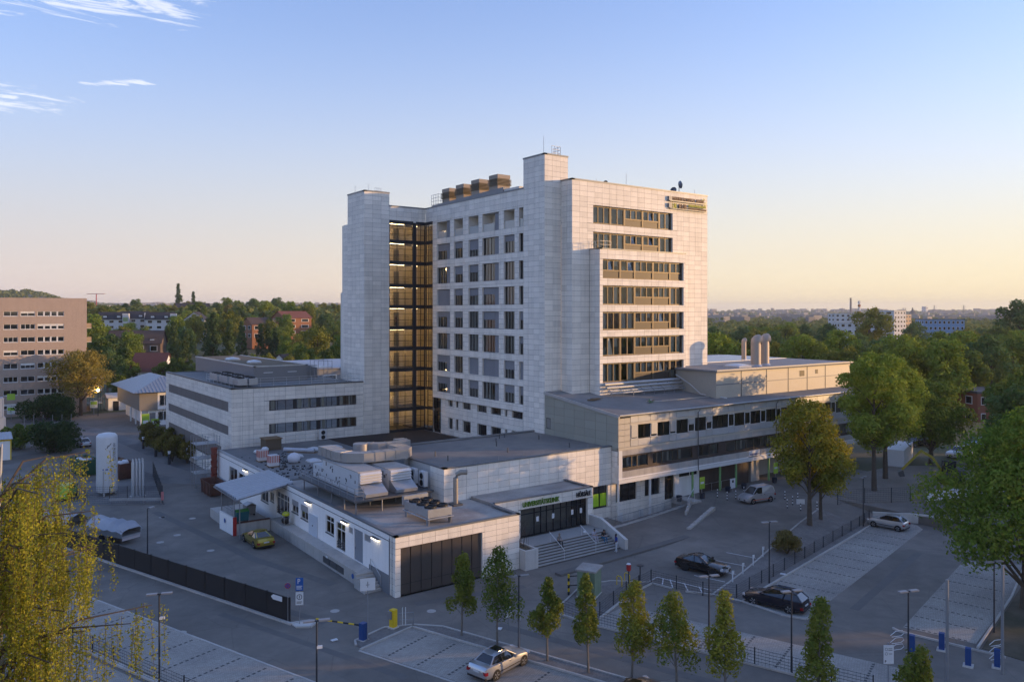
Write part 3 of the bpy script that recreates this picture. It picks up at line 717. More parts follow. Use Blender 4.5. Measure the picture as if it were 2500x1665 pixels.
# rooftop coping lines and roof decks
coping(tower, [(XT, YA), (XT, YA - s_f)], ZR); coping(tower, [(53.36*K, YA), (XT + .3, YA)], ZR)
coping(tower, [(XT, YA - s_f), (XT, YT), (63.02*K, YT)], ZS); coping(tower, [(X2, YT), (X2, YM), (86.46*K, YM)], ZM); coping(tower, [(XBAY, YM), (XBAY, YB), (79.95*K, YB)], ZBAY, ht=.1)
mb = MB(); mb.box(XT+.05, 86.4*K, YT+.05, YA+.4, ZR-.6, ZR-.25); mb.box(X2+.05, 86.4*K, YM+.05, YT+.05, ZR-.6, ZR-.25); mb.box(XBAY+.05, 79.9*K, YB+.05, YM-.02, ZBAY-.3, ZBAY-.02); mb.box(53.3*K, XT+.2, YA+.05, YA+6, ZR-.6, ZR-.25); mb.build('roof_deck', M['roofg'], tower)
mb = MB(); mb.box(XT+.1, 63.0*K, YT+.1, 79.1*K, ZM-3, ZS-.05); mb.build('shaft_core', M['stone2'], tower)
mb = MB(); mb.quad((XT, 79.15*K, ZR-1), (XT+.02, 79.15*K, ZS), (63.02*K, 79.15*K, ZS), (63.02*K, 79.15*K, ZR-1)); mb.quad((63.02*K, 79.15*K, ZM-1), (63.02*K, YT, ZM-1), (63.02*K, YT, ZS), (63.02*K, 79.15*K, ZS)); mb.build('rear_wall', M['stone'], tower)
# stair shaft at the far left
X5, X6 = 49.39*K, 53.36*K; YZ = 109.25*K
W5 = Wall((X5, YA), (1, 0)); facade(tower, W5, 0, X6-X5, 4.5, ZA, M['stone'], 1.35, .66)
W6 = Wall((X5, YZ), (0, -1)); facade(tower, W6, 0, YZ-YA, 4.5, ZA, M['stone'], 1.45, .66)
coping(tower, [(X5, YZ), (X5, YA), (X6, YA)], ZA)
W7 = Wall((X5, 110.7*K), (0, -1)); facade(tower, W7, 0, 1.45*K, 4.5, kz(35.96), M['stone'], 1.4, .66)
mb = MB(); mb.box(X5+.05, X6+6*K, YA+1.4, YZ, 5, ZA-.1) if False else mb.box(X5+.05, X6-.05, YA+.1, YZ, 5, ZA-.05); mb.box(X5+.06, X6, YZ, 111.3*K, 5, kz(35.9)); mb.box(X5+.08, X6, 110.7*K, 111.9*K, 5, kz(25.9)); mb.build('shaft_core', M['stone2'], tower)
mb = MB(); mb.quad((X6, YA, ZR-.2), (X6, YZ, ZR-.2), (X6, YZ, ZA), (X6, YA, ZA)); mb.build('rear_wall', M['stone'], tower)
WU = Wall((X6, YA), (1, 0)); facade(tower, WU, 0, XT-X6, kz(36.2), ZR, M['stone'], 1.25, .66)
# glazed stairwell: slabs, lit rooms behind a dark grid of mullions
fl = [kz(v) for v in (33.3, 30.2, 26.87, 23.77, 20.67, 17.6, 14.55, 11.65, 8.72, 5.6)]
lv = [kz(36.2)] + fl
def sX(X): return X*K - X6
vsx = [sX(v) for v in (53.36, 54.64, 55.96, 57.32, 57.76, 59.36)]
for i in range(len(lv)-1):
    zt, zb = lv[i]-.2, lv[i+1]+.2
    mb = MB(); frame_rect(mb, WU, 0, vsx[3], zb, zt, .07, -.12, 0, vsx[1:3], (zb+(zt-zb)*.36, zb+(zt-zb)*.68), .055); W_ = WU
    frame_rect(mb, WU, vsx[4], vsx[5], zb, zt, .07, -.12, 0, (vsx[4]+.85,), (zb+(zt-zb)*.36, zb+(zt-zb)*.68), .055)
    e = s_gl if i < 8 else sY(99.64)
    frame_rect(mb, WF if i < 8 else WL, .12, e, zb, zt, .07, -.12, 0, (.12+(e-.12)*.4, .12+(e-.12)*.72), (zb+(zt-zb)*.36, zb+(zt-zb)*.68), .055)
    f = mb.build('stairwell_glazing', M['dark'], tower)
    gl = MB()
    for x0, x1 in ((0, vsx[1]), (vsx[1], vsx[2]), (vsx[2], vsx[3]), (vsx[4], vsx[5])): MB().quad(WU.p(x0+.03, zb, -.06), WU.p(x1-.03, zb, -.06), WU.p(x1-.03, zt, -.06), WU.p(x0+.03, zt, -.06)).build('pane', M['glassm'], f)
    MB().quad(WF.p(.12, zb, -.06), WF.p(e, zb, -.06), WF.p(e, zt, -.06), WF.p(.12, zt, -.06)).build('pane', M['glassm'], f)
mb = MB()
for z in lv: WU.rect(mb, 0, vsx[3], z-.2, z+.2, -5, .01); WU.rect(mb, vsx[4], vsx[5]+.1, z-.2, z+.2, -5, .01); WF.rect(mb, .05, s_gl, z-.2, z+.2, -.3, .012)
for z in lv[8:]: WL.rect(mb, .05, sY(99.64), z-.2, z+.2, -.3, .02)
WU.rect(mb, vsx[3], vsx[4], lv[-1]-.2, lv[0], -.4, .03); WU.rect(mb, vsx[5]-.14, vsx[5]+.02, lv[-1]-.2, lv[0], -.2, .03)
mb.build('floor_edge', M['dark'], tower)
mb = MB(); WU.rect(mb, 0, vsx[5]+4, lv[-1]-.3, lv[0]+.3, -4.4, -4.3); WU.rect(mb, vsx[5]+1.6, vsx[5]+1.7, lv[-1]-.3, lv[0], -4.3, 0) if False else None
mb.quad((X6+.05, YA+.1, lv[-1]), (X6+.05, YA+4.4, lv[-1]), (X6+.05, YA+4.4, lv[0]), (X6+.05, YA+.1, lv[0])); mb.quad((XT+2.2, YA-5, lv[-1]), (XT+2.2, YA+4.4, lv[-1]), (XT+2.2, YA+4.4, lv[0]), (XT+2.2, YA-5, lv[0]))
mb.build('stairwell_wall', M['cream'], tower)
for i, z in enumerate(lv[1:]):
    d = MB(); WU.rect(d, vsx[2]+.25, vsx[3]-.25, z+.2, z+2.35, -4.3, -4.22); d.build('inner_door', M['greyclad'], tower)
    b = MB(); b.box(X6+.3, vsx[4]+X6, YA+2.2, YA+2.25, z+1.15, z+1.2); b.box(X6+.3, vsx[4]+X6, YA+2.2, YA+2.25, z+.7, z+.73); b.build('handrail', M['steeld'], tower)
    t = MB(); zc = lv[i]-.26; t.box(X6+.15, X6+2.9, YA+.75, YA+.83, zc-.05, zc); t.box(X6+.15, X6+.9, YA+2.7, YA+2.78, zc-.05, zc); t.build('ceiling_light', lampmat('stair_lamp', (1.0, .80, .45), 2.2), tower)
    t = MB(); t.box(XT-1.2, XT-.3, YA+2.0, YA+2.1, zc-.05, zc); t.build('ceiling_light', lampmat('stair_lamp_dim', (1.0, .80, .45), 1.5), tower)
    for lx_, ly_, pw_ in ((X6+1.6, YA+2.2, 17), (XT-.6, YA+2.4, 6)):
        ld = bpy.data.lights.new('stair_lamp_light', 'POINT'); ld.energy = pw_; ld.color = (1.0, .68, .34); ld.shadow_soft_size = .25; lo_ = bpy.data.objects.new('stair_lamp_light', ld); C.objects.link(lo_); lo_.parent = tower; lo_.location = (lx_-XT, ly_-YM, zc-.3)
# the name in metal letters
WS = WM
bar = MB(); WS.rect(bar, xm(78.7), xm(86.0), kz(37.72), kz(37.86), .15, .30); WS.rect(bar, xm(78.7), xm(86.1), kz(36.72), kz(36.80), .15, .30)
sg = bar.build('sign_rail', M['coping'], tower); bb = MB(); WS.rect(bb, xm(78.5), xm(79.1), kz(37.80), kz(38.36), .02, .3); WS.rect(bb, xm(78.5), xm(79.1), kz(36.86), kz(37.45), .02, .3); bb.build('sign_shadow_box', M['greyclad'], tower)  # grey boxes stand for the shadow thrown left of the letter rows
lm = mat('letter_bronze', (.085, .055, .045), .5, .3, var=.03); ly = mat('letter_yellow', (.40, .42, .02), .5, var=.02)
text_obj('MARIEN HOSPITAL HERNE', .78, lm, tower, (79.15*K, YM-.24, kz(37.82)), (1, 0), .12, sx=.72, bold=.012)
text_obj('UK', 1.0, ly, tower, (79.15*K, YM-.24, kz(36.78)), (1, 0), .12, sx=.72, bold=.012); text_obj('RUB', 1.0, lm, tower, (80.4*K, YM-.24, kz(36.78)), (1, 0), .12, sx=.85, bold=.012)
text_obj('UNIVERSITÄTSKLINIKUM DER', .42, ly, tower, (82.35*K, YM-.24, kz(37.22)), (1, 0), .1, sx=.66, bold=.01); text_obj('RUHR-UNIVERSITÄT BOCHUM', .40, lm, tower, (82.35*K, YM-.24, kz(36.80)), (1, 0), .1, sx=.68, bold=.01)
e = MB(); zc = kz(38.15); xx = 85.4*K
for a, r_ in ((60, .42), (150, .34), (250, .40)): e.extr([(xx + math.cos(R(a))*.08, YM-.26, zc + math.sin(R(a))*.08), (xx + math.cos(R(a-22))*r_, YM-.26, zc + math.sin(R(a-22))*r_), (xx + math.cos(R(a+22))*r_*1.1, YM-.26, zc + math.sin(R(a+22))*r_*1.1)], (0, .08, 0))
e.box(xx+.25, xx+.42, YM-.26, YM-.18, zc-.75, zc-.1); e.build('emblem', ly, tower)
# roof gear that belongs to the tower
mb = MB(); xg0, xg1, yg0, yg1 = 62.2, 67.0, 87.5, 106.5
mb.extr([(xg0, yg0, ZR-.3), (xg0, yg1, ZR-.3), (xg0, yg1, ZR+.55), (xg0, yg0, ZR+1.0)], (xg1-xg0, 0, 0)); mb.build('plant_housing', M['greyclad'], tower)
for i, (yc, zt) in enumerate(((104.2, 41.9), (100.2, 42.0), (96.0, 42.15), (91.4, 42.2))):
    x0 = 63.3; hw = 1.05; b = MB(); b.box(x0, x0+2.1, yc-hw, yc+hw, ZR, zt-1.5); f = b.build('vent_stack', mat('vent_brown', (.32, .265, .21), .6, .1, var=.08), tower)
    for k in range(5): z = zt-1.5 + k*.19; l = MB(); l.box(x0-.16, x0+2.26, yc-hw-.16, yc+hw+.16, z, z+.1); l.build('louvre', M['bronze'], f)
    l = MB(); l.box(x0+.1, x0+2.0, yc-hw+.1, yc+hw-.1, zt-1.52, zt-.5); l.build('louvre_core', M['greyclad'], f)
    t = MB(); t.box(x0-.03, x0+2.13, yc-hw-.03, yc+hw+.03, zt-.55, zt); t.build('vent_cap', MATS['vent_brown'], f)
mb = MB(); mb.box(62.3, 66, 84, 87.4, ZR-.3, ZR+.7); mb.build('lift_head', M['stone2'], tower)
mb = MB(); rails(mb, [(62.4, 107.0, ZR), (62.4, 105.0, ZR), (63.4, 105.0, ZR)], 2.2, .035, .6, 4); mb.build('roof_ladder', M['steel'], tower)
mb = MB(); rails(mb, [(61.2*K, 75.8*K, ZS), (62.6*K, 75.8*K, ZS), (62.6*K, 77.2*K, ZS)], 1.4, .03, .45, 3); mb.build('roof_railing', M['steel'], tower); mb = MB(); rails(mb, [(53.0*K, 105.5*K, ZA), (52.0*K, 105.5*K, ZA)], .9, .03, .4, 2); mb.build('roof_railing', M['steel'], tower)
mb = MB(); rails(mb, [(63.0*K, YM-.3, ZBAY) if False else (XBAY+.15, YB+.15, ZBAY), (XBAY+.15, YM-.15, ZBAY)], 1.0, .025, .9, 2); rails(mb, [(XBAY+.15, YB+.15, ZBAY), (XBAY+2.0, YB+.15, ZBAY)], 1.0, .025, .9, 2); mb.build('terrace_railing', M['steel'], tower)
for (x, y, z, h_) in ((60.5, 76.5, ZS, 2.6), (49.8, 107.5, ZA, 1.3), (50.6, 104.8, ZA, 1.3), (71.5, 73.4, ZM, 1.8), (66.2, 73.2, ZM, .5), (84.3, 73.2, ZM, .8)):
    MB().tube([(x*K, y*K, z), (x*K, y*K, z+h_)], .025, 5).build('lightning_rod', M['galv'], tower)
finish_panels(tower)
def dish(x, y, z, r, az, h_, label):
    t = thing('satellite_dish', label, 'satellite dish', (x, y, z), 'satellite dishes on the tower roof')
    MB().tube([(x, y, z-.4), (x, y, z+h_)], .05, 6).build('mast', M['steeld'], t)
    Mx = Matrix.Translation((x, y, z+h_)) @ Matrix.Rotation(R(az), 4, 'Z') @ Matrix.Rotation(R(78), 4, 'Y')
    b = MB().lathe((0, 0), [(.02, -.02), (r*.5, .02), (r*.85, .12), (r, .22), (r*.84, .135), (r*.4, .04)], 18); b.xf(Mx); b.build('bowl', mat('dish_grey', (.16, .18, .22), .4, .2, var=.05), t, True)
    b = MB().tube([(0, 0, .05), (0, 0, .45)], .03, 5).lathe((0, 0), [(.07, .42), (.07, .55)], 8); b.xf(Mx); b.build('feed', M['black'], t)
dish(80.6*K, 73.6*K, ZM, .48, 200, .35, 'low grey satellite dish behind the parapet above the rooftop lettering')
dish(81.5*K, 73.5*K, ZM, .55, -20, 1.25, 'tall-masted grey satellite dish above the rooftop lettering')
dish(68.2*K, 73.6*K, ZM, .35, 200, .15, 'small grey satellite dish on the sunlit parapet near the corner shaft')
# ------------------------------------------------------------------ low kitchen wing with loading dock
LX, LY, LZ = 29.93, 57.08, 4.88
low = thing('service_wing', 'low white service wing with a long loading dock and gravelled flat roof', 'service wing', (LX, LY, 0))
WK = Wall((LX, 106.9), (0, -1)); kY = lambda Y: 106.9 - Y
ops = dict(w1=(101.7, 98.3, 1.9, 3.7), w2=(98.0, 94.6, 1.9, 3.5), w3=(89.6, 87.1, 1.7, 3.1), w4=(86.6, 85.3, 2.2, 3.2), da=(84.6, 80.7, 1.18, 3.7), wa=(80.0, 78.1, 2.35, 3.65), wb=(77.5, 75.5, 2.2, 3.62), wc=(71.15, 69.2, 2.2, 3.88), dd=(68.75, 66.7, 1.2, 3.75), gs=(65.95, 65.1, 3.3, 3.85), gd=(64.8, 63.06, 1.2, 3.95), gr=(62.74, 61.57, 3.35, 3.95))
kh = {k: (kY(v[0]), kY(v[1]), v[2], v[3]) for k, v in ops.items()}
def plain_wall(th, W, a0, a1, z0, z1, m, holes=(), depth=.15, name='wall'):
    xs = sorted({a0, a1, *[v for h in holes for v in h[:2] if a0 < v < a1]}); zs = sorted({z0, z1, *[v for h in holes for v in h[2:] if z0 < v < z1]}); mb = MB()
    for i in range(len(xs)-1):
        for j in range(len(zs)-1):
            x, z = (xs[i]+xs[i+1])/2, (zs[j]+zs[j+1])/2
            if any(h[0] < x < h[1] and h[2] < z < h[3] for h in holes): continue
            mb.quad(W.p(xs[i], zs[j]), W.p(xs[i+1], zs[j]), W.p(xs[i+1], zs[j+1]), W.p(xs[i], zs[j+1]))
    for h in holes:
        b0, b1, c0, c1 = h
        for q in (((b0, c0), (b0, c1)), ((b0, c1), (b1, c1)), ((b1, c1), (b1, c0)), ((b1, c0), (b0, c0))): mb.quad(W.p(*q[0], 0), W.p(*q[0], -depth), W.p(*q[1], -depth), W.p(*q[1], 0))
    return mb.build(name, m, th)
endK = kY(58.1)
plain_wall(low, WK, 0, endK, 0, LZ, M['white'], list(kh.values()))
for k in ('w1', 'w2', 'w3', 'w4', 'wa', 'wb', 'wc'):
    h = kh[k]; window(low, WK, *h, dep=.12, t=.09, vs=((h[0]+h[1])/2,), hs=(h[2]+(h[3]-h[2])*.68,) if k == 'wc' else (), fm=M['pvc'], gm=M['glassd'], blind=.45 if k in ('wa', 'wb') else 0, bm=mat('roller_shutter', (.30, .31, .33), .6, var=.05), sill=True)
for k in ('da', 'dd'):
    h = kh[k]; f = window(low, WK, *h, dep=.12, t=.1, vs=[h[0]+(h[1]-h[0])*q for q in ((.28, .55, .8) if k == 'da' else (.5,))], hs=(h[3]-.65,), fm=M['pvc'], gm=M['glassd'], name='double_door')
    for z in (.15, .4, .62): b = MB(); WK.rect(b, h[0]+.1, h[1]-.1, h[2]+z, h[2]+z+.12, -.1, -.06); b.build('kick_bar', M['steeld'], f)
for k in ('gs', 'gr'): h = kh[k]; b = MB(); WK.rect(b, *h, -.14, -.06); b.build('vent_grille', M['steel'], low)
h = kh['gd']; b = MB(); WK.rect(b, *h, -.14, -.08); d = b.build('steel_door', mat('grey_door', (.26, .29, .33), .5, .2, var=.05), low); b = MB(); WK.rect(b, h[0]+.1, h[0]+.2, 2.2, 2.26, -.08, -.01); b.build('handle', M['black'], d)
b = MB(); WK.rect(b, kY(75.15), kY(73.05), 1.15, 3.2, 0, .09); d = b.build('sliding_door', mat('pale_sliding_door', (.55, .60, .66), .5, var=.04), low); b = MB(); WK.rect(b, kY(74.2), kY(74.05), 2.1, 2.2, .09, .14); b.build('handle', M['black'], d)
b = MB(); WK.rect(b, kY(61.78), endK, 0, 1.55, 0, .05); b.build('plinth', mat('grey_plinth', (.19, .20, .215), .8, var=.08), low)
b = MB(); WK.rect(b, 0, endK, 4.32, 4.37, 0, .03); b.build('trim', M['steeld'], low)
b = MB(); WK.rect(b, endK+.0, kY(58.05)+.05, 0, LZ-.3, .0, .06); b.build('downpipe', M['galv'], low)
interior(low, WK, kY(102), kY(65), .9, 4.6, 2.0)
for s_, y, z in ((0, 94.96, 4.15), (1, 75.26, 4.12), (2, 66.58, 4.05), (3, 60.43, 4.0)):
    b = MB(); WK.rect(b, kY(y)-.62, kY(y)+.62, z-.05, z+.05, .12, .22); f = b.build('strip_lamp', lampmat('dock_lamp', (1.0, .86, .66), .75), low)
    b = MB(); WK.rect(b, kY(y)-.7, kY(y)+.7, z+.055, z+.12, .0, .25); b.build('lamp_shield', M['steeld'], f)
# stone end panel and the dark folding gate
WKF = Wall((LX, LY), (1, 0)); FW = 42.37 - LX
facade(low, Wall((LX, 58.05), (0, -1)), 0, .97, 0, LZ, M['stone'], .97, .5)
facade(low, WKF, 0, FW, 0, LZ, M['stone'], 1.25, .5, [(.49, 8.43, 0, 3.93)], .3)
gm = mat('dark_gate_panel', (.115, .10, .09), .28, .35, var=.05)
for i in range(8):
    a = .49 + i*(7.94/8); b = MB(); WKF.rect(b, a+.02, a+7.94/8-.02, .04, 3.88, -.25, -.19); WKF.rect(b, a+.02, a+.06, .04, 3.88, -.19, -.15); b.build('gate_panel', gm, low)
    if i % 2 == 0 and i < 8: b = MB(); WKF.rect(b, a+.02, a+2*7.94/8-.02, .9, .93, -.19, -.17); b.build('gate_seam', M['black'], low)
b = MB(); WKF.rect(b, .0, FW, 0, 4.8, -.6, -.5); b.build('gate_backing', M['black'], low)
facade(low, Wall((42.37, LY), (0, 1)), 0, 4.0, 0, LZ, M['stone'], 1.3, .5)
mb = MB(); mb.box(LX+.06, 42.3, LY+.06, 83.6, 4.3, 4.72); mb.build('gravel_roof', M['roofg'], low)
mb = MB(); mb.box(LX+.05, 61.2, 83.6, 107.2, 4.3, 4.86); mb.box(42.3, 61.2, 79.7, 83.6, 4.3, 4.84); mb.build('felt_roof', M['roofd'], low)
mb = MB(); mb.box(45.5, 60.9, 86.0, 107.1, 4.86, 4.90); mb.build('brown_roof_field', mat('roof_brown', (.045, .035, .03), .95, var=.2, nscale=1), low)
coping(low, [(LX, 83.6), (LX, LY), (42.37, LY), (42.37, 61.0)], LZ, .35, .1); coping(low, [(LX, 107), (LX, 83.6)], LZ, .5, .06, M['steel'])
mb = MB()
for i in range(8): mb.box(42.05, 42.2, 57.4 + i*.5, 57.48 + i*.5, 4.7, 5.3) if False else None
mb.box(45.3, 61.2, 85.3, 85.7, 4.8, 5.2); mb.build('upstand', M['roofd'], low)
finish_panels(low, 160)
# the dock itself
dock = thing('loading_dock', 'grey concrete loading dock running along the white service wing', 'loading dock', (28.6, 61.2, 0))
mb = MB(); mb.box(28.62, LX-.01, 61.25, 83.0, 1.0, 1.15); mb.build('deck', M['conc'], dock)
for i in range(11):
    y = 61.25 + i*1.97; b = MB(); b.box(28.66, 28.86, y+.02, y+1.95, 0, 1.0); b.build('wall_panel', M['conc'], dock)
mb = MB(); mb.box(28.74, LX-.02, 61.3, 82.9, 0, .98); mb.build('core', M['conc'], dock)
for i in range(3): b = MB(); b.box(28.6, 28.66, 64.2 + i*1.5, 65.6+i*1.5, .25, .8); b.build('vent_grille', M['steeld'], dock)
b = MB(); b.lathe((0, 0), [(.22, 0), (.22, .02)], 16); b.xf(Matrix.Translation((28.64, 62.3, .62)) @ Matrix.Rotation(R(-90), 4, 'Y')); b.build('no_stopping_disc', M['signblue'], dock)
b = MB(); b.box(28.61, 28.65, 67.6, 68.0, .45, .95); b.build('notice', M['signwhite'], dock)
st = thing('dock_steps', 'small concrete steps at the near end of the loading dock', 'steps', (28.5, 60, 0))
for i in range(6): b = MB(); b.box(28.3, 29.85, 59.35 + i*.32, 61.3, i*.19, i*.19+.05+.14); b.build('tread', M['conc'], st)
mb = MB(); rails(mb, [(29.8, 59.4, .2), (29.8, 61.3, 1.2)], .95, .025, 2.2, 1); mb.build('handrail', M['steel'], st)
# delivery canopy
can = thing('delivery_canopy', 'corrugated metal canopy on slim posts over the delivery bay', 'canopy', (24.6, 83, 0))
P4 = [(24.35, 80.3, 4.25), (24.35, 88.2, 4.25), (30.6, 89.2, 4.98), (30.6, 81.4, 4.98)]
mb = MB(); n = 44; r0 = []; r1 = []
for i in range(n+1):
    t = i/n; a = lerp(P4[0], P4[1], t); b = lerp(P4[3], P4[2], t); dz = (0, .2, .2, 0)[i % 4]
    r0.append((a[0], a[1], a[2]+dz)); r1.append((b[0], b[1], b[2]+dz))
mb.grid([r0, r1]); mb.build('corrugated_roof', M['steel'], can)
mb = MB()
for a, b in ((P4[0], P4[1]), (P4[0], P4[3]), (P4[1], P4[2])): mb.tube([(a[0], a[1], a[2]-.1), (b[0], b[1], b[2]-.1)], .08, 4)
mb.build('edge_beam', M['galv'], can)
for x, y in ((24.7, 86.6), (24.95, 83.05), (24.9, 81.0)): MB().tube([(x, y, 0), (x, y, 4.2)], .06, 6).build('post', M['galv'], can)
b = MB(); b.obox((24.72, 84.65), unit((24.55, 86.56), (24.85, 82.75))[0], 3.85, .16, 0, 1.85); wl = b.build('screen_wall', M['white'], can)
b = MB(); b.obox((24.92, 82.72), unit((24.55, 86.56), (24.85, 82.75))[0], .14, .34, 0, 1.9); b.build('red_edge', M['red'], wl)
b = MB(); b.lathe((0, 0), [(.24, 0), (.24, .02)], 16); b.xf(Matrix.Translation((24.57, 85.0, 1.15)) @ Matrix.Rotation(R(-90), 4, 'Y')); b.build('no_stopping_disc', M['signblue'], can)
b = MB(); b.box(25.1, 28.6, 82.7, 82.95, 0, 1.2); b.build('ramp_wall', M['conc'], can); b = MB(); b.box(25.0, 28.65, 82.9, 92, 0, 1.0); b.build('platform', M['conc'], can)
b = MB(); b.box(25.1, 28.6, 82.62, 82.97, 1.2, 1.28); b.build('bumper_strip', M['rust'], can)
mb = MB(); rails(mb, [(24.9, 83.4, 1.9), (24.75, 86.4, 1.9)], 2.0, .02, .4, 6); mb.build('mesh_screen', M['steeld'], can)
def wheelie(x, y, z, col, lid, rot, label):
    t = loose('wheeled_bin', label, 'bin', 'wheeled bins'); b = MB(); b.prism([(-.25, -.28), (.25, -.28), (.25, .28), (-.25, .28)], .12, .9); b.v = [(q[0]*(1.15 if q[2] > .5 else 1), q[1]*(1.15 if q[2] > .5 else 1), q[2]) for q in b.v]; b.build('body', col, t)
    b = MB(); b.prism([(-.31, -.36), (.31, -.36), (.31, .36), (-.31, .36)], .9, .97); b.build('lid', lid, t)
    for s in (-1, 1): b = MB(); b.tube([(s*.24-.03, .3, .1), (s*.24+.03, .3, .1)], .1, 8); b.build('wheel', M['black'], t)
    return place(t, x, y, z, rot)
def bigbin(x, y, z, col, lid, rot, label, s=1):
    t = loose('waste_container', label, 'waste container'); b = MB(); b.prism([(-.6, -.45), (.6, -.45), (.6, .45), (-.6, .45)], .2, 1.15); b.v = [(q[0]*(1.1 if q[2] > .6 else 1), q[1]*(1.15 if q[2] > .6 else 1), q[2]) for q in b.v]; b.build('body', col, t)
    b = MB(); b.grid([[(-.68, -.54, 1.15), (-.68, 0, 1.36), (-.68, .54, 1.15)], [(.68, -.54, 1.15), (.68, 0, 1.36), (.68, .54, 1.15)]]); b.build('lid', lid, t)
    for a in (-1, 1):
        for c in (-1, 1): b = MB(); b.tube([(a*.5-.03, c*.36, .1), (a*.5+.03, c*.36, .1)], .1, 8); b.build('wheel', M['black'], t)
    return place(t, x, y, z, rot, s)
bigbin(26.0, 84.0, 1.0, mat('bin_teal', (.02, .13, .16), .5, var=.05), mat('bin_lid_green', (.10, .30, .08), .5, var=.05), 0, 'teal waste container with green lid under the delivery canopy')
bigbin(27.6, 86.4, 1.0, M['greyclad'], M['steel'], 90, 'grey waste container standing deep under the delivery canopy')
ct = thing('laundry_trolley', 'wire trolley with black and yellow sacks on the loading dock', 'trolley', (29.3, 79.7, 1.15))
mb = MB(); 
for a in (0, .9):
    for c in (0, .6): mb.tube([(28.85 + c, 79.2 + a, 1.2), (28.85 + c, 79.2 + a, 2.5)], .02, 5)
for z in (1.35, 1.9, 2.45): mb.tube([(28.85, 79.2, z), (29.45, 79.2, z), (29.45, 80.1, z), (28.85, 80.1, z), (28.85, 79.2, z)], .015, 4)
mb.build('frame', M['steel'], ct)
def sack(t, x, y, z, sx, sy, sz, m, seed, name='sack'):
    q = random.Random(seed); P = []
    for i in range(7):
        ph = math.pi*i/6; row = []
        for j in range(10): th = 2*math.pi*j/10; r_ = math.sin(ph)*q.uniform(.85, 1.12); row.append((x + sx*r_*math.cos(th), y + sy*r_*math.sin(th), z + sz*(1 - math.cos(ph))/2*q.uniform(.94, 1.05)))
        P.append(row)
    return MB().grid(P, True).build(name, m, t, 'all')
sack(ct, 29.1, 79.5, 1.2, .35, .3, .8, M['black'], 1); sack(ct, 29.15, 79.95, 1.2, .3, .3, .7, M['black'], 2); sack(ct, 29.15, 79.6, 2.0, .4, .45, .5, mat('yellow_sack', (.6, .62, .03), .5, var=.08), 3)
# ------------------------------------------------------------------ auditorium block
AX0, AX1, AY0, AY1, AZ = 39.44, XT, 65.28, 79.6, 7.95
aud = thing('auditorium', 'windowless pale stone auditorium block behind the entrance hall', 'auditorium', (AX0, AY0, 0))
WAu = Wall((AX0, AY0), (1, 0)); gw = (57.25-AX0+.0, 60.0-AX0, 1.35, 3.9)
gw = (58.55-AX0, 60.75-AX0, 1.25, 3.75)
facade(aud, WAu, 0, 54.9-AX0, 4.7, AZ, M['stone'], 1.3, .62); facade(aud, WAu, 54.9-AX0, AX1-AX0, -1.1, AZ, M['stone'], 1.3, .62, [gw], .3)
facade(aud, Wall((AX0, AY0+2.6), (0, -1)), 0, 2.6, 4.7, AZ, M['stone'], 1.3, .62)
plain_wall(aud, Wall((AX0+.02, AY1), (0, -1)), 0, AY1-AY0-2.6, 4.7, AZ, M['concl'])
f = window(aud, WAu, *gw, dep=.25, t=.08, vs=((gw[0]+gw[1])/2,), gm=M['glassd'], split=True)
for i in range(2): b = MB(); m0 = gw[0]+.12+i*1.1; WAu.rect(b, m0, m0+.9, gw[2]+.2, gw[2]+1.6, -.23, -.21); b.build('green_poster', mat('poster_lime', (.36, .62, .03), .5, var=.02), f)
mb = MB(); mb.box(AX0+.1, AX1-.1, AY0+.1, AY1, AZ-.5, AZ-.08); mb.build('felt_roof', mat('roof_greybrown', (.20, .18, .165), .95, var=.14, nscale=1.2, col2=(.255, .23, .20), mixs=.2), aud)
plain_wall(aud, Wall((AX1, AY1), (-1, 0)), 0, AX1-AX0, 4.7, AZ, M['concl'])
interior(aud, WAu, gw[0]-.3, gw[1]+.3, gw[2]-.2, gw[3]+.2, 1.5)
coping(aud, [(AX0, AY1), (AX0, AY0), (AX1-.05, AY0)], AZ, .45, .1); coping(aud, [(AX1, AY1), (AX0, AY1)], AZ, .3, .14, M['roofd'])
finish_panels(aud)
q = random.Random(5)
for i in range(9):
    x, y = 42 + q.random()*17, 66.5 + q.random()*12
    MB().tube([(x, y, AZ-.08), (x, y, AZ+.45)], [.06, .06], 6).build('roof_vent', M['steeld'], aud)
for i in range(6): MB().tube([(43+i*3, 65.5, AZ), (43+i*3, 65.5, AZ+.55)], .02, 4).build('lightning_rod', M['galv'], aud)
# ------------------------------------------------------------------ entrance hall, stair and planter
ent = thing('entrance_hall', 'flat-roofed glazed entrance hall lettered UNIVERSITÄTSKLINIK', 'entrance hall', (42.4, 60.9, 0))
EY, EZ, EX0, EX1 = 60.95, 5.08, 42.4, 54.6
WE = Wall((EX0, EY), (1, 0)); gl = (45.4-EX0, 53.95-EX0, 1.3, 4.05)
facade(ent, WE, 0, EX1-EX0, .2, EZ, M['stone'], 1.32, .55, [gl], .35); facade(ent, Wall((EX1, EY), (0, 1)), 0, AY0-EY, .2, EZ, M['stone'], 1.3, .55)
fr = MB(); frame_rect(fr, WE, *gl, .07, -.4, -.28, [gl[0] + (gl[1]-gl[0])*t for t in (.22, .315, .40, .50, .61, .70, .78, .86, .92)], (3.45,), .06); f = fr.build('glazing', M['dark'], ent)
xs = [gl[0] + (gl[1]-gl[0])*t for t in (0, .22, .40, .61, .78, 1)]
for a, b in zip(xs, xs[1:]): MB().quad(WE.p(a+.04, 1.36, -.34), WE.p(b-.04, 1.36, -.34), WE.p(b-.04, 4.0, -.34), WE.p(a+.04, 4.0, -.34)).build('pane', M['glass'], f)
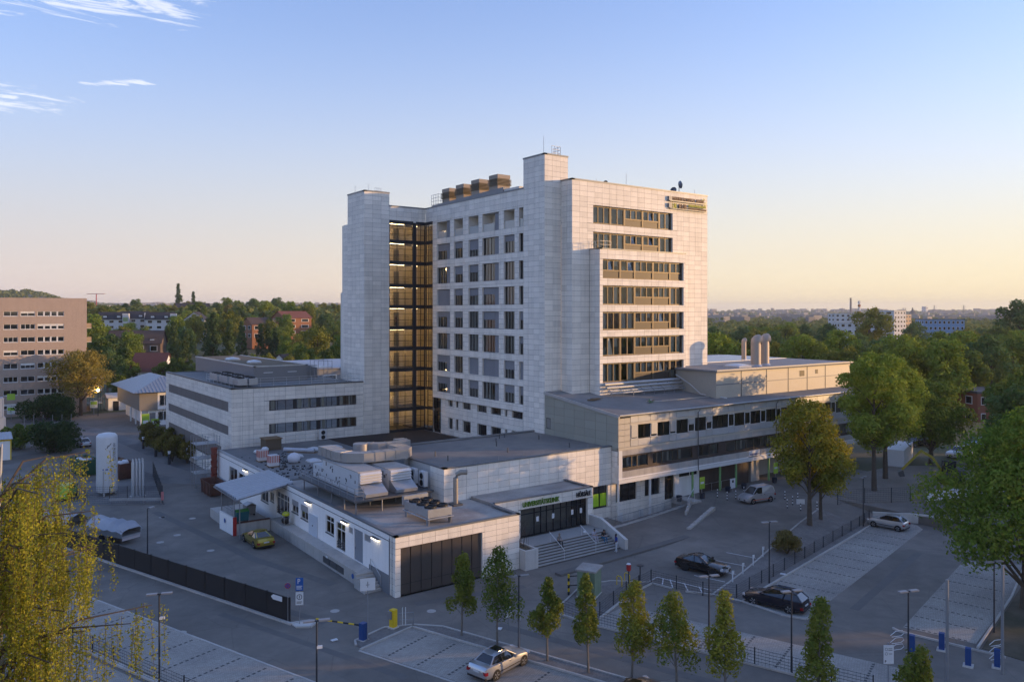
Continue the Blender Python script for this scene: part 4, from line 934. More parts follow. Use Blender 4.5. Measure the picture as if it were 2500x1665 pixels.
for t in (.245, .475, .765, .90): b = MB(); a = gl[0] + (gl[1]-gl[0])*t; WE.rect(b, a, a+.3, 2.55, 3.05, -.27, -.26); b.build('notice', M['signwhite'], f)
b = MB(); WE.rect(b, gl[0], gl[1], 3.42, 4.05, -.36, -.1); b.build('canopy_soffit', M['greyclad'], ent) if False else None
interior(ent, WE, .3, EX1-EX0-.2, 1.2, 4.8, 3.2)
b = MB(); b.box(EX0+.1, EX1-.1, EY+.4, AY0, 1.2, 1.28); b.build('hall_floor', M['conc'], ent)
mb = MB(); mb.box(EX0+.1, EX1-.1, EY+.1, AY0-.05, EZ-.5, EZ-.12); mb.build('gravel_roof', M['roofg'], ent); coping(ent, [(EX0, EY), (EX1, EY), (EX1, AY0)], EZ, .35, .08)
finish_panels(ent, 150)
text_obj('UNIVERSITÄTSKLINIK', .66, mat('letter_green', (.10, .20, .02), .5, var=.02), ent, (45.55, EY-.1, 4.28), (1, 0), .08, sx=.72, bold=.014); text_obj('HÖRSÄLE', .66, M['dark'], ent, (52.35, EY-.1, 4.32), (1, 0), .08, sx=.68, bold=.014)
stp = thing('entrance_stairs', 'wide grey stone stairs leading up to the glazed entrance', 'stairs', (43.8, 56.2, 0))
for i in range(8):
    z = 1.3*(i+1)/8; y = 56.25 + i*.3; b = MB(); b.box(43.9, 54.0, y-.045, (y+.34) if i < 7 else EY+.3, z-.05, z); st_ = b.build('step', mat('stair_tread', (.36, .345, .325), .85, var=.12, nscale=2), stp)
    b = MB(); b.box(43.92, 53.98, y+.02, EY, z-.165, z-.052); b.build('riser', mat('stair_riser_shaded', (.12, .115, .11), .85, var=.1), st_)  # dark riser colour stands for the shadow under each nosing
for x in (47.0, 50.9):
    m_r = MB(); m_r.tube([(x, 58.6, 2.25), (x, 56.3, 1.0)], .035, 6); m_r.tube([(x, 58.4, 1.25), (x, 58.4, 2.15)], .02, 5); m_r.tube([(x, 56.35, .1), (x, 56.35, 1.0)], .02, 5); m_r.build('handrail', M['chrome'] if False else M['whitem'], stp)
b = MB(); b.extr([(54.05, 55.6, 0), (54.05, 61.0, 0), (54.05, 61.0, 2.3), (54.05, 59.2, 2.3), (54.05, 55.6, .95)], (.35, 0, 0)); b.build('side_wall', M['concl'], stp)
plt = thing('planter', 'grey concrete planter with a bare climbing shrub beside the entrance stairs', 'planter', (42.4, 56.3, 0))
b = MB(); b.box(42.42, 43.88, 56.25, 56.45, 0, 1.75); b.box(43.68, 43.88, 56.45, 60.9, 0, 1.75); b.box(42.42, 42.6, 56.45, 60.9, 0, 1.75); b.build('wall', M['concl'], plt); b = MB(); b.box(42.55, 43.7, 56.4, 60.9, .2, 1.6); b.build('soil', M['soil'], plt)
mb = MB()
for i in range(26): x = q.uniform(42.8, 43.5); y = q.uniform(57.2, 59.8); mb.tube([(x, y, 1.6), (x+q.uniform(-.3, .3), y+q.uniform(-.3, .3), 2.6+q.random()), (x+q.uniform(-.6, .9), y+q.uniform(-.5, .5), 3.3+q.random()*.9)], [.02, .014, .005], 4)
mb.build('twigs', M['bark'], plt)
# ------------------------------------------------------------------ the right-hand wing with its metal attic
YW = 64.22; WX1 = 112.0
wing = thing('treatment_wing', 'long treatment wing with olive metal end wall, ribbon windows and mono-pitch roof', 'hospital wing', (XT, YW, 0))
zr0, zr1 = kz(11.9), kz(13.4)
WO = Wall((XT, YT-.02), (0, -1)); LO = YT - YW
L = PAN.setdefault(wing.name, [])
pb = MB(); pb.quad(WO.p(0, 6.0, -.03), WO.p(LO, 6.0, -.03), WO.p(LO, zr0-.05, -.03), WO.p(0, zr1-.05, -.03)); pbo = pb.build('wall', M['joint'], wing)
n = 7
for i in range(n):
    a0, a1 = LO*i/n, LO*(i+1)/n
    for j in range(6):
        z0, z1 = 7.6 + j*.95, 7.6 + (j+1)*.95; top = zr1 + (zr0-zr1)*(i+.5)/n - .1
        if z0 > top - .1: continue
        for r_ in cut((a0, a1, z0, min(z1, top)), [(.35, 1.15, 8.6, 9.9)]): L.append((WO, r_[0]+.015, r_[1]-.015, r_[2]+.015, r_[3]-.015, M['panel'], 'metal_panel', pbo))
window(wing, WO, .35, 1.15, 8.6, 9.9, .05, .06, gm=M['glassd'])
WW = Wall((XT, YW), (1, 0)); wx = lambda X: X*K - XT
zc = {k: kz(v) for k, v in dict(clt=11.7, clb=10.95, wt=10.68, wb=9.25, lpt=9.14, lpb=8.35, led=8.08, con=7.48, lwt=7.31, lwb=6.07, pt=5.79, pbm=4.9, bb=4.52).items()}
a1 = WX1 - XT
def strip(name, z0, z1, d0, d1, m, s0=0.0, s1=None, par=None):
    b = MB(); WW.rect(b, s0, a1 if s1 is None else s1, z0, z1, d0, d1); return b.build(name, m, par or wing)
strip('fascia', zc['clt'], zr0, -.3, .12, M['cladd']); strip('lintel', zc['wt'], zc['clb'], -.3, .03, M['cladd'], 1.85); strip('band', zc['con'], zc['led'], -.3, .02, M['conc'], .6); strip('ledge', zc['led'], zc['lpb'], -.3, .08, M['cladd'])
strip('parapet', zc['pbm'], zc['pt'], -.3, .06, M['conc'], .6); strip('sill_band', zc['pt'], zc['lwb'], -.3, -.04, M['brownpanel'], .6); strip('head_band', zc['lwt'], zc['con'], -.3, -.06, M['brownpanel'], .6); strip('white_beam', zc['bb'], zc['pbm'], -.5, .14, M['pvc'], 0)
b = MB(); WW.rect(b, .05, .60, zc['bb'], zc['led'], -.3, .05); b.build('white_pier', M['pvc'], wing)
L.extend([(Wall((XT-.02, AY0), (0, -1)), .02+i*.5, .5+i*.5, zc['bb']+j*.6, zc['bb']+j*.6+.57, M['stone'], 'stone_panel', pbo) for i in range(2) for j in range(6)])
for j in range(5): L.append((WW, .05, 1.0, zc['lpb']+.02+j*.66, zc['lpb']+.64+j*.66, M['cladd'], 'metal_panel', pbo)); L.append((WW, 1.02, 1.86, zc['lpb']+.02+j*.66, zc['lpb']+.64+j*.66, M['cladd'], 'metal_panel', pbo))
divs = [61.21, 62.38, 64.29, 65.45, 67.38, 68.54, 70.46, 71.67, 73.6, 74.76, 77.64, 78.85, 80.73, 81.95, 83.91, 85.1, 87.04, 88.2, 90.1, 91.3, 93.2, 94.4, 96.3, 97.5, 99.4, 100.6, 102.5, 103.7, 105.6, 106.8]
dv = [wx(v) for v in divs if v*K < WX1-1]
shut = mat('aluminium_shutter', (.50, .50, .49), .45, .3, var=.04)
for i, (s0, s1) in enumerate(zip(dv, dv[1:])):
    L.append((WW, s0+.02, s1-.02, zc['clb']+.02, zc['clt']-.02, M['alu'], 'upper_panel', pbo)); L.append((WW, s0+.02, s1-.02, zc['lpb']+.03, zc['lpt']-.02, M['alu'], 'lower_panel', pbo))
    if i % 2 == 0:
        f = window(wing, WW, s0+.03, s1-.03, zc['lpt'], zc['wt'], .06, .09, fm=M['pvc'], gm=M['glassd'])
        cl = (1.0, .97, .92, .55, .5, 0, 0, .0)[min(7, i//2)]
        if cl:
            for k in range(int(cl*12)): b = MB(); z = zc['wt']-.02-k*.115; WW.rect(b, s0+.1, s1-.1, z-.1, z, .03, .06); b.build('shutter_slat', shut, f)
            b = MB(); WW.rect(b, s0+.02, s1-.02, zc['lpt']-.02, zc['lpt']+.05, 0, .12); b.build('sill', shut, f)
    else:
        nn = 2 if s1-s0 < 2.4 else 3; window(wing, WW, s0, s1, zc['lpt'], zc['wt'], .08, .05, [s0+(s1-s0)*k/nn for k in range(1, nn)], (), M['dark'], M['glassd'])
strip('backing', zc['lpb'], zc['clt'], -.12, -.1, M['joint'], 1.85) if False else None
ld = [60.09, 61.56, 62.4, 63.98, 64.79, 65.41, 66.29, 68.02, 68.94, 71.33, 72.42, 73.25, 74.37, 75.93, 77.38, 79.3, 81.26, 82.81, 84.06, 85.42, 87.2, 89, 90.8, 92.4, 94.2, 96, 97.8, 99.6, 101.4, 103.2, 105, 107]
ld = [wx(v) for v in ld if v*K < WX1-.5]
for i, (s0, s1) in enumerate(zip(ld, ld[1:])):
    if i in (3, 9, 13): b = MB(); WW.rect(b, s0, s1, zc['lwb'], zc['lwt'], -.2, -.1); b.build('brown_infill', M['brownpanel'], wing); continue
    window(wing, WW, s0, s1, zc['lwb'], zc['lwt'], .2, .06, fm=M['bronze'], gm=M['glass'], curtains=1 if i % 3 else 2)
interior(wing, WW, .3, a1, 4.6, zr0-.4, 2.4, [kz(7.8)])
# roof
b = MB(); b.extr([(XT-.1, YW-.25, zr0), (XT-.1, YT, zr1), (XT-.1, YT, zr1-.22), (XT-.1, YW-.25, zr0-.22)], (WX1-XT, 0, 0)); b.build('pitched_roof', M['roofd'], wing)
b = MB(); b.extr([(XT-.2, YW-.3, zr0+.04), (XT-.2, YT-.1, zr1+.04), (XT-.2, YT-.1, zr1-.3), (XT-.2, YW-.3, zr0-.3)], (.16, 0, 0)); b.build('verge', M['steel'], wing); b = MB(); b.tube([(XT-.1, YW-.33, zr0-.02), (WX1, YW-.33, zr0-.02)], .09, 6); b.build('gutter', M['steel'], wing)
for X in (72.08, 87.0): 
    x = X*K; b = MB(); b.tube([(x+.1, YW-.33, zr0-.05), (x+.1, YW-.3, zr0-.35), (x, YW-.12, zr0-.6), (x, YW-.14, zc['bb'])], .05, 6); b.build('downpipe', M['steeld'], wing)
# ground floor: stone piers, big panes, brown boards, green columns
YG = YW + 1.0; WG = Wall((XT, YG), (1, 0))
gh = [(wx(59.95), wx(63.1), 1.55, 4.45), (wx(64.4), wx(66.8), 1.65, 4.45), (wx(67.6), wx(69.2), .75, 4.2)]
facade(wing, WG, -.1, wx(69.35), -1.1, 4.7, M['stone'], 1.2, .6, gh, .25)
for h in gh[:2]: window(wing, WG, *h, dep=.22, t=.07, vs=[h[0]+(h[1]-h[0])*t for t in (.36, .66)], gm=M['glassd'], split=True)
f = window(wing, WG, *gh[2], dep=.22, t=.09, vs=((gh[2][0]+gh[2][1])/2,), hs=(3.1,), fm=M['bronze'], gm=M['glassd'], name='double_door')
interior(wing, WG, -.2, a1, -1, 4.7, 2.2)
for s0, s1 in ((.9, 1.6), (4.2, 4.9)): b = MB(); WG.rect(b, s0, s1, -.55, .35, .02, .06); b.build('basement_window', M['pvc'], wing)
b = MB(); WG.rect(b, wx(69.35), wx(73.5), .3, 4.7, -.2, 0); b.build('white_wall', M['white'], wing); b = MB(); WG.rect(b, wx(70), wx(71.7), 3.2, 4.2, 0, .05); WG.rect(b, wx(71.9), wx(73), 3.2, 4.2, 0, .05); b.build('dark_window_strip', M['black'], wing)
for i in range(10): b = MB(); s0 = wx(73.55)+i*.93; WG.rect(b, s0+.01, s0+.92, .5, 4.7, -.2, -.02); b.build('brown_board', M['brownpanel'], wing)
b = MB(); s0 = wx(73.55)+9.3; WG.rect(b, s0+.2, a1, .5, 4.7, -6, -5.9); WG.rect(b, s0, s0+.2, .5, 4.7, -6, 0); b.build('gateway_wall', M['brownpanel'], wing)
b = MB(); WG.rect(b, wx(83.5), wx(85.2), .5, 4.7, -3, -.2); b.build('gateway_pier', M['conc'], wing)
b = MB(); b.box(XT, WX1, YW-.1, YW+8, 4.35, 4.5); b.build('soffit', M['white'], wing)
for x, m_c, r_ in ((59.6, 'pvc', .16), (64.45, 'pvc', .16), (71.5, 'green', .14), (76.4, 'green', .14), (79.4, 'green', .14), (85.9, 'green', .14), (91, 'green', .14)): MB().tube([(x*K, YW+.25, -1.05 if x < 68 else .4), (x*K, YW+.25, 4.4)], r_, 8).build('column', M[m_c], wing)
b = MB(); WW.rect(b, wx(81.55), wx(83.6), zc['pbm']+.1, zc['pt']+.05, .07, .1); sg = b.build('sign_board', M['signwhite'], wing); text_obj('Notfallaufnahme', .30, mat('letter_navy', (.02, .04, .2), .5, var=0), wing, (81.68*K, YW-.12, zc['pbm']+.36), (1, 0), .01, sx=.88, bold=.006)
b = MB(); WG.rect(b, wx(78.0), wx(78.9), 3.9, 4.4, 0, .35); b.build('outdoor_unit', M['whitem'], wing)
mb = MB(); rails(mb, [WG.p(wx(73.6), .85, .3), WG.p(wx(79), .9, .3)], .95, .025, 1.8, 1); mb.build('handrail', M['steel'], wing)
# attic storey in ribbed cladding
PX0, PX1, PY, PZ0, PZ1 = 81.2, 112.0, 66.9, 11.9, 15.25
pen = MB()
for k in range(13): z = PZ0 + k*.255; pen.box(PX0, PX1, PY, PY+.06, z, z+.23)
att = pen.build('ribbed_cladding', M['cladd'], wing); att['kind'] = 'stuff'
b = MB(); b.box(PX0+.03, PX1, PY+.03, 92, PZ0-1, PZ1); b.build('attic_body', M['cladd'], wing)
b = MB(); b.box(PX0-.02, PX1+.01, PY-.02, PY, 13.55, 13.7); b.build('attic_stripe', M['greyclad'], wing)
for x in (86.2, 91.6, 96.5, 101, 105.5): b = MB(); b.box(x-.05, x+.05, PY-.035, PY+.02, PZ0, PZ1); b.build('downpipe', M['steeld'], wing)
b = MB(); b.box(99.2, 100.3, PY-.03, PY+.02, 13.9, 14.7); b.box(103.0, 103.6, PY-.03, PY+.02, 14.1, 14.7); b.build('attic_window', M['bronzepanel'], wing)
b = MB()
for k in range(13): z = PZ0-.8 + k*.31; b.box(PX0-.05, PX0+.01, PY, YT-1.6, z, z+.28)
o = b.build('ribbed_side', M['cladd'], wing); o['kind'] = 'stuff'
b = MB(); b.prism([(PX0-.3, PY-.35), (PX1+.3, PY-.35), (PX1+.3, 92.2), (PX0-.3, 92.2)], PZ1, PZ1+.25); b.build('attic_roof', mat('attic_roof', (.25, .25, .25), .8, var=.15, nscale=.8), wing)
coping(wing, [(PX0-.3, PY-.35), (PX1+.3, PY-.35)], PZ1+.2, .3, .12, M['cladd'])
b = MB(); b.box(90, PX1, 78, 90, PZ1+.25, PZ1+.3); b.build('metal_roof_field', M['steel'], wing)
finish_panels(wing)
def cowl(x, y, r, h_, label, az=-10):
    t = thing('ventilation_cowl', label, 'ventilation cowl', (x, y, PZ1+.25), 'intake cowls on the attic roof'); z = PZ1+.2; c_, s_ = math.cos(R(az)), math.sin(R(az))
    pts = [(x, y, z), (x, y, z+h_-r*1.1)]; 
    MB().tube(pts, r, 16, False).build('shaft', mat('cowl_beige', (.42, .36, .31), .5, .2, var=.06), t, True)
    P = []
    for i in range(7):
        a = R(90*i/6); row = []
        cx_ = x + c_*r*.75*(1-math.cos(a)) ; cy_ = y + s_*r*.75*(1-math.cos(a)); cz_ = z+h_-r*1.1 + r*.55*math.sin(a); rad = r*(1+.2*i/6)
        for j in range(16):
            b_ = 2*math.pi*j/16; lx, ly = math.cos(b_)*rad, math.sin(b_)*rad
            row.append((cx_ + c_*lx*math.cos(a) - s_*ly, cy_ + s_*lx*math.cos(a) + c_*ly, cz_ - lx*math.sin(a)))
        P.append(row)
    MB().grid(P, True).build('hood', mat('cowl_beige', (.42, .36, .31)), t, True)
    Pm = [sum(Vector(v) for v in P[-2][:]) / 1 if False else Vector((0, 0, 0))]
    cc = [sum(v[k] for v in P[5])/16 for k in range(3)]
    MB().grid([[tuple(np.array(v)*.97 + np.array(cc)*.03) for v in P[5]], [tuple(np.array(v)*.05 + np.array(cc)*.95) for v in P[5]]], True).build('mouth', M['black'], t)
    MB().lathe((x, y), [(r*1.35, z), (r*1.05, z+.25)], 16).build('collar', M['steel'], t)
cowl(92.6, 69.4, .68, 4.0, 'nearest of the two big beige intake cowls on the attic roof'); cowl(95.6, 70.2, .68, 4.1, 'rear one of the two big beige intake cowls on the attic roof'); cowl(102.3, 78.9, .36, 3.3, 'slim beige intake cowl standing apart behind the big pair')
def skylight(x, y, z, s, label, grp, flat=False):
    t = thing('roof_light', label, 'skylight', (x, y, z), grp); MB().box(x-s, x+s, y-s, y+s, z-.1, z+.18).build('curb', M['concl'], t)
    MB().grid([[(x-s, y-s, z+.18), (x+s, y-s, z+.18), (x+s, y+s, z+.18), (x-s, y+s, z+.18)], [(x-s*.8, y-s*.8, z+.35), (x+s*.8, y-s*.8, z+.35), (x+s*.8, y+s*.8, z+.35), (x-s*.8, y+s*.8, z+.35)], [(x-s*.1, y-s*.1, z+.5), (x+s*.1, y-s*.1, z+.5), (x+s*.1, y+s*.1, z+.5), (x-s*.1, y+s*.1, z+.5)]], True).build('dome', mat('acrylic_dome', (.62, .62, .63), .25, var=.06, spec=.6), t, True)
skylight(88.5, 69.3, PZ1+.25, 1.3, 'white pyramid roof light beside the beige intake cowls', 'attic roof lights'); skylight(89.5, 85, PZ1+.25, 1.6, 'white roof light at the far edge of the attic roof by the tower', 'attic roof lights')
# pipes, planks and scaffold clutter on the pitched roof
pr = thing('roof_pipe_run', 'galvanised duct and pipe run along the foot of the sunlit tower front', 'ductwork', (66, 72.4, 12.6))
rz = lambda y: zr0 + (zr1-zr0)*(y-YW)/(YT-YW)
for k, (dy, dz, r_) in enumerate(((-.5, 1.55, .22), (-.9, 1.15, .16), (-1.2, .75, .1), (-1.6, .5, .08))): MB().tube([(67.2, YB+dy, rz(72)+dz), (80.8, YB+dy, rz(72)+dz)], r_, 8).build('pipe', M['steel'], pr)
for i in range(8): x_ = 67.4+i*1.85; MB().tube([(x_, YB-1.7, rz(71)-.2), (x_, YB-1.7, rz(72)+.55), (x_, YB-.3, rz(72)+1.45)], .035, 5).build('bracket', M['galv'], pr)
pq = thing('cable_tray', 'thin cable tray lying across the dark pitched roof', 'cable tray', (70, 67, 12)); 
MB().obox((77, 68.0), unit((70.5, 66.6), (84, 66.3))[0], 14, .25, rz(67.5)+.1, rz(67.5)+.2).build('tray', M['steel'], pq); MB().tube([(80.7, YT-4, 14.6), (80.8, 71, 13.5), (80.9, 69.2, rz(69)+.2), (82.4, 66.2, rz(66)+.2)], .07, 6).build('conduit', M['whitem'], pq)
for i, (x, y, rot, lab) in enumerate(((70.6, 68.4, 20, 'green plastic mesh and boards heaped on the dark pitched roof'), (64.2, 71.3, -8, 'pale timber boards lying on the dark roof below the shaft'))):
    t = thing('board_pile', lab, 'board pile', (x, y, rz(y)))
    for k in range(5): b = MB(); b.obox((x+q.uniform(-.5, .5), y+q.uniform(-.4, .4)), U(rot+q.uniform(-25, 25)), q.uniform(1.2, 2.4), .25, rz(y)+.02+k*.05, rz(y)+.07+k*.05); b.build('board', M['wood'] if i else (mat('mesh_green', (.08, .22, .08), .8), M['steel'], M['wood'])[k % 3], t)
# ------------------------------------------------------------------ three-storey annex on the left
NX0, NX1, NY, NY1, NZ = 31.9, X5, 107.33, 144.4, 12.72
anx = thing('annex_block', 'three-storey pale stone annex with ribbon windows and a grey rooftop plant room', 'annex', (NX0, NY, 0))
WN = Wall((NX0, NY), (1, 0)); n0, n1 = 36.98-NX0, 49.92-NX0
nh = [(n0, n1, 9.48, 10.9), (n0, n1, 6.32, 7.66)]
facade(anx, WN, 0, NX1-NX0, 4.6, NZ, M['stone2'], 1.5, .62, nh, .25)
for k, h in enumerate(nh):
    g_ = [h[0], 40.42-NX0, 41.92-NX0-1.5, 43.6-NX0, 45.2-NX0, 47.3-NX0, h[1]]
    edges = [h[0], 40.5-NX0, 40.9-NX0, 43.9-NX0, 44.4-NX0, 47.0-NX0, 47.3-NX0, h[1]]
    for i in range(0, 7, 2):
        e0, e1 = edges[i], edges[i+1]; window(anx, WN, e0, e1, h[2], h[3], .2, .06, [e0+(e1-e0)*t for t in (.36, .68)], (), M['dark'], M['glass'], 0, 2 if i % 4 else 1, split=True)
    for i in range(1, 6, 2): b = MB(); WN.rect(b, edges[i], edges[i+1], h[2], h[3], -.2, -.16); b.build('dark_infill', M['dark'], anx)
WNL = Wall((NX0, NY1), (0, -1)); ls = lambda Y: NY1 - Y
lh = [(ls(142.5), ls(108.7), 9.55, 10.9), (ls(142.5), ls(108.7), 6.4, 7.65), (ls(142.5), ls(112), 2.2, 4.5)]
facade(anx, WNL, 0, NY1-NY, 0, NZ, M['stone2'], 1.9, .62, lh, .2)
shm = mat('grey_sunblind', (.17, .155, .145), .7, var=.06, island=.05)
for h in lh:
    n = 12 if h[2] > 5 else 9
    for i in range(n):
        e0 = h[0]+(h[1]-h[0])*i/n; e1 = h[0]+(h[1]-h[0])*(i+1)/n; window(anx, WNL, e0+.02, e1-.02, h[2], h[3], .15, .05, (), (), M['dark'], M['glassd'], (1.0 if h[2] > 5 else .9), 0, shm)
mb = MB(); mb.box(NX0+.1, NX1-.05, NY+.1, NY1, NZ-.5, NZ-.15); mb.quad((NX0, NY1, 0), (NX0, NY1, NZ), (NX1, NY1, NZ), (NX1, NY1, 0)); mb.build('roof_deck', M['roofd'], anx)
coping(anx, [(NX0, NY1), (NX0, NY), (NX1, NY)], NZ, .5, .12, M['steeld'])
mb = MB(); mb.box(38.2, 46.4, 117.4, 150, NZ-.3, 14.85); pr_ = mb.build('plant_room', M['greyclad'], anx)
mb = MB(); mb.box(38.4, 46.2, 117.6, 149.8, 14.85, 14.92); mb.build('green_roof', mat('sedum_roof', (.16, .12, .075), .95, var=.25, nscale=1.5), pr_); coping(pr_, [(38.2, 150), (38.2, 117.4), (46.4, 117.4), (46.4, 150)], 14.85, .35, .12, M['steel'])
mb = MB(); mb.box(46.4, 49.5, 121, 150, NZ-.3, 14.5); mb.build('plant_room', M['greyclad'], anx)
for x in (40.3, 44.0): b = MB(); b.box(x-.7, x+.7, 117.36, 117.4, 13.9, 14.0); b.build('wall_louvre', M['signwhite'], anx)
mb = MB(); rails(mb, [(NX0+.5, NY+.8, NZ+.1), (NX1-.3, NY+.8, NZ+.1)], 1.1, .03, 1.8, 3); mb.build('roof_railing', M['steel'], anx); mb = MB(); rails(mb, [(NX0+.5, NY+.8, NZ+.1), (NX0+.5, NY+14, NZ+.1)], 1.1, .03, 1.8, 3); mb.build('roof_railing', M['steel'], anx)
skylight(41, 126, 14.92, .9, 'front roof light on the grey annex plant room', 'annex roof lights'); skylight(43.2, 122, 14.92, .9, 'rear roof light on the grey annex plant room', 'annex roof lights') if False else skylight(40.6, 136, 14.92, 1.0, 'rear roof light on the grey annex plant room', 'annex roof lights')
finish_panels(anx)
for i in range(6):
    x, y = 34.2 + (i % 2)*1.5, 112 + (i//2)*5.0; t = thing('cooling_unit', 'black-topped cooling unit on the annex roof edge', 'cooling unit', (x, y, NZ), 'cooling units on the annex roof')
    MB().box(x-.6, x+.6, y-2, y+2, NZ+.2, NZ+1.1).build('casing', M['steel'], t)
    for k in range(3): MB().lathe((x, y-1.3+k*1.3), [(.5, NZ+1.1), (.5, NZ+1.25), (.42, NZ+1.25), (.42, NZ+1.15)], 12).build('fan', M['black'], t)
# scaffold tower on the annex roof next to the stair shaft
def scaffold(name, label, x0, y0, nx, ny, z0, lifts, bay=1.9, dep=1.1, lh_=1.9):
    t = thing(name, label, 'scaffold', (x0, y0, z0))
    for i in range(nx+1):
        for j in range(ny+1): MB().tube([(x0+i*bay, y0+j*dep, z0), (x0+i*bay, y0+j*dep, z0+lifts*lh_+1.0)], .04, 5).build('standard', M['galv'], t)
    for k in range(1, lifts+1):
        z = z0+k*lh_
        for j in range(ny+1):
            MB().tube([(x0, y0+j*dep, z), (x0+nx*bay, y0+j*dep, z)], .03, 4).build('ledger', M['galv'], t); MB().tube([(x0, y0+j*dep, z+.95), (x0+nx*bay, y0+j*dep, z+.95)], .03, 4).build('guard_rail', M['galv'], t)
        MB().box(x0, x0+nx*bay, y0+.05, y0+ny*dep-.05, z-.03, z+.03).build('deck', M['steel'], t)
        MB().tube([(x0, y0, z-lh_), (x0+nx*bay, y0, z)], .025, 4).build('brace', M['galv'], t)
scaffold('scaffold_tower', 'small scaffold tower on the annex roof beside the stair shaft', 46.8, 114, 1, 2, NZ, 1, 2.2, 1.6)
scaffold('scaffold_stair', 'grey tube scaffold standing at the far corner of the service wing', 27.4, 107.4, 2, 2, 0, 3, 1.5, 1.3)
ch = thing('rubble_chute', 'faded red rubble chute hanging beside the scaffold', 'rubble chute', (29.2, 106.4, 0))
for k in range(5): MB().lathe((29.35, 106.2), [(.34, 1.2+k*.85), (.45, 2.0+k*.85)], 10).build('chute_section', mat('chute_red', (.20, .05, .035), .7, var=.2), ch)
sk = thing('rubble_skip', 'rusty brown rubble skip below the red chute', 'skip', (28.5, 103.6, 0))
def skip_mesh(t, x, y, u, l, wd, h_, m, zb=.1):
    v = (-u[1], u[0])
    def pt(a, b, z): return (x + u[0]*a + v[0]*b, y + u[1]*a + v[1]*b, z)
    b = MB(); o_ = [(-l/2, -wd/2), (l/2, -wd/2), (l/2, wd/2), (-l/2, wd/2)]; lo = [(a*.78, c*.92) for a, c in o_]
    b.grid([[pt(*p, zb) for p in lo], [pt(*p, zb+h_) for p in o_]], True); b.quad(*[pt(*p, zb) for p in lo]); i_ = [(a*.95, c*.93) for a, c in o_]
    b.grid([[pt(*p, zb+h_) for p in o_], [pt(*p, zb+h_) for p in i_], [pt(a*.78, c*.9, zb+.1) for a, c in i_]], True); b.quad(*[pt(a*.78, c*.9, zb+.4) for a, c in i_]); b.build('tub', m, t)
    for k in (-.3, 0, .3):
        for s_ in (-1, 1): MB().tube([pt(k*l, s_*(wd/2+.03), zb), pt(k*l*1.05, s_*(wd/2+.06), zb+h_)], .05, 4).build('rib', m, t)
skip_mesh(sk, 28.5, 103.5, (0, 1), 4.6, 2.0, 1.6, M['rust'])
for nm, lab, x, y, l, m_ in (('rubble_skip', 'tall rusty brown skip behind the white gas tank', 20.8, 121.6, 6.0, M['rust']), ('rubble_skip', 'dark green skip heaped with plastic beside the rusty one', 17.2, 127.0, 5.0, mat('skip_green', (.03, .10, .06), .7, var=.15))):
    t = thing(nm, lab, 'skip', (x, y, 0)); skip_mesh(t, x, y, unit((20.8, 121.3), (18.6, 132))[0], l, 2.3, 2.2, m_)
    for k in range(5): sack(t, x+q.uniform(-.7, .7), y+q.uniform(-1.8, 1.8), 1.5, .6, .6, .9, (M['signwhite'], M['wood'], mat('sheet_blue', (.25, .33, .5), .5))[k % 3], k+50, 'rubbish')
for i, (x, y) in enumerate(((14.6, 88.2), (10.6, 94.6))):
    t = thing('builders_trailer', ('flatbed trailer heaped with tarpaulins behind the black screen fence', 'second trailer with covered load near the birch')[i], 'trailer', (x, y, 0)); u = unit((15, 86.6), (8.5, 99.5))[0]; v = (-u[1], u[0])
    b = MB(); b.obox((x, y), u, 5.2, 2.1, .75, .95); b.build('bed', M['steel'], t)
    for s_ in (-1, 1):
        b = MB(); b.obox((x+v[0]*s_*1.05, y+v[1]*s_*1.05), u, 5.2, .05, .95, 1.5); b.build('side_board', M['steel'], t)
        for k in (-.7, .7): b = MB(); c_ = (x+u[0]*k+v[0]*s_*.9, y+u[1]*k+v[1]*s_*.9); b.tube([(c_[0]-v[0]*.1, c_[1]-v[1]*.1, .36), (c_[0]+v[0]*.1, c_[1]+v[1]*.1, .36)], .36, 12); b.build('wheel', M['tyre'], t)
    P = []
    for a in range(9):
        row = []
        for c_ in range(7): s_ = (a/8-.5)*5.4; r_ = (c_/6-.5)*2.5; row.append((x+u[0]*s_+v[0]*r_, y+u[1]*s_+v[1]*r_, 1.55+.75*math.cos(r_*1.0)*abs(math.sin(a*1.7+i))+q.uniform(-.08, .08)-(.35 if c_ in (0, 6) else 0)))
        P.append(row)
    b = MB().grid(P); b.build('tarpaulin', mat('tarp_grey', (.36, .38, .42), .5, var=.12, nscale=1.5), t, 'all')
    b = MB(); b.obox((x-u[0]*2.55, y-u[1]*2.55), u, .06, 2.0, .5, .8); b.build('tail_board', mat('warning_stripe', (.55, .5, .5), .5), t)
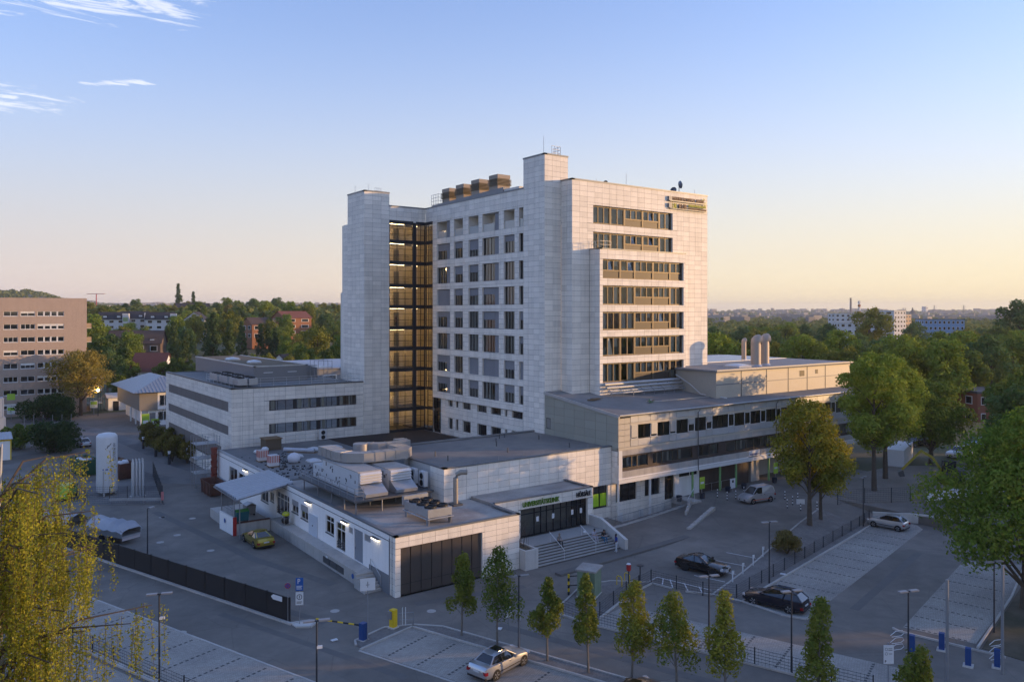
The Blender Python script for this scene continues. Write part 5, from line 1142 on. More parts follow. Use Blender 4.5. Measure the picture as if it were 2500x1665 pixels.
# ------------------------------------------------------------------ roof plant on the service wing
def ahu(x0, x1, y0, y1, z0, z1, seed, label, mm):
    t = thing('air_handling_unit', label, 'air handler', (x0, y0, z0), 'air handling units on the service wing roof'); r_ = random.Random(seed)
    b = MB(); b.box(x0, x1, y0, y1, z0, z1); b.build('casing', mm, t); b = MB(); b.box(x0-.05, x1+.05, y0-.05, y1+.05, z1, z1+.07); b.build('top', M['roofg'], t)
    b = MB(); b.box(x0, x1, y1, y1+2.4, z0, z1-.75); b.build('casing', mm, t)
    for k in range(34):
        y = r_.uniform(y0+.4, y1+2.0); z = r_.uniform(z0+.3, z1-.25); s_ = r_.choice((.05, .06, .08)); hh_ = s_*r_.choice((.8, 1, 2.4))
        if y > y1 and z > z1-.9: continue
        b = MB(); b.box(x0-.02, x0, y-s_, y+s_, z-hh_, z+hh_); b.build('access_hole', M['black'], t)
    fr_ = MB(); fr_.box(x0+.1, x1-.1, y0-.25, y0, z1-1.0, z1-.02); fr_.build('louvre_frame', M['whitem'], t)
    for k in range(4): b = MB(); z = z1-.95+k*.25; b.extr([(x0+.05, y0-.42, z-.05), (x0+.05, y0-.25, z+.08), (x0+.05, y0-.25, z+.13), (x0+.05, y0-.42, z)], (x1-x0-.1, 0, 0)); b.build('louvre_blade', M['whitem'], t)
    b = MB(); b.extr([(x0+.02, y0, z0+.0), (x0+.02, y0, z0+1.0), (x0+.02, y0-.3, z0+1.0), (x0+.02, y0-1.6, z0+.35), (x0+.02, y0-1.55, z0+.05)], (x1-x0-.04, 0, 0)); b.build('intake_hood', M['steel'], t)
PZ = 5.95
ahu(31.8, 34.1, 68.0, 76.4, PZ, 8.05, 1, 'white punched air handler nearest the dock edge of the roof', mat('ahu_white', (.60, .62, .64), .45, .1, var=.05)); ahu(35.0, 37.3, 68.1, 76.0, PZ, 7.95, 2, 'white air handler on the auditorium side of the roof', mat('ahu_white', (.60, .62, .64)))
pf = thing('roof_platform', 'galvanised grating platform with railing under the air handlers', 'platform', (30.7, 66.3, 4.8))
MB().box(30.5, 38.7, 65.9, 79.6, PZ-.16, PZ).build('grating', M['steeld'], pf)
for x in (30.7, 33.3, 36, 38.5):
    for y in (66.1, 68.6, 71.5, 74.9, 78.5): MB().tube([(x, y, 4.7), (x, y, PZ-.16)], .06, 6).build('leg', M['galv'], pf)
mb = MB(); rails(mb, [(30.55, 79.5, PZ), (30.55, 66.0, PZ)], 1.1, .028, 1.6, 3); mb.build('railing', M['galv'], pf); mb = MB(); rails(mb, [(30.55, 66.0, PZ), (31.4, 66.0, PZ)], 1.1, .028, .9, 3); mb.build('railing', M['galv'], pf)
du = thing('roof_ducts', 'bulky galvanised air ducts crossing above the air handlers', 'ductwork', (32, 74, 8.2))
dm = mat('duct_metal', (.40, .39, .38), .42, .45, var=.1)
def duct(pts, wd, z0, z1):
    P = []
    for i, p in enumerate(pts):
        a = pts[max(0, i-1)]; c_ = pts[min(len(pts)-1, i+1)]; u = unit(a, c_)[0]; v = (-u[1], u[0]); P.append([(p[0]+v[0]*wd/2, p[1]+v[1]*wd/2, z0), (p[0]-v[0]*wd/2, p[1]-v[1]*wd/2, z0), (p[0]-v[0]*wd/2, p[1]-v[1]*wd/2, z1), (p[0]+v[0]*wd/2, p[1]+v[1]*wd/2, z1)])
    b = MB().grid(P, True); b.f.append((3, 2, 1, 0)); k = len(P)*4; b.f.append((k-4, k-3, k-2, k-1)); b.build('duct', dm, du)
    L_ = [0]
    for i in range(1, len(pts)):
        u, d = unit(pts[i-1], pts[i]); n = int(d/1.25); v = (-u[1], u[0])
        for j in range(1, n+1): p = lerp(pts[i-1], pts[i], j/(n+1)); MB().obox(p, u, .06, wd+.08, z0-.04, z1+.04).build('duct_flange', dm, du)
duct([(32.9, 78.4), (32.9, 74.2), (33.3, 72.9), (34.2, 72.2), (38.6, 71.8), (39.2, 72.6), (39.2, 75)], 1.45, 8.2, 9.1)
duct([(37.6, 78.5), (38.6, 77.6), (41.2, 77.0), (41.9, 77.6), (41.9, 79.2)], 1.2, 8.0, 8.9)
MB().lathe((36.9, 78.3), [(.8, 7.4), (.8, 8.9), (.75, 8.95)], 18).build('round_duct', dm, du, True)
MB().box(38.9, 39.9 - .5, 72.2, 76, 5.0, 8.25).build('riser', M['steel'], du)
def acunit(x, y, z, ux, label, n=2, h_=1.45):
    t = thing('condenser_unit', label, 'condenser', (x, y, z), 'condenser units on the flat roofs'); v = (-ux[1], ux[0])
    MB().obox((x, y), ux, 1.0, .42, z+.1, z+.1+h_).build('casing', M['whitem'], t)
    for k in range(n):
        b = MB().lathe((0, 0), [(.3, 0), (.3, .03), (.27, .03), (.27, .01)], 14); b.xf(Matrix.Translation((x - v[0]*.22, y - v[1]*.22, z+.45+k*.66)) @ Matrix.Rotation(math.atan2(-v[1], -v[0]), 4, 'Z') @ Matrix.Rotation(R(90), 4, 'Y')); b.build('fan', M['black'], t)
    MB().obox((x, y), ux, .9, .5, z, z+.1).build('foot', M['steeld'], t)
acunit(44.4, 106.6, 4.87, (1, 0), 'twin-fan white condenser standing against the annex wall'); acunit(38.5, 69.5, 5.95, (0, -1), 'white condenser on the platform beside the auditorium wall'); acunit(38.5, 67.6, 5.95, (0, -1), 'nearer white condenser on the platform beside the auditorium wall')
chl = thing('chiller', 'six-fan rooftop chiller on sloping steel legs near the front roof edge', 'chiller', (35, 61, 4.75))
uu, L_ = unit((33.9, 63.0), (35.9, 58.9)); cc = (36.0, 61.2); u = (0, -1); 
MB().box(34.0, 36.4, 58.9, 63.1, 5.4, 6.1).build('casing', M['steel'], chl)
for i in range(3):
    for j in range(2): MB().lathe((34.65+j*1.15, 59.6+i*1.35), [(.55, 6.1), (.55, 6.27), (.46, 6.27), (.44, 6.15), (.1, 6.17)], 16).build('fan', M['black'], chl)
for x in (34.1, 36.3):
    for y in (59.1, 62.9): MB().extr([(x-.05, y-.15, 4.72), (x-.05, y+.15, 4.72), (x-.05, y+.3, 5.4), (x-.05, y-.3, 5.4)], (.1, 0, 0)).build('leg', M['galv'], chl)
MB().box(33.95, 36.45, 63.1, 63.5, 5.7, 6.5).build('end_box', M['steel'], chl); MB().tube([(33.9, 58.9, 5.3), (33.9, 63.2, 5.3)], .06, 6).build('pipe', M['steel'], chl); MB().tube([(33.9, 58.8, 5.3), (36.5, 58.8, 5.3)], .06, 6).build('pipe', M['steel'], chl)
vp = thing('vent_pipe', 'bent metal vent pipe rising in front of the auditorium wall', 'vent pipe', (39.9, 63.9, 4.7)); MB().tube([(39.9, 63.9, 4.7), (39.9, 63.9, 7.3), (40.0, 63.8, 7.65), (40.3, 63.55, 7.85), (40.75, 63.2, 7.85)], .24, 12, False).build('pipe', mat('vent_metal', (.33, .30, .26), .5, .3), vp, True); MB().box(39.4, 40.4, 63.4, 64.4, 4.7, 4.9).build('base_plate', M['steeld'], vp); MB().tube([(40.5, 63.4, 7.85), (40.72, 63.22, 7.85)], .2, 12).build('mouth', M['black'], vp)
for i, (x, y, lab) in enumerate(((32.2, 95.9, 'far pallet of red and white wrapped blocks on the felt roof'), (32.1, 91.8, 'near pallet of pink and white wrapped blocks on the felt roof'))):
    t = thing('brick_pallet', lab, 'pallet', (x, y, 4.86), 'wrapped pallets on the roof'); MB().box(x-.6, x+.6, y-.5, y+.5, 4.86, 5.0).build('pallet_base', M['wood'], t)
    wm = mat('wrap_%d' % i, (.62, .60, .60) if i else (.58, .52, .5), .4, var=.08); MB().box(x-.55, x+.55, y-.46, y+.46, 5.0, 6.25).build('wrapped_blocks', wm, t)
    for k in range(6): a = -.5+k*.2; MB().box(x-.565, x-.55, y+a*.9, y+a*.9+.07, 5.4, 6.2).build('red_strip', mat('strip_red', (.45, .10, .07), .6), t); MB().box(x+a, x+a+.09, y-.475, y-.46, 5.4, 6.2).build('red_strip', mat('strip_red', (.45, .10, .07)), t)
t = thing('builders_sack', 'crumpled white builders sack on the felt roof', 'sack', (34.8, 92.2, 4.86)); sack(t, 34.8, 92.3, 4.86, .8, .65, 1.3, mat('white_plastic', (.66, .66, .70), .35, var=.1), 91)
t = thing('foil_roll', 'silver roll of plastic sheeting on planks on the felt roof', 'foil roll', (38.2, 99.3, 4.86)); MB().tube([(36.6, 100.6, 5.2), (39.6, 97.8, 5.1)], .28, 8).build('roll', mat('foil', (.55, .56, .60), .3, .4, var=.2, nscale=3), t); MB().obox((38.4, 98.8), unit((36.6, 100.6), (39.6, 97.8))[0], 3.8, .8, 4.86, 4.96).build('planks', M['wood'], t)
t = thing('site_crate', 'brown timber site crate with bags and offcuts near the annex wall', 'crate', (35.8, 103.2, 4.86)); MB().box(34.9, 37.0, 102.6, 104.6, 4.9, 6.3).build('crate_body', mat('crate_brown', (.12, .09, .06), .8, var=.2), t); MB().box(34.8, 37.1, 102.4, 104.8, 6.3, 6.4).build('crate_lid', M['wood'], t); sack(t, 34.6, 102.0, 4.86, .5, .4, .7, M['signwhite'], 7); sack(t, 33.4, 101.6, 4.86, .4, .4, .5, M['signwhite'], 8)
for i, (x, y) in enumerate(((36.6, 96.4), (40.4, 99.8), (43.3, 99.6), (37.2, 92.0), (41.0, 93.5))): skylight(x, y, 4.8, .75, ('first flat roof light in front of the timber crate', 'roof light beside the silver foil roll', 'roof light nearest the twin-fan condenser', 'roof light beside the white builders sack', 'lone roof light in the middle of the felt roof')[i], 'felt roof lights')
rb = MB()
for i in range(220):
    x, y = rnd.gauss(33.6, 1.5), rnd.uniform(84.5, 100); 
    if x < 30.4: continue
    s_ = rnd.uniform(.04, .16); rb.obox((x, y), U(rnd.uniform(0, 180)), s_*2, s_, 4.86, 4.9+s_*.5)
rb = rb.build('roof_debris', M['black']); rb['kind'] = 'stuff'
mb = MB(); rails(mb, [(33.7, 107.0, 4.87), (43.6, 107.0, 4.87)], 1.1, .03, 2.4, 2); tag(mb.build('white_railing', M['pvc']), 'white tube railing along the foot of the annex wall', 'railing')
# railing and light well in front of the wing, side wall and driveway edging
lw = thing('light_well_railing', 'galvanised bar railing guarding the light well along the wing', 'railing', (58.7, 62.0, 0))
for a, b in zip([(55.0, 61.6), (58.7, 61.9), (62.6, 62.0), (66.5, 62.1)], [(58.7, 61.9), (62.6, 62.0), (66.5, 62.1), (70.6, 62.3)]):
    za, zb_ = hgt(*a)+.1, hgt(*b)+.1; mb = MB(); n = 26
    for k in range(n+1): p = lerp((*a, za), (*b, zb_), k/n); mb.tube([p, (p[0], p[1], p[2]+1.0)], .014 if k % 13 else .03, 4)
    for z in (.08, 1.0): mb.tube([(*a, za+z), (*b, zb_+z)], .024, 4)
    mb.build('rail_panel', M['galv'], lw)
kerb([(55.0, 61.5), (58.7, 61.8), (66.5, 62.0), (70.8, 62.2)], .25, .14)
sw = thing('ramp_wall', 'concrete side wall with white handrail beside the terrace ramp', 'retaining wall', (68, 60, .5))
for k in range(4):
    a_, b_ = lerp((67.3, 59.7), (71.0, 62.2), k/4), lerp((67.3, 59.7), (71.0, 62.2), (k+1)/4); u_, d__ = unit(a_, b_); c__ = lerp(a_, b_, .5); MB().obox(c__, u_, d__-.01, .24, -.2, hgt(*b_)+.35+k*.1).build('wall', M['conc'], sw)
for k in range(8):
    a_, b_ = lerp((63.7, 56.15), (71.0, 58.9), k/8), lerp((63.7, 56.15), (71.0, 58.9), (k+1)/8); u_, d__ = unit(a_, b_); c__ = lerp(a_, b_, .5); MB().obox(c__, u_, d__-.02, .45, -.1, hgt(*c__)+.14+k*.03).build('edge_stone', M['conc'], sw)
b = MB(); b.tube([(68.6, 60.6, 1.9), (71.4, 62.0, 2.7)], .035, 6); b.tube([(71.3, 61.95, .9), (71.3, 61.95, 2.65)], .02, 5); b.tube([(68.7, 60.65, .7), (68.7, 60.65, 1.9)], .02, 5); b.build('handrail', M['whitem'], sw)
b = MB(); b.box(71.0, 72.6, 62.0, 65.2, .3, .95); b.build('landing', M['conc'], sw)
rw = thing('lot_retaining_wall', 'low pale concrete retaining wall closing off the sunken lot', 'retaining wall', (85, 45.5, 0))
pts = [(83.65, 47.3), (84.9, 45.74), (86.3, 44.35), (87.2, 42.6), (88.0, 40.5)]
for a, b in zip(pts, pts[1:]): u, d = unit(a, b); o = MB(); o.obox(lerp(a, b, .5), u, d-.03, .25, -.1, 1.0); o.build('wall_panel', M['concl'], rw)
# ------------------------------------------------------------------ brown brick block, pavilion, cabins on the left
BX1, BY, BZ = 28.22, 205.05, 26.15
bb = thing('brick_apartment_block', 'eight-storey brown brick block with white-framed windows at the left edge', 'apartment block', (BX1, BY, 0))
WBB = Wall((-22, BY), (1, 0)); wb_ = lambda X: X + 22
zrow = [(23.16, 22.1), (20.35, 19.2), (17.5, 16.36), (14.6, 13.45), (11.7, 10.5), (8.8, 7.6), (5.9, 4.75), (2.9, 1.7)]
bh_ = []
cl_ = [(18.41, 23.58, 4), (15.2, 17.94, 2), (12.01, 14.69, 3), (8.9, 11.4, 2), (5.6, 8.2, 3)]
for zt, zb in zrow:
    for a, b, n in cl_: bh_.append((wb_(a), wb_(b), zb, zt, n))
holes = [h[:4] for h in bh_]
L = PAN.setdefault(bb.name, []); wl = plain_wall(bb, WBB, 0, wb_(BX1), -1, BZ, M['brick'], holes, .18)
for j in range(int(BZ/.62)):                       # brick courses standing proud as broad bands
    for r_ in cut((wb_(0), wb_(BX1)-.02, j*.62+.03, j*.62+.6), holes): 
        if r_[1]-r_[0] > .1 and r_[3]-r_[2] > .1: L.append((Wall((WBB.O[0], WBB.O[1]-.025), (1, 0)), r_[0], r_[1], r_[2], r_[3], M['brick'], 'brick_course', wl))
for i, h in enumerate(bh_):
    a, b, zb, zt, n = h; n = n if n == 4 else (2 if i % 3 else 3)
    f = window(bb, WBB, a, b, zb, zt, .12, .09, [a+(b-a)*k/n for k in range(1, n)], (), M['pvc'], M['glassd'], .4 if i % 4 == 1 else 0, 0, M['curtain'], sill=False)
    s_ = MB(); WBB.rect(s_, a-.05, b+.05, zb-.1, zb, -.1, .08); s_.build('sill', M['pvc'], f)
    if n == 4:
        for k in (1, 2, 3): s_ = MB(); x = a+(b-a)*k/4; WBB.rect(s_, x-.16, x+.16, zb, zt, -.1, -.02); s_.build('white_pier', M['pvc'], f)
b = MB(); b.quad((BX1, BY, -1), (BX1, BY+14, -1), (BX1, BY+14, BZ), (BX1, BY, BZ)); b.quad((-22, BY, BZ), (BX1, BY, BZ), (BX1, BY+14, BZ), (-22, BY+14, BZ)); b.build('side_wall', M['brick'], bb)
for k in range(7):
    z = 19.2 - k*3.2; b = MB(); b.box(BX1, BX1+1.25, BY+2, BY+6, z, z+.15); f = b.build('balcony', M['concl'], bb); b = MB(); b.box(BX1+1.15, BX1+1.25, BY+2, BY+6, z+.15, z+1.2); b.box(BX1, BX1+1.2, BY+2, BY+2.1, z+.15, z+1.2); b.build('parapet', mat('balcony_beige', (.42, .33, .22), .8), f)
b = MB(); b.box(5, 8.5, BY+4, BY+9, BZ, BZ+1.5); b.build('lift_housing', M['brick'], bb)
interior(bb, WBB, 5, wb_(BX1)-.3, 0, BZ-1, 1.5); finish_panels(bb, 60)
esc = thing('escape_stair', 'grey metal fire escape stair at the foot of the brick block', 'fire escape', (29, BY+1, 0))
for k in range(3): b = MB(); b.box(28.6, 31.6, BY, BY+3, 1.8+k*2.9, 1.95+k*2.9); b.build('landing', M['steel'], esc); mb = MB(); rails(mb, [(28.6, BY, 1.95+k*2.9), (31.6, BY, 1.95+k*2.9), (31.6, BY+3, 1.95+k*2.9)], 1.1, .04, 1, 3); mb.build('railing', M['steel'], esc)
for x, y in ((28.7, BY), (31.5, BY), (31.5, BY+3)): MB().tube([(x, y, 0), (x, y, 8)], .08, 5).build('post', M['steeld'], esc)
pv_ = thing('pavilion', 'two-storey pavilion with hipped metal roof left of the annex', 'pavilion', (33, 174, 0))
px0, px1, py0, py1 = 33.6, 46, 172.6, 196
WP = Wall((px0, py0), (1, 0)); WPL = Wall((px0, py1), (0, -1))
b = MB(); b.box(px0+1.2, px1, py0+.3, py1, 0, 3.2); b.build('lower_wall', M['white'], pv_); b = MB(); b.box(px0-.5, px1, py0-.2, py1, 3.2, 7.0); b.build('upper_wall', mat('taupe_render', (.24, .22, .19), .7, var=.05), pv_)
L = PAN.setdefault(pv_.name, [])
window(pv_, Wall((px0, py0-.25), (1, 0)), 3.2, 6.2, 3.9, 6.2, .02, .12, (4.2, 5.2), (), M['pvc'], M['glassd']); b = MB(); Wall((px0, py0-.22), (1, 0)).rect(b, 2.9, 6.6, 3.25, 6.95, -.01, .01); b.build('white_bay', M['white'], pv_)
window(pv_, Wall((px0, py0+.28), (1, 0)), 3.0, 5.2, .9, 2.8, .02, .12, (4.1,), (), M['pvc'], M['glassd']); b = MB(); b.box(px0+1.5, px0+2.6, py0+.2, py0+.3, 0, 2.6); b.build('door', M['greyclad'], pv_)
for y in (py0+.2, py0+5, py0+10): MB().tube([(px0-.2, y, 0), (px0-.2, y, 3.2)], .16, 8).build('column', M['pvc'], pv_)
mb = MB(); ev = [(px0-1.8, py0-1.6, 6.9), (px1+1, py0-1.6, 6.9), (px1+1, py1+1, 6.9), (px0-1.8, py1+1, 6.9)]; ri = [(px0+5, py0+6, 9.6), (px0+5, py1-6, 9.6)]
mb.quad(ev[0], ev[1], ri[0]); mb.quad(ev[1], ev[2], ri[1], ri[0]); mb.quad(ev[2], ev[3], ri[1]); mb.quad(ev[3], ev[0], ri[0], ri[1]); rf = mb.build('hipped_roof', mat('standing_seam', (.34, .36, .38), .45, .3, var=.06), pv_)
for i in range(22): t_ = (i+.5)/22; a = lerp(ev[0], ev[1], t_); b_ = lerp(ri[0], (ri[0][0]+.1, ri[0][1], ri[0][2]), 0); p2 = lerp(a, (ri[0][0], ri[0][1], ri[0][2]), 1-abs(t_-.5)*2 if False else .0 + .98*(1-abs((a[0]-ri[0][0])/(ri[0][0]-ev[0][0] if a[0] < ri[0][0] else ev[1][0]-ri[0][0])))); MB().tube([(a[0], a[1], a[2]+.05), (a[0], p2[1] if False else a[1]+(ri[0][1]-a[1])*max(0, 1-abs((a[0]-ri[0][0])/((ri[0][0]-ev[0][0]) if a[0] < ri[0][0] else (ev[1][0]-ri[0][0])))), a[2]+.05+2.7*max(0, 1-abs((a[0]-ri[0][0])/((ri[0][0]-ev[0][0]) if a[0] < ri[0][0] else (ev[1][0]-ri[0][0])))))], .05, 4).build('seam', M['steel'], rf)
for i in range(6): MB().tube([(px0-2+.4*i, py0-8+i*.0, 0), (px0-2+.4*i, py0-8, 1.1)], .03, 4).build('rail_post', M['post'], pv_) if False else None
kio = thing('gate_kiosk', 'small white kiosk with pitched roof beyond the pavilion', 'kiosk', (34, 206, 0)); MB().box(32.6, 36.6, 204.5, 209, 0, 3.0).build('wall', M['white'], kio); MB().extr([(32.2, 204, 3.0), (32.2, 209.5, 3.0), (32.2, 206.7, 4.0)], (5, 0, 0)).build('roof', M['concl'], kio); MB().box(33.6, 34.8, 204.42, 204.5, 0, 2.2).build('door', M['dark'], kio)
for i, (x0, x1, y, z0, z1, m_, lab) in enumerate(((-4, 10.5, 173, 0, 3.6, 'signwhite', 'lower pale blue site cabin at the left edge'), (-4, 10.2, 173, 3.65, 7.2, 'signwhite', 'upper pale blue site cabin stacked at the left edge'), (-3, 9.6, 146, 0, 3.2, 'yellow', 'yellow-trimmed site cabin with corrugated roof at the left edge'))):
    t = thing('site_cabin', lab, 'site cabin', (x1, y, z0)); mm = mat('cabin_blue', (.34, .40, .48), .5, .2, var=.06) if i < 2 else M['white']
    MB().box(x0, x1, y, y+2.8, z0, z1).build('body', mm, t); 
    for x in (x1-.15, x1-5, x1-9): MB().box(x, x+.17, y-.04, y+.02, z0, z1).build('corner_post', M['yellow'] if i == 2 else mm, t)
    MB().box(x0, x1+.03, y-.05, y, z1-.25, z1).build('top_rail', M['yellow'] if i == 2 else mm, t); 
    if i == 2:
        b = MB(); r0 = []; r1 = []
        for k in range(61): x = x0-.2+(x1-x0+.4)*k/60; r0.append((x, y-.4, z1+.05+.06*(k % 2))); r1.append((x, y+3.2, z1+.75+.06*(k % 2)))
        b.grid([r0, r1]).build('corrugated_roof', M['steel'], t); MB().box(x1-2.2, x1-1.2, y-.05, y, z0, z0+2.1).build('door', M['wood'], t)
    else: MB().box(x1-3, x1-1.6, y-.05, y, z0+1.2, z0+2.4).build('window', M['carglass'], t)
# ------------------------------------------------------------------ trees
def leaf_mesh(name, pts, nrm, size, m, seed, asp=.62):
    """one small folded leaf per point: a rhombic quad facing about nrm"""
    g = np.random.default_rng(seed); n = len(pts); pts = np.asarray(pts, float); nrm = np.asarray(nrm, float)
    nn = nrm + g.normal(0, .55, (n, 3)); nn /= np.linalg.norm(nn, axis=1)[:, None] + 1e-9
    a = np.cross(nn, g.normal(0, 1, (n, 3))); a /= np.linalg.norm(a, axis=1)[:, None] + 1e-9; b = np.cross(nn, a)
    s = (size * g.uniform(.6, 1.35, n))[:, None]
    V = np.stack([pts - a*s, pts - b*s*asp + nn*s*.12, pts + a*s, pts + b*s*asp + nn*s*.12], 1).reshape(-1, 3)
    me = bpy.data.meshes.new(name); me.vertices.add(4*n); me.vertices.foreach_set('co', V.astype(np.float32).ravel())
    me.loops.add(4*n); me.loops.foreach_set('vertex_index', np.arange(4*n, dtype=np.int32)); me.polygons.add(n); me.polygons.foreach_set('loop_start', np.arange(0, 4*n, 4, dtype=np.int32)); me.polygons.foreach_set('loop_total', np.full(n, 4, np.int32))
    me.update(); me.materials.append(m); return me
def lobes_for(seed, H, Rr, base, n, shape='round'):
    r_ = random.Random(seed); L = []
    for i in range(n):
        t = (i + .5) / n
        if shape == 'round': z = base + (H-base)*(.12 + .80*t); env = math.sin(math.pi*min(1, .12+.80*t*1.05))**.6
        elif shape == 'column': z = base + (H-base)*t; env = (1-t)**.75*(1 if t > .15 else .6+t*2.6)
        else: z = base + (H-base)*t; env = (1-t)**.9
        a = i*2.4 + r_.uniform(-.7, .7); rad = Rr*env*r_.uniform(.30, .82)
        s = Rr*r_.uniform(.22, .46)*(.55+.45*env)
        L.append((rad*math.cos(a), rad*math.sin(a), min(z, H-s*.8), s))
    return L
def crown_points(seed, L, n, zs=.8, droop=0.):
    g = np.random.default_rng(seed); w_ = np.array([l[3]**2 for l in L]); w_ /= w_.sum()
    k = g.choice(len(L), n, p=w_); c_ = np.array(L)[k]
    d = g.normal(0, 1, (n, 3)); d[:, 2] += .35; d /= np.linalg.norm(d, axis=1)[:, None]
    # ragged shell: small twig clumps
    cl = np.sin(d[:, 0]*9+k)*np.sin(d[:, 1]*9+k*1.7)*np.sin(d[:, 2]*8+k*.6)
    r = (.62 + .42*g.random(n)**.7) * (1 + .42*cl)
    p = c_[:, :3] + d * (c_[:, 3]*r)[:, None] * np.array([1, 1, zs])
    return p, d
def limbs(L, H, base, r0, seed, m, parent, name='trunk', lean=0):
    r_ = random.Random(seed); mb = MB(); top = (base + (H-base)*.72)
    mb.tube([(0, 0, -.1), (.02, .03, base*.6), (lean*.3, .02, base), (lean*.6, 0, (base+top)/2), (lean, 0, top)], [r0*1.25, r0, r0*.85, r0*.5, r0*.16], 8)
    for x, y, z, s in L:
        zb = max(base*.75, z - math.hypot(x, y)*.9 - s*.3); zb = min(zb, top*.95)
        mb.tube([(0, 0, zb), (x*.45, y*.45, zb + (z-zb)*.55), (x, y, z)], [r0*.36, r0*.2, r0*.07], 5)
    return mb.build(name, m, parent, True)
def tree_proto(name, H, Rr, base, nl, nleaf, leaf, lm, bm, seed, shape='round', zs=.8, r0=None):
    t = loose(name, None, None); L = lobes_for(seed, H, Rr, base, nl, shape)
    p, d = crown_points(seed+1, L, nleaf, zs); keep = p[:, 2] > base*.55; p, d = p[keep], d[keep]
    me = leaf_mesh('crown', p, d, leaf, lm, seed+2); o = bpy.data.objects.new('crown', me); C.objects.link(o); o.parent = t
    limbs(L, H, base, r0 or Rr*.055, seed+3, bm, t); return t
USED = set()
def tree(proto, x, y, label, grp=None, rot=None, s=1., sz=1., z=None):
    t = proto if proto.name not in USED else dup(proto)
    USED.add(proto.name) if t is proto else None
    tag(t, label, 'tree', grp); t.location = (x, y, hgt(x, y) if z is None else z); t.rotation_euler = (0, 0, R(rot if rot is not None else rnd.uniform(0, 360))); t.scale = (s, s, s*sz); return t
lm_h = leaf_mat('hornbeam_leaves', (.035, .052, .012), (.085, .088, .016)); lm_hy = leaf_mat('hornbeam_leaves_yellowing', (.040, .056, .012), (.115, .108, .017)); lm_r = leaf_mat('lime_leaves', (.045, .07, .012), (.10, .12, .02))
lm_y = leaf_mat('maple_leaves_turning', (.065, .068, .012), (.17, .14, .018)); lm_b = leaf_mat('birch_leaves_yellow', (.085, .09, .011), (.185, .165, .022), .4); lm_g = leaf_mat('park_leaves', (.035, .055, .012), (.085, .10, .02)); lm_d = leaf_mat('evergreen_leaves', (.014, .024, .010), (.035, .05, .016)); lm_s = leaf_mat('spruce_needles', (.018, .032, .014), (.045, .062, .02)); lm_o = leaf_mat('autumn_leaves', (.055, .055, .016), (.11, .09, .022))
# the row of young hornbeams along the lot
spots = [(30.22, 47.6, 5.9, 1.22), (31.26, 44.67, 6.7, 1.3), (32.6, 40.85, 6.0, 1.1), (33.65, 37.97, 6.3, 1.15), (34.89, 35.36, 6.3, 1.3), (35.95, 32.6, 6.6, 1.45), (37.1, 29.9, 6.5, 1.4), (39.1, 25.3, 7.6, 1.35), (40.9, 20.6, 6.0, 1.2)]
which = ['leftmost young hornbeam of the row, in front of the dark folding gate', 'second young hornbeam from the left, taller and slimmer, before the stone panel', 'third young hornbeam from the left, beside the small blue-and-white sign', 'fourth young hornbeam from the left, in front of the green cabinet', 'fifth young hornbeam from the left, below the red-topped post', 'sixth young hornbeam from the left, with yellow tip', 'seventh young hornbeam from the left, with yellowish top', 'eighth young hornbeam, a slim column near the right lamp', 'rightmost small hornbeam at the bottom edge']
for i, (x, y, H, Rr) in enumerate(spots):
    t = tree_proto('hornbeam', H*(.97+.05*math.sin(i*2.3)), Rr*(1.22+.2*math.sin(i*1.7)), H*(.33+.035*math.sin(i*3.1)), 17+(i*5) % 8, 4200, .085, lm_hy if i in (4, 5, 6) else lm_h, M['barkl'], 100+i*7, 'column', 1.25, .07); USED.add(t.name); tag(t, which[i], 'tree', 'young hornbeams in a row'); t.location = (x, y, .02); t.rotation_euler = (R(1.8*math.sin(i*2.9)), R(1.6*math.cos(i*1.9)), i)
# weeping birch close to the camera
bt = loose('weeping_birch', 'large weeping birch with yellow autumn leaves at the left edge', 'tree')
mb = MB(); mb.tube([(0, 0, 0), (.2, .1, 6), (.1, .3, 11), (.4, .2, 17.2)], [.32, .26, .17, .03], 10); mb.build('trunk', mat('birch_bark', (.45, .43, .39), .8, var=.35, nscale=4), bt, True)
g_ = np.random.default_rng(11); P_ = []; D_ = []; br = MB(); tw = MB()
for i in range(62):
    a = g_.uniform(0, 2*math.pi); z0 = g_.uniform(6.0, 16.0); ln_ = g_.uniform(1.8, 5.8)*(1.2-.5*(z0-6)/10); up = g_.uniform(.3, 1.5)
    tip = np.array([math.cos(a)*ln_, math.sin(a)*ln_, z0+up]); br.tube([(0, 0, z0-.4), tuple(tip*[.5, .5, 1]+[0, 0, -.1]), tuple(tip)], [.07, .045, .02], 5)
    for k in range(13):                              # hanging strands
        t_ = g_.uniform(.3, 1.08); s0 = np.array([tip[0]*t_, tip[1]*t_, z0-.4+(up+.3)*t_]) + g_.normal(0, .28, 3); hl = g_.uniform(.9, 4.4)
        n = int(40*hl); u_ = g_.random(n)
        sway = g_.normal(0, .12, 2); pts = s0 + np.stack([sway[0]*u_*hl*.5, sway[1]*u_*hl*.5, -u_*hl], 1) + g_.normal(0, .10, (n, 3)); P_.append(pts); D_.append(g_.normal(0, 1, (n, 3))); tw.tube([tuple(s0), tuple(s0+np.array([sway[0]*hl*.25, sway[1]*hl*.25, -hl*.5])), tuple(s0+np.array([sway[0]*hl*.5, sway[1]*hl*.5, -hl]))], [.012, .008, .004], 3, False)
tw.build('twigs', mat('birch_twig', (.10, .07, .045), .8), bt)
br.build('branches', mat('birch_twig', (.10, .07, .045), .8), bt, True)
P_ = np.concatenate(P_); D_ = np.concatenate(D_); me = leaf_mesh('foliage', P_, D_, .058, lm_b, 13); o = bpy.data.objects.new('foliage', me); C.objects.link(o); o.parent = bt
place(bt, 2.2, 41.0, 0, 40)
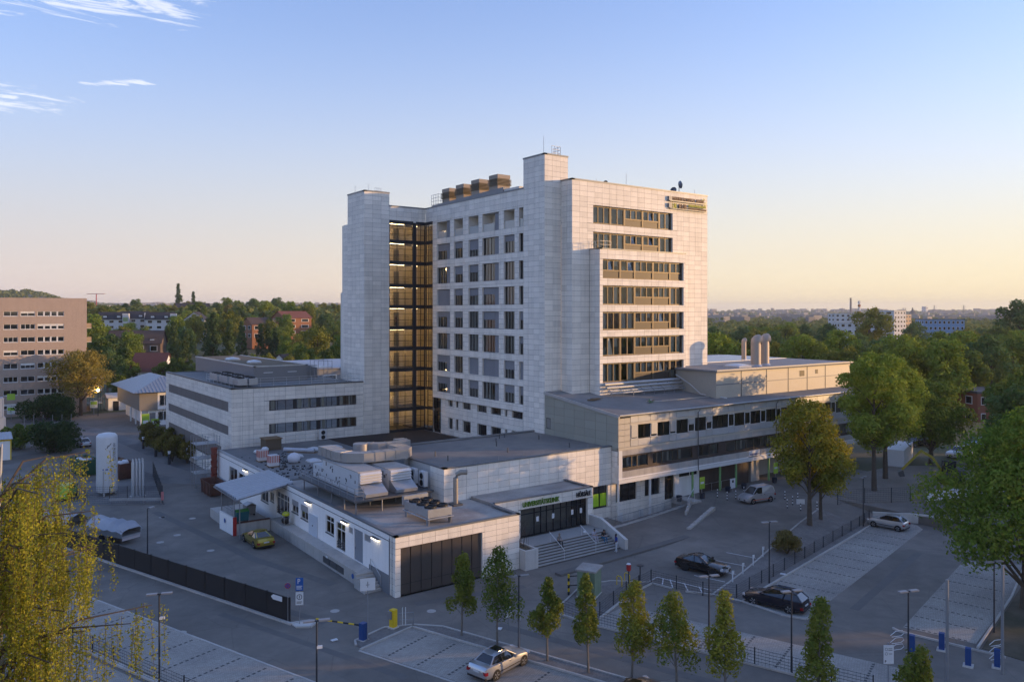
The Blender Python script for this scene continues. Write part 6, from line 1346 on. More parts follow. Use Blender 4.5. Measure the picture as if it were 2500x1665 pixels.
# big single trees on the right
def one(name, label, x, y, H, Rr, base, nl, nleaf, leaf, lm, seed, grp=None, bm=None, z=None, zs=.8, shape='round'):
    t = tree_proto(name, H, Rr, base, nl, nleaf, leaf, lm, bm or M['bark'], seed, shape, zs); USED.add(t.name); tag(t, label, 'tree', grp); t.location = (x, y, hgt(x, y) if z is None else z); return t
one('lime_tree', 'large dense green tree standing at the right edge above the lots', 68.4, 26.2, 15.6, 6.9, 2.0, 30, 46000, .13, lm_r, 300)
one('maple_tree', 'yellowing tree in front of the emergency entrance', 74.1, 48.8, 13.6, 4.3, 2.8, 21, 20000, .13, lm_y, 320)
one('maple_tree', 'lower tree right behind the yellowing one by the gravel bank', 77.2, 49.5, 9.5, 3.2, 2.4, 20, 9000, .13, lm_y, 340)
one('ash_tree', 'tall green tree with a lobed crown behind the yellowing maple', 94.1, 53.0, 17.6, 5.0, 4.2, 20, 20000, .16, lm_r, 360); one('ash_tree', 'broad tall green tree beside the building site', 102.2, 56.0, 16.4, 5.2, 4.5, 19, 18000, .16, lm_r, 380)
one('plane_tree', 'dark rounded tree beyond the building site, left of the brick house', 117.5, 57.5, 12.2, 5.6, 2.4, 26, 12000, .2, lm_g, 400)
one('walnut_tree', 'brownish broad tree in front of the brick apartment block', 26.2, 199.0, 14.6, 6.4, 4.0, 28, 12000, .2, lm_o, 420)
def bush(name, label, x, y, Rr, H, n, leaf, lm, seed, grp=None, cat='bush'):
    t = loose(name, label, cat, grp); L = lobes_for(seed, H, Rr, .1, 9); L = [(a, b, max(.25*H, c*.8), s*1.1) for a, b, c, s in L]; p, d = crown_points(seed, L, n, .85); p = p[p[:, 2] > .02]; me = leaf_mesh('foliage', p, d[:len(p)], leaf, lm, seed); o = bpy.data.objects.new('foliage', me); C.objects.link(o); o.parent = t
    mb = MB()
    for k in range(6): a = k*1.05; mb.tube([(0, 0, -.05), (math.cos(a)*Rr*.3, math.sin(a)*Rr*.3, H*.35), (math.cos(a)*Rr*.55, math.sin(a)*Rr*.55, H*.65)], [.06, .04, .015], 5)
    mb.build('stems', M['bark'], t); t.location = (x, y, hgt(x, y)); return t
bush('round_shrub', 'brownish round shrub on the gravel bank beside the fence', 65.0, 45.2, 1.6, 2.7, 4500, .08, leaf_mat('shrub_leaves', (.05, .045, .016), (.10, .075, .025)), 500)
bush('yew_clump', 'very dark evergreen clump at the foot of the brick block', 19.5, 197, 6.4, 6.0, 8000, .22, lm_d, 510); bush('yew_clump', 'wide dark green shrub left of the gas tank', 15.6, 149.5, 4.9, 5.6, 8000, .18, lm_d, 520); bush('lilac_bush', 'loose green bush beside the yellow-trimmed cabin', 10.6, 156, 3.6, 5.0, 4500, .18, lm_g, 530)
for i in range(9): bush('hedge_shrub', ('upright hedge shrub at the scaffold end of the annex hedge', 'upright hedge shrub in the middle of the annex hedge', 'upright hedge shrub at the pavilion end of the annex hedge')[i//3], 31.0 - (i % 2)*1.5, 126.5 + i*2.9, 1.9, 4.4 + (i*37 % 10)*.08, 3000, .12, leaf_mat('hedge_leaves', (.035, .038, .012), (.075, .065, .018)), 540+i, 'shrubs of the annex hedge', 'hedge shrub')
# ------------------------------------------------------------------ background woods: kinds shared by many trees
kinds = []
for i, (H, Rr, base, lm, shape) in enumerate(((15, 5.4, 3, lm_g, 'round'), (17, 6.0, 3.5, lm_r, 'round'), (13, 4.6, 2.5, leaf_mat('wood_leaves', (.028, .045, .012), (.07, .085, .018)), 'round'), (16, 5.6, 3.5, leaf_mat('wood_leaves_b', (.05, .06, .014), (.11, .105, .02)), 'round'), (14.5, 5.0, 3, lm_o, 'round'), (18, 3.6, 1.0, lm_s, 'spruce'), (16, 6.4, 3, leaf_mat('wood_leaves_c', (.03, .052, .018), (.06, .085, .028)), 'round'))):
    kinds.append(tree_proto(('oak_tree', 'lime_tree', 'alder_tree', 'willow_tree', 'beech_tree', 'spruce_tree', 'poplar_tree')[i], H, Rr, base, 17 if shape == 'round' else 34, 5400, .31 if shape == 'round' else .26, lm, M['bark'], 700+i*9, 'round' if shape == 'round' else 'spruce', .85))
def cam2w(px, d): r_ = (px-1250)/1935*d; return (r_*.8085 + d*.5885, -r_*.5885 + d*.8085)
BLOCK = [(XT-2, 115, YW-2, 110), (25, 53, 100, 152), (-24, 34, 198, 222), (30, 50, 166, 200)]
names = ('dense green', 'fresh green', 'dark green', 'yellow-green', 'rusty autumn', 'dark conical', 'blue-green')
def where(px):
    for lim, s in ((260, 'right of the brick block'), (400, 'in front of the white terraces'), (560, 'among conifers above the annex'), (700, 'in front of the orange brick house'), (860, 'beside the stair shaft'), (1260, 'behind the hospital tower'), (1900, 'behind the beige intake cowls'), (2080, 'below the far mast building'), (2250, 'below the pale blue building'), (2400, 'in the dense wood on the right'), (2510, 'in the wood along the right edge')):
        if px < lim: return s
    return 'in the sunward wood outside the right edge'
HOUSE = []
def wood(px, d, k, s, sz=1.):
    x, y = cam2w(px, d)
    if any(a < x < b and c_ < y < e for a, b, c_, e in BLOCK): return
    if any((x-hx)**2+(y-hy)**2 < hr*hr for hx, hy, hr in HOUSE): return
    dist = 'near' if d < 190 else 'mid-distance' if d < 300 else 'far'
    shp = 'spruce' if k == 5 else 'tree'
    tree(kinds[k], x, y, '%s %s %s %s' % (dist, names[k], shp, where(px)), 'trees of the %s wood %s' % (dist, where(px)), None, s, sz)
# ------------------------------------------------------------------ houses and landmarks behind the woods
def house(name, label, cat, px, d, wd, dep, h_, rot, wallm, roofm, roofh=3.0, flat=False, rows_=2, ncol=4, wm=None, grp=None, zadd=0, dorm=0, z=None, winm=None, ww=.55, wh=.5, ncs=2):
    """a building with walls, roof, windows in recessed frames on the two sides towards the camera; rot turns its long front"""
    x, y = cam2w(px, d); z0 = (hgt(x, y) if z is None else z) + zadd; t = thing(name, label, cat, (x, y, z0), grp); u = U(rot); v = (-u[1], u[0]); HOUSE.append((x, y, max(wd, dep)*.62))
    def pt(a, b, zz): return (x+u[0]*a+v[0]*b, y+u[1]*a+v[1]*b, z0+zz)
    b = MB(); b.obox((x, y), u, wd, dep, z0-4, z0+h_); b.build('wall', wallm, t); o_ = .5; A, B = wd/2+o_, dep/2+o_
    if flat: b = MB(); b.obox((x, y), u, wd+.4, dep+.4, z0+h_, z0+h_+.4); b.build('flat_roof', roofm, t)
    else:
        b = MB(); r0, r1 = pt(-A, 0, h_+roofh), pt(A, 0, h_+roofh); c_ = [pt(-A, -B, h_-.2), pt(A, -B, h_-.2), pt(A, B, h_-.2), pt(-A, B, h_-.2)]; b.quad(c_[0], c_[1], r1, r0); b.quad(c_[2], c_[3], r0, r1); rf = b.build('pitched_roof', roofm, t)
        b = MB(); b.quad(pt(-A+o_, -dep/2, h_), pt(-A+o_, dep/2, h_), pt(-A+o_, 0, h_+roofh-.2)); b.quad(pt(A-o_, -dep/2, h_), pt(A-o_, 0, h_+roofh-.2), pt(A-o_, dep/2, h_)); b.build('gable', wallm, t)
        for k in range(dorm):
            a = -wd/2 + wd*(k+.5)/dorm; b = MB(); b.extr([pt(a-1.1, -B*.72, h_+.3), pt(a+1.1, -B*.72, h_+.3), pt(a+1.1, -B*.72, h_+1.9), pt(a-1.1, -B*.72, h_+1.9)], Vector(pt(0, 2.2, 0))-Vector(pt(0, 0, 0))); f = b.build('dormer', roofm, t); b = MB(); b.extr([pt(a-.8, -B*.74, h_+.6), pt(a+.8, -B*.74, h_+.6), pt(a+.8, -B*.74, h_+1.6), pt(a-.8, -B*.74, h_+1.6)], Vector(pt(0, .1, 0))-Vector(pt(0, 0, 0))); b.build('window', M['pvc'], f)
    st = h_/rows_
    def side(n, half, axis):
        for r_ in range(rows_):
            for k in range(n):
                L_ = (wd if axis == 0 else dep); s = -L_/2 + L_*(k+.5)/n; hw = L_/n*ww/2; zc = st*(r_+.55); hh_ = st*wh/2
                def q(e, zz, o): return pt(e, -half-o, zz) if axis == 0 else pt(-half-o, -e, zz)
                b = MB(); nrm = Vector(q(0, 0, 0))-Vector(q(0, 0, .08)); b.extr([q(s-hw, zc-hh_, .08), q(s+hw, zc-hh_, .08), q(s+hw, zc+hh_, .08), q(s-hw, zc+hh_, .08)], nrm); f = b.build('window', wm or M['pvc'], t)
                b = MB(); b.quad(q(s-hw*.85, zc-hh_*.85, .1), q(s+hw*.85, zc-hh_*.85, .1), q(s+hw*.85, zc+hh_*.85, .1), q(s-hw*.85, zc+hh_*.85, .1)); b.build('pane', winm or M['carglass'], f)
    side(ncol, dep/2, 0); side(ncs, wd/2, 1); return t, pt
slate = mat('slate_roof', (.045, .04, .042), .8, var=.15); tiler = mat('red_tiles', (.16, .06, .045), .85, var=.18); tileb = mat('brown_tiles', (.10, .065, .05), .85, var=.18); obrick = mat('orange_brick', (.30, .135, .07), .85, var=.12); offw = mat('offwhite_render', (.60, .60, .60), .8, var=.05)
rt = -20
for i, (px, d) in enumerate(((277, 400), (330, 405), (392, 398))):
    t, pt = house('terraced_house', ('white terraced house with dark roof next to the brick block', 'white terraced house with dark roof in the middle of the terrace', 'white terraced house with dark roof and yellow stair tower')[i], 'house', px, d, 12.5, 10, 8.2, rt, offw, slate, 3.6, dorm=2, rows_=3, ncol=3, grp='white terraces', zadd=2.4)
    tw = MB(); A_ = pt(6.0, -5.2, 0); tw.extr([pt(5.2, -6.2, -2), pt(8.0, -6.2, -2), pt(8.0, -6.2, 11), pt(5.2, -6.2, 11)], Vector(pt(0, 3, 0))-Vector(pt(0, 0, 0))); f = tw.build('stair_tower', offw, t)
    for k in range(3): b = MB(); b.extr([pt(5.5, -6.25, 1+k*3), pt(7.7, -6.25, 1+k*3), pt(7.7, -6.25, 3+k*3), pt(5.5, -6.25, 3+k*3)], (0, 0, .01)); b.build('coloured_panel', (mat('panel_green', (.30, .38, .16), .6), mat('panel_grey', (.3, .32, .34), .6), mat('panel_yellow', (.52, .50, .04), .6))[i], f)
    b = MB(); b.extr([pt(-7, -5.6, 8.2), pt(-5.6, -5.6, 11.4), pt(-5.2, -5.6, 11.4), pt(-4, -5.6, 8.2)], (0, 0, .02)) if False else None
house('tiled_house', 'long brown-roofed house with white dormer windows below the terraces', 'house', 335, 320, 20, 11, 4.6, -25, mat('brown_wall', (.15, .11, .09), .8), tileb, 5.0, dorm=3, rows_=1, ncol=4, zadd=2.0)
house('tiled_house', 'red-roofed house with white lower walls behind the pavilion', 'house', 372, 238, 9, 11, 5.2, -30, M['white'], tiler, 5.2, rows_=2, ncol=3)
house('tiled_house', 'dark-roofed house half hidden on the wooded slope', 'house', 470, 520, 20, 12, 7, -10, offw, slate, 5, rows_=2, ncol=4, zadd=2)
house('tiled_house', 'white gabled house among the spruces left of the annex', 'house', 480, 395, 9, 10, 8.5, 60, offw, slate, 4, rows_=2, ncol=3, zadd=2)
house('brick_house', 'sunlit orange brick house on the wooded slope', 'house', 712, 385, 14, 13, 8.5, 8, obrick, mat('red_roof', (.22, .08, .05), .8), 3.2, rows_=3, ncol=2, zadd=4)
house('brick_house', 'smaller sunlit brick house between the spruces', 'house', 626, 360, 9, 10, 7, 8, obrick, tileb, 3.0, rows_=2, ncol=2, zadd=4)
house('tiled_house', 'small house with a tiled gable just above the annex roof', 'house', 705, 250, 9, 10, 4.2, 30, M['white'], tileb, 4.2, rows_=1, ncol=2)
house('shed_hall', 'low metal-roofed hall behind the annex roof', 'hall', 800, 205, 26, 18, 8.4, 0, M['greyclad'], M['steel'], 1.6, rows_=1, ncol=4)
house('mast_building', 'white four-storey building carrying the phone mast', 'building', 2088, 500, 24, 13, 15.6, -38, offw, M['concl'], flat=True, rows_=4, ncol=6, ncs=3)
house('office_block', 'white block behind the mast building on the right', 'building', 2062, 680, 22, 16, 20.6, -38, offw, M['concl'], flat=True, rows_=6, ncol=5)
house('apartment_tower', 'white and orange-sided apartment block right of the mast tree', 'building', 2172, 600, 17, 16, 23.0, 0, offw, M['concl'], flat=True, rows_=7, ncol=4)
house('apartment_tower', 'orange-sided neighbour of the white apartment block', 'building', 2196, 620, 9, 14, 20, 0, mat('peach_render', (.52, .36, .22), .8), M['concl'], flat=True, rows_=6, ncol=2)
house('blue_school', 'pale blue three-storey building in the wood on the right', 'building', 2294, 480, 23, 13, 17.6, -42, mat('blue_render', (.20, .33, .52), .7, var=.03), M['steeld'], flat=True, rows_=5, ncol=9, ncs=4)
house('brick_flats', 'low red-brown brick flats with white windows in the wood on the right', 'building', 2412, 165, 12, 10, 6.6, -30, mat('red_brick', (.25, .10, .06), .85, var=.12), M['steeld'], flat=True, rows_=2, ncol=5, z=0, ww=.4)
house('highrise', 'tiny pale high-rise on the far right horizon', 'building', 2258, 4200, 22, 22, 52, 0, offw, offw, flat=True, rows_=3, ncol=2, z=0)
ms = cam2w(2098, 498); t = thing('phone_mast', 'white phone mast with antennas on the mast building roof', 'mast', (*ms, 15)); MB().tube([(*ms, 15.6), (*ms, 30)], .45, 6).build('pole', offw, t)
for k in range(5): MB().box(ms[0]-.8, ms[0]+.8, ms[1]-.5, ms[1]+.5, 20+k*2.1, 21.4+k*2.1).build('antenna', (offw, obrick)[k % 2], t)
xy = cam2w(2077, 3000); t = thing('factory_chimney', 'slender dark factory chimney on the right horizon', 'chimney', (*xy, 0)); MB().lathe(xy, [(4.5, 0), (4.0, 30), (3.2, 76)], 10).build('shaft', mat('chimney_brick', (.12, .09, .08), .9), t); MB().lathe(xy, [(3.6, 74), (3.6, 76.5)], 10).build('rim', M['black'], t)
for i, (px, d) in enumerate(((2281, 3900), (2353, 4000), (2210, 4300), (2205, 4350), (2056, 4300))):
    xy = cam2w(px, d); hh_ = 66 if i < 2 else 62; z0 = hgt(*xy); t = thing('power_pylon', ('lattice pylon right of the tiny high-rise', 'rightmost lattice pylon on the horizon', 'lattice pylon above the orange-sided block', 'lattice pylon just left of its neighbour above the orange-sided block', 'lattice pylon left of the factory chimney')[i], 'pylon', (*xy, 0), 'pylons on the horizon'); zt = 23+ (762-(745 if i < 2 else 752))*d/1935
    for a in range(4): c_ = U(45+90*a); MB().tube([(xy[0]+c_[0]*5, xy[1]+c_[1]*5, z0), (xy[0]+c_[0], xy[1]+c_[1], zt)], .55, 4).build('leg', M['steeld'], t)
    for k in range(3): MB().tube([(xy[0]-11*.81, xy[1]+11*.59, zt-3-k*9), (xy[0]+11*.81, xy[1]-11*.59, zt-3-k*9)], .5, 4).build('cross_arm', M['steeld'], t)
xy = cam2w(2228, 2600); t = thing('church_tower', 'dark pointed church tower on the right horizon', 'church tower', (*xy, 0)); MB().obox(xy, (1, 0), 14, 14, 0, 18).build('tower', M['brownpanel'], t); MB().lathe(xy, [(11, 18), (7, 24), (4, 27), (1, 38)], 8).build('spire', slate, t)
xy = cam2w(235, 1400); t = thing('tower_crane', 'distant red and white tower crane jib above the left woods', 'crane', (*xy, 0)); zc_ = 23+44*1400/1935; MB().tube([(*xy, 20), (*xy, zc_)], .8, 4).build('mast', M['red'], t)
xa, xb2 = cam2w(212, 1400), cam2w(256, 1400); MB().tube([(*xa, zc_), (*xb2, zc_+.5)], .7, 4).build('jib', mat('crane_pink', (.6, .25, .2), .6), t)
# ------------------------------------------------------------------ the woods themselves
W_ = random.Random(21)
for px, d, k, s in ((205, 262, 0, 1.15), (245, 250, 2, 1.1), (225, 300, 1, 1.2), (265, 300, 2, .95), (300, 262, 2, .8), (262, 225, 6, .75), (290, 205, 2, .55), (318, 232, 0, .6), (352, 270, 4, .45), (425, 255, 5, 1.05), (452, 250, 5, .92), (520, 262, 5, 1.15), (508, 285, 5, 1.0), (560, 268, 5, 1.02), (590, 300, 5, .9), (636, 300, 5, .85), (655, 302, 5, .8), (672, 300, 5, .76), (478, 330, 3, 1.1), (555, 330, 3, 1.2), (610, 240, 0, .6), (650, 235, 3, .62), (690, 250, 1, .6), (560, 232, 2, .65), (745, 225, 0, .85), (780, 215, 1, 1.1), (812, 205, 1, 1.25), (842, 212, 3, 1.25), (868, 230, 0, 1.15), (775, 260, 3, 1.1), (258, 330, 1, .8), (300, 345, 3, .75), (352, 350, 0, .72), (415, 352, 2, .85), (690, 330, 0, .85), (660, 345, 3, .9), (430, 230, 2, .75), (400, 232, 0, .55), (475, 232, 2, .6), (735, 300, 3, .8)): wood(px, d, k, s)
for i in range(60): wood(W_.uniform(190, 900), W_.uniform(430, 660), W_.choice((0, 1, 2, 3, 4, 6)), W_.uniform(.75, 1.15))
wood(435, 700, 5, 1.5, 1.2); wood(472, 720, 5, 1.3, 1.1)
# right side
for px, d, k, s in ((1745, 190, 1, 1.05), (1790, 205, 0, 1.0), (1850, 200, 2, 1.0), (1905, 195, 3, .95), (1960, 190, 1, 1.02), (2015, 188, 0, 1.0), (2062, 182, 3, .92), (2105, 172, 2, .9), (2150, 178, 0, 1.0), (2200, 170, 1, 1.05), (2255, 175, 0, 1.08), (2310, 165, 1, 1.0), (2365, 178, 2, 1.05), (2420, 185, 6, 1.05), (2475, 190, 0, 1.1), (2520, 200, 1, 1.1), (2470, 138, 2, .85), (2505, 120, 0, .9), (2122, 345, 3, 1.55), (2490, 330, 6, 1.7), (2440, 320, 2, 1.3)): wood(px, d, k, s)
for i in range(85):
    px = W_.uniform(1710, 2560); d = W_.uniform(205, 430)
    if 2035 < px < 2210 and d > 300 or 2240 < px < 2350 and d > 290: continue
    wood(px, d, W_.choice((0, 1, 2, 2, 3, 6)), W_.uniform(.75, 1.08))
for i in range(34): wood(W_.uniform(210, 860), W_.uniform(235, 420), W_.choice((0, 1, 2, 3, 6, 1)), W_.uniform(.6, .95))
for i in range(14): x, y = W_.uniform(94, 135), W_.uniform(116, 165); tree(kinds[(0, 1, 2)[i % 3]], x, y, '%s shade tree added unseen behind the hospital tower' % names[(0, 1, 2)[i % 3]], 'unseen shade trees added behind the tower', None, W_.uniform(.8, .95))  # out-of-view trees added to keep the sun off the pavilion
# trees outside the frame on the sunny side, whose shade lies over the yard
for i in range(110):
    x = W_.uniform(84, 200); y = W_.uniform(-95, 30)
    if x*.5885 + y*.8085 > 0 and (x*.8085 - y*.5885) / (x*.5885 + y*.8085) < .76: continue
    if i % 2 and x < 110 and y < -10: continue
    k = W_.choice((0, 1, 2, 6)); tree(kinds[k], x, y, '%s tree %s' % (names[k], where(9999)), 'trees outside the right edge', None, W_.uniform(.72, .98))
for px, d, k, s in ((2460, 112, 2, .75), (2490, 102, 6, .8), (2440, 160, 1, .95), (2130, 160, 1, .8), (2350, 205, 1, 1.05), (2230, 210, 3, 1.05), (2290, 225, 0, 1.1), (2400, 230, 2, 1.1)): wood(px, d, k, s)
# the far woods read as one mass
g_ = np.random.default_rng(31); n = 9000
d_ = 440 * (5200/440) ** (g_.random(n)**1.15); px_ = g_.uniform(-150, 2650, n)
P_ = []; D_ = []
sz_ = []
for d, px in zip(d_, px_):
    if 2035 < px < 2345 and d < 700: continue
    x, y = cam2w(px, d); z = hgt(x, y); Rr = 4.5 + d/900; hh_ = g_.uniform(8, 13)*(1 if d < 1500 else .8); k = 16
    v = g_.normal(0, 1, (k, 3)); v /= np.linalg.norm(v, axis=1)[:, None]; v[:, 2] = np.abs(v[:, 2])
    P_.append(np.array([x, y, z+hh_*.45]) + v*np.array([Rr, Rr, hh_*.55])); D_.append(v)
P_ = np.concatenate(P_); D_ = np.concatenate(D_); dd_ = P_[:, 0]*.5885+P_[:, 1]*.8085
fm_ = leaf_mesh('forest', P_, D_, 1.0+dd_/700, leaf_mat('forest_leaves', (.03, .045, .016), (.075, .08, .024)), 33, .8); fo = bpy.data.objects.new('forest', fm_); C.objects.link(fo); tag(fo, 'far wooded country reaching to the horizon', 'forest', kind='stuff')
# scattered far roofs: a town in the woods
tm = MB()
for i in range(420):
    d = g_.uniform(900, 5200); px = g_.uniform(1720, 2560) if i % 4 else g_.uniform(200, 850); x, y = cam2w(px, d); s_ = g_.uniform(4, 10)*(1+d/4000); z = hgt(x, y); tm.obox((x, y), U(g_.uniform(0, 180)), s_*2.2, s_, z, z+g_.uniform(9, 15)*(1+d/9000))
tm = tm.build('far_town', mat('far_town_walls', (.30, .27, .24), .9, island=.25)); tag(tm, 'scattered pale roofs of the far town', 'town', kind='stuff')

# ------------------------------------------------------------------ evening haze: one even body of air round everything
hm = bpy.data.materials.new('haze_air'); hm.use_nodes = True; ht = hm.node_tree
for n_ in list(ht.nodes):
    if n_.type != 'OUTPUT_MATERIAL': ht.nodes.remove(n_)
pvn = ht.nodes.new('ShaderNodeVolumePrincipled'); pvn.inputs['Color'].default_value = (.86, .88, .92, 1); pvn.inputs['Density'].default_value = .0001; pvn.inputs['Anisotropy'].default_value = .2
ht.links.new(pvn.outputs[0], ht.nodes['Material Output'].inputs['Volume'])
hz = MB().box(-12000, 12000, -12000, 12000, -6, 150).build('haze', hm); hz['kind'] = 'stuff'; hz['label'] = 'thin evening haze over the whole town'
# ------------------------------------------------------------------ vehicles (x forward, origin on the ground in the middle)
def car_paint(name, col, metal=.5, rough=.28): return mat(name, col, rough, metal, var=.03, nscale=1.5, coat=.6)
def car(name, label, cat, paint, L, W, wb, fo, top, gh, x, y, rot, wr=.32, group=None, rails_=False, plate=True, sunroof=False, van=None, stripe=None, rim='rim', z=None):
    """top: (x from nose, z) line of bonnet, belt and tail; gh: glasshouse (screen foot, roof front, roof rear, tail foot, belt z, roof z, roof half width)"""
    t = loose(name, label, cat, group); hw = W/2; nose = L/2
    # lower body lofted over stations
    P = []
    for i, (d, zt) in enumerate(top):
        xx = nose - d; e = min(d, L-d); k = 1 - .16*max(0, 1-e/.55)**2; w_ = hw*k; zb = .20 + .10*max(0, 1-e/.35)
        P.append([(xx, -w_*.90, zb), (xx, -w_*.985, zb+.12), (xx, -w_, .50), (xx, -w_*.99, min(zt-.12, .68)), (xx, -w_*.945, zt-.04), (xx, -w_*.80, zt), (xx, w_*.80, zt), (xx, w_*.945, zt-.04), (xx, w_*.99, min(zt-.12, .68)), (xx, w_, .50), (xx, w_*.985, zb+.12), (xx, w_*.90, zb)])
    b = MB().grid(P, True); b.f.append(tuple(range(11, -1, -1))); n = len(P)*12; b.f.append(tuple(range(n-12, n))); body = b.build('body', paint, t, True)
    # glasshouse
    a, rb, rc, dd, zb, zr, rw = gh; xs = [nose-v for v in (a, rb, rc, dd)]; bw = hw*.93; zbs = zb-.03
    bl = [(xs[0], bw*.88, zbs), (xs[1]+.25 if False else xs[0]-(a and .45), bw*.99, zbs), (xs[3]+.40, bw*.99, zbs), (xs[3], bw*.86, zbs)]
    rl = [(xs[1], rw*.86, zr-.05), (xs[1]-.25, rw, zr), (xs[2]+.2, rw, zr-.01), (xs[2], rw*.86, zr-.07)]
    mir = lambda p: (p[0], -p[1], p[2])
    g = MB(); g.quad(bl[0], rl[0], mir(rl[0]), mir(bl[0])); g.build('windscreen', M['carglass'], t)
    g = MB(); g.quad(mir(bl[3]), mir(rl[3]), rl[3], bl[3]); g.build('rear_window', M['carglass'] if not van else paint, t)
    for s in (1, -1):
        f = (lambda p: p) if s > 0 else mir
        g = MB(); q = [f(p) for p in (bl[0], bl[1], bl[2], bl[3], rl[3], rl[2], rl[1], rl[0])]
        if van:
            xv = nose-van; tb = (xv, bw*.99, zbs); tr = (xv, rw, zr-.005); q1 = [f(p) for p in (bl[0], bl[1], tb, tr, rl[1], rl[0])]; q2 = [f(p) for p in (tb, bl[2], bl[3], rl[3], rl[2], tr)]
            MB().quad(*(q1 if s < 0 else q1[::-1])).build('side_window', M['carglass'], t); MB().quad(*(q2 if s < 0 else q2[::-1])).build('side_panel', paint, t)
        else: MB().quad(*(q if s < 0 else q[::-1])).build('side_window', M['carglass'], t)
        for i, (p0, p1, r_) in enumerate(((bl[0], rl[0], .04), (rl[0], rl[1], .03), (rl[1], rl[2], .035), (rl[2], rl[3], .03), (bl[3], rl[3], .05))): MB().tube([f(p0), f(p1)], r_, 5).build('pillar', paint, t)
        xm_ = (xs[1]+xs[2])/2-.1 if not van else nose-van; MB().tube([f((xm_+.05, bw*.985, zbs)), f((xm_-.05, rw+.005, zr-.01))], .035, 4).build('pillar', M['black'], t)
        MB().obox((xs[0]-.35, s*(hw+.09)), (1, 0), .16, .2, zb-.02, zb+.13).build('wing_mirror', paint, t)
        if rails_: MB().tube([f((xs[1]-.2, rw*.93, zr+.05)), f((xs[2]+.1, rw*.93, zr+.04))], .02, 4).build('roof_rail', M['chrome'], t)
        MB().obox((0, s*(hw+.004)), (1, 0), L*.62, .02, .42, .48).build('side_trim', M['black'] if not stripe else stripe, t)
        for k in (.12, -.85 if not van else -.4): MB().obox((k, s*(hw+.012)), (1, 0), .18, .03, zb-.16, zb-.12).build('door_handle', paint if not van else M['black'], t)
        # lamps
        MB().obox((nose-.22, s*hw*.70), U(-s*28), .26, .42, .58, .72).build('headlight', M['lampclear'], t)
        MB().obox((-nose+.10, s*hw*.74), U(s*14), .22, .36, top[-2][1]-.30, top[-2][1]-.12).build('tail_lamp', M['lampred'], t)
        for wx_ in (nose-fo, nose-fo-wb):
            ar = MB(); ar.tube([(wx_, s*(hw-.2), wr), (wx_, s*(hw+.004), wr)], wr*1.16, 18); ar.build('wheel_arch_shade', M['black'], t)  # black disc paints the shaded hollow round the wheel
            wv = MB(); wv.tube([(wx_, s*(hw-.22), wr), (wx_, s*(hw+.012), wr)], wr, 18); w_ = wv.build('wheel', M['tyre'], t)
            rv = MB()
            for k in range(5): an = k*2*math.pi/5; rv.extr([(wx_+math.cos(an-.28)*wr*.12, s*(hw+.02), wr+math.sin(an-.28)*wr*.12), (wx_+math.cos(an-.24)*wr*.68, s*(hw+.02), wr+math.sin(an-.24)*wr*.68), (wx_+math.cos(an+.24)*wr*.68, s*(hw+.02), wr+math.sin(an+.24)*wr*.68), (wx_+math.cos(an+.28)*wr*.12, s*(hw+.02), wr+math.sin(an+.28)*wr*.12)], (0, s*.006, 0))
            rv.build('rim', M[rim], w_); 
    r = MB(); rp = [rl[0], rl[1], rl[2], rl[3], mir(rl[3]), mir(rl[2]), mir(rl[1]), mir(rl[0])]; mid = [(p[0], p[1]*.55, p[2]+.05) for p in rp]; r.grid([rp, mid], True); r.quad(*mid); rf = r.build('roof', paint, t, True)
    if sunroof: MB().obox(((xs[1]+xs[2])/2+.25, 0), (1, 0), .6, .8, zr+.03, zr+.062).build('sunroof', M['carglass'], rf)
    MB().obox((nose-.03, 0), (1, 0), .08, W*.52, .36, .50).build('grille', M['black'], t)
    if plate: MB().obox((-nose-.0, 0), (1, 0), .05, .52, .62, .73).build('number_plate', M['plate'], t); MB().obox((nose+.01, 0), (1, 0), .04, .52, .38, .48).build('number_plate', M['plate'], t)
    MB().obox((-nose+.06, 0), (1, 0), .16, W*.86, .24, .36).build('rear_bumper', M['black'], t)
    return place(t, x, y, (hgt(x, y) if z is None else z) + .01, rot)
saloon_top = [(0, .52), (.12, .68), (.5, .80), (1.15, .90), (1.55, .93), (2.6, .95), (3.55, .97), (3.8, 1.0), (4.3, .98), (4.42, .86), (4.47, .60)]
silver = car_paint('silver_paint', (.50, .51, .53), .75, .3); blackp = car_paint('black_paint', (.012, .012, .014), .2, .18); navy = car_paint('dark_blue_paint', (.014, .016, .028), .4, .2); gold = car_paint('gold_paint', (.36, .28, .035), .65, .3); vanp = car_paint('van_silver', (.48, .49, .51), .6, .3)
car('silver_saloon', 'silver saloon car with dark sunroof parked in the bottom lot', 'car', silver, 4.47, 1.74, 2.72, .80, saloon_top, (1.45, 2.15, 3.35, 3.95, .95, 1.40, .56), 29.4, 41.75, 14.5, sunroof=True)
car('black_coupe', 'low black four-door coupe by the white bay lines', 'car', blackp, 4.63, 1.78, 2.70, .93, [(0, .5), (.12, .66), (.5, .78), (1.2, .90), (1.6, .94), (2.6, .97), (3.6, 1.0), (4.2, 1.02), (4.5, .98), (4.6, .8), (4.63, .6)], (1.45, 2.3, 3.1, 4.15, .98, 1.42, .54), 55.15, 47.0, -75.6, rim='black', wr=.33)
car('dark_estate', 'dark blue estate car with roof rails at the corner of the lot', 'car', navy, 4.83, 1.85, 2.85, .93, [(0, .55), (.12, .72), (.5, .84), (1.15, .96), (1.6, 1.0), (2.6, 1.02), (3.8, 1.04), (4.5, 1.05), (4.72, .95), (4.8, .75), (4.83, .6)], (1.4, 2.2, 4.25, 4.72, 1.03, 1.50, .58), 53.2, 38.0, 103.5, wr=.34, rails_=True)
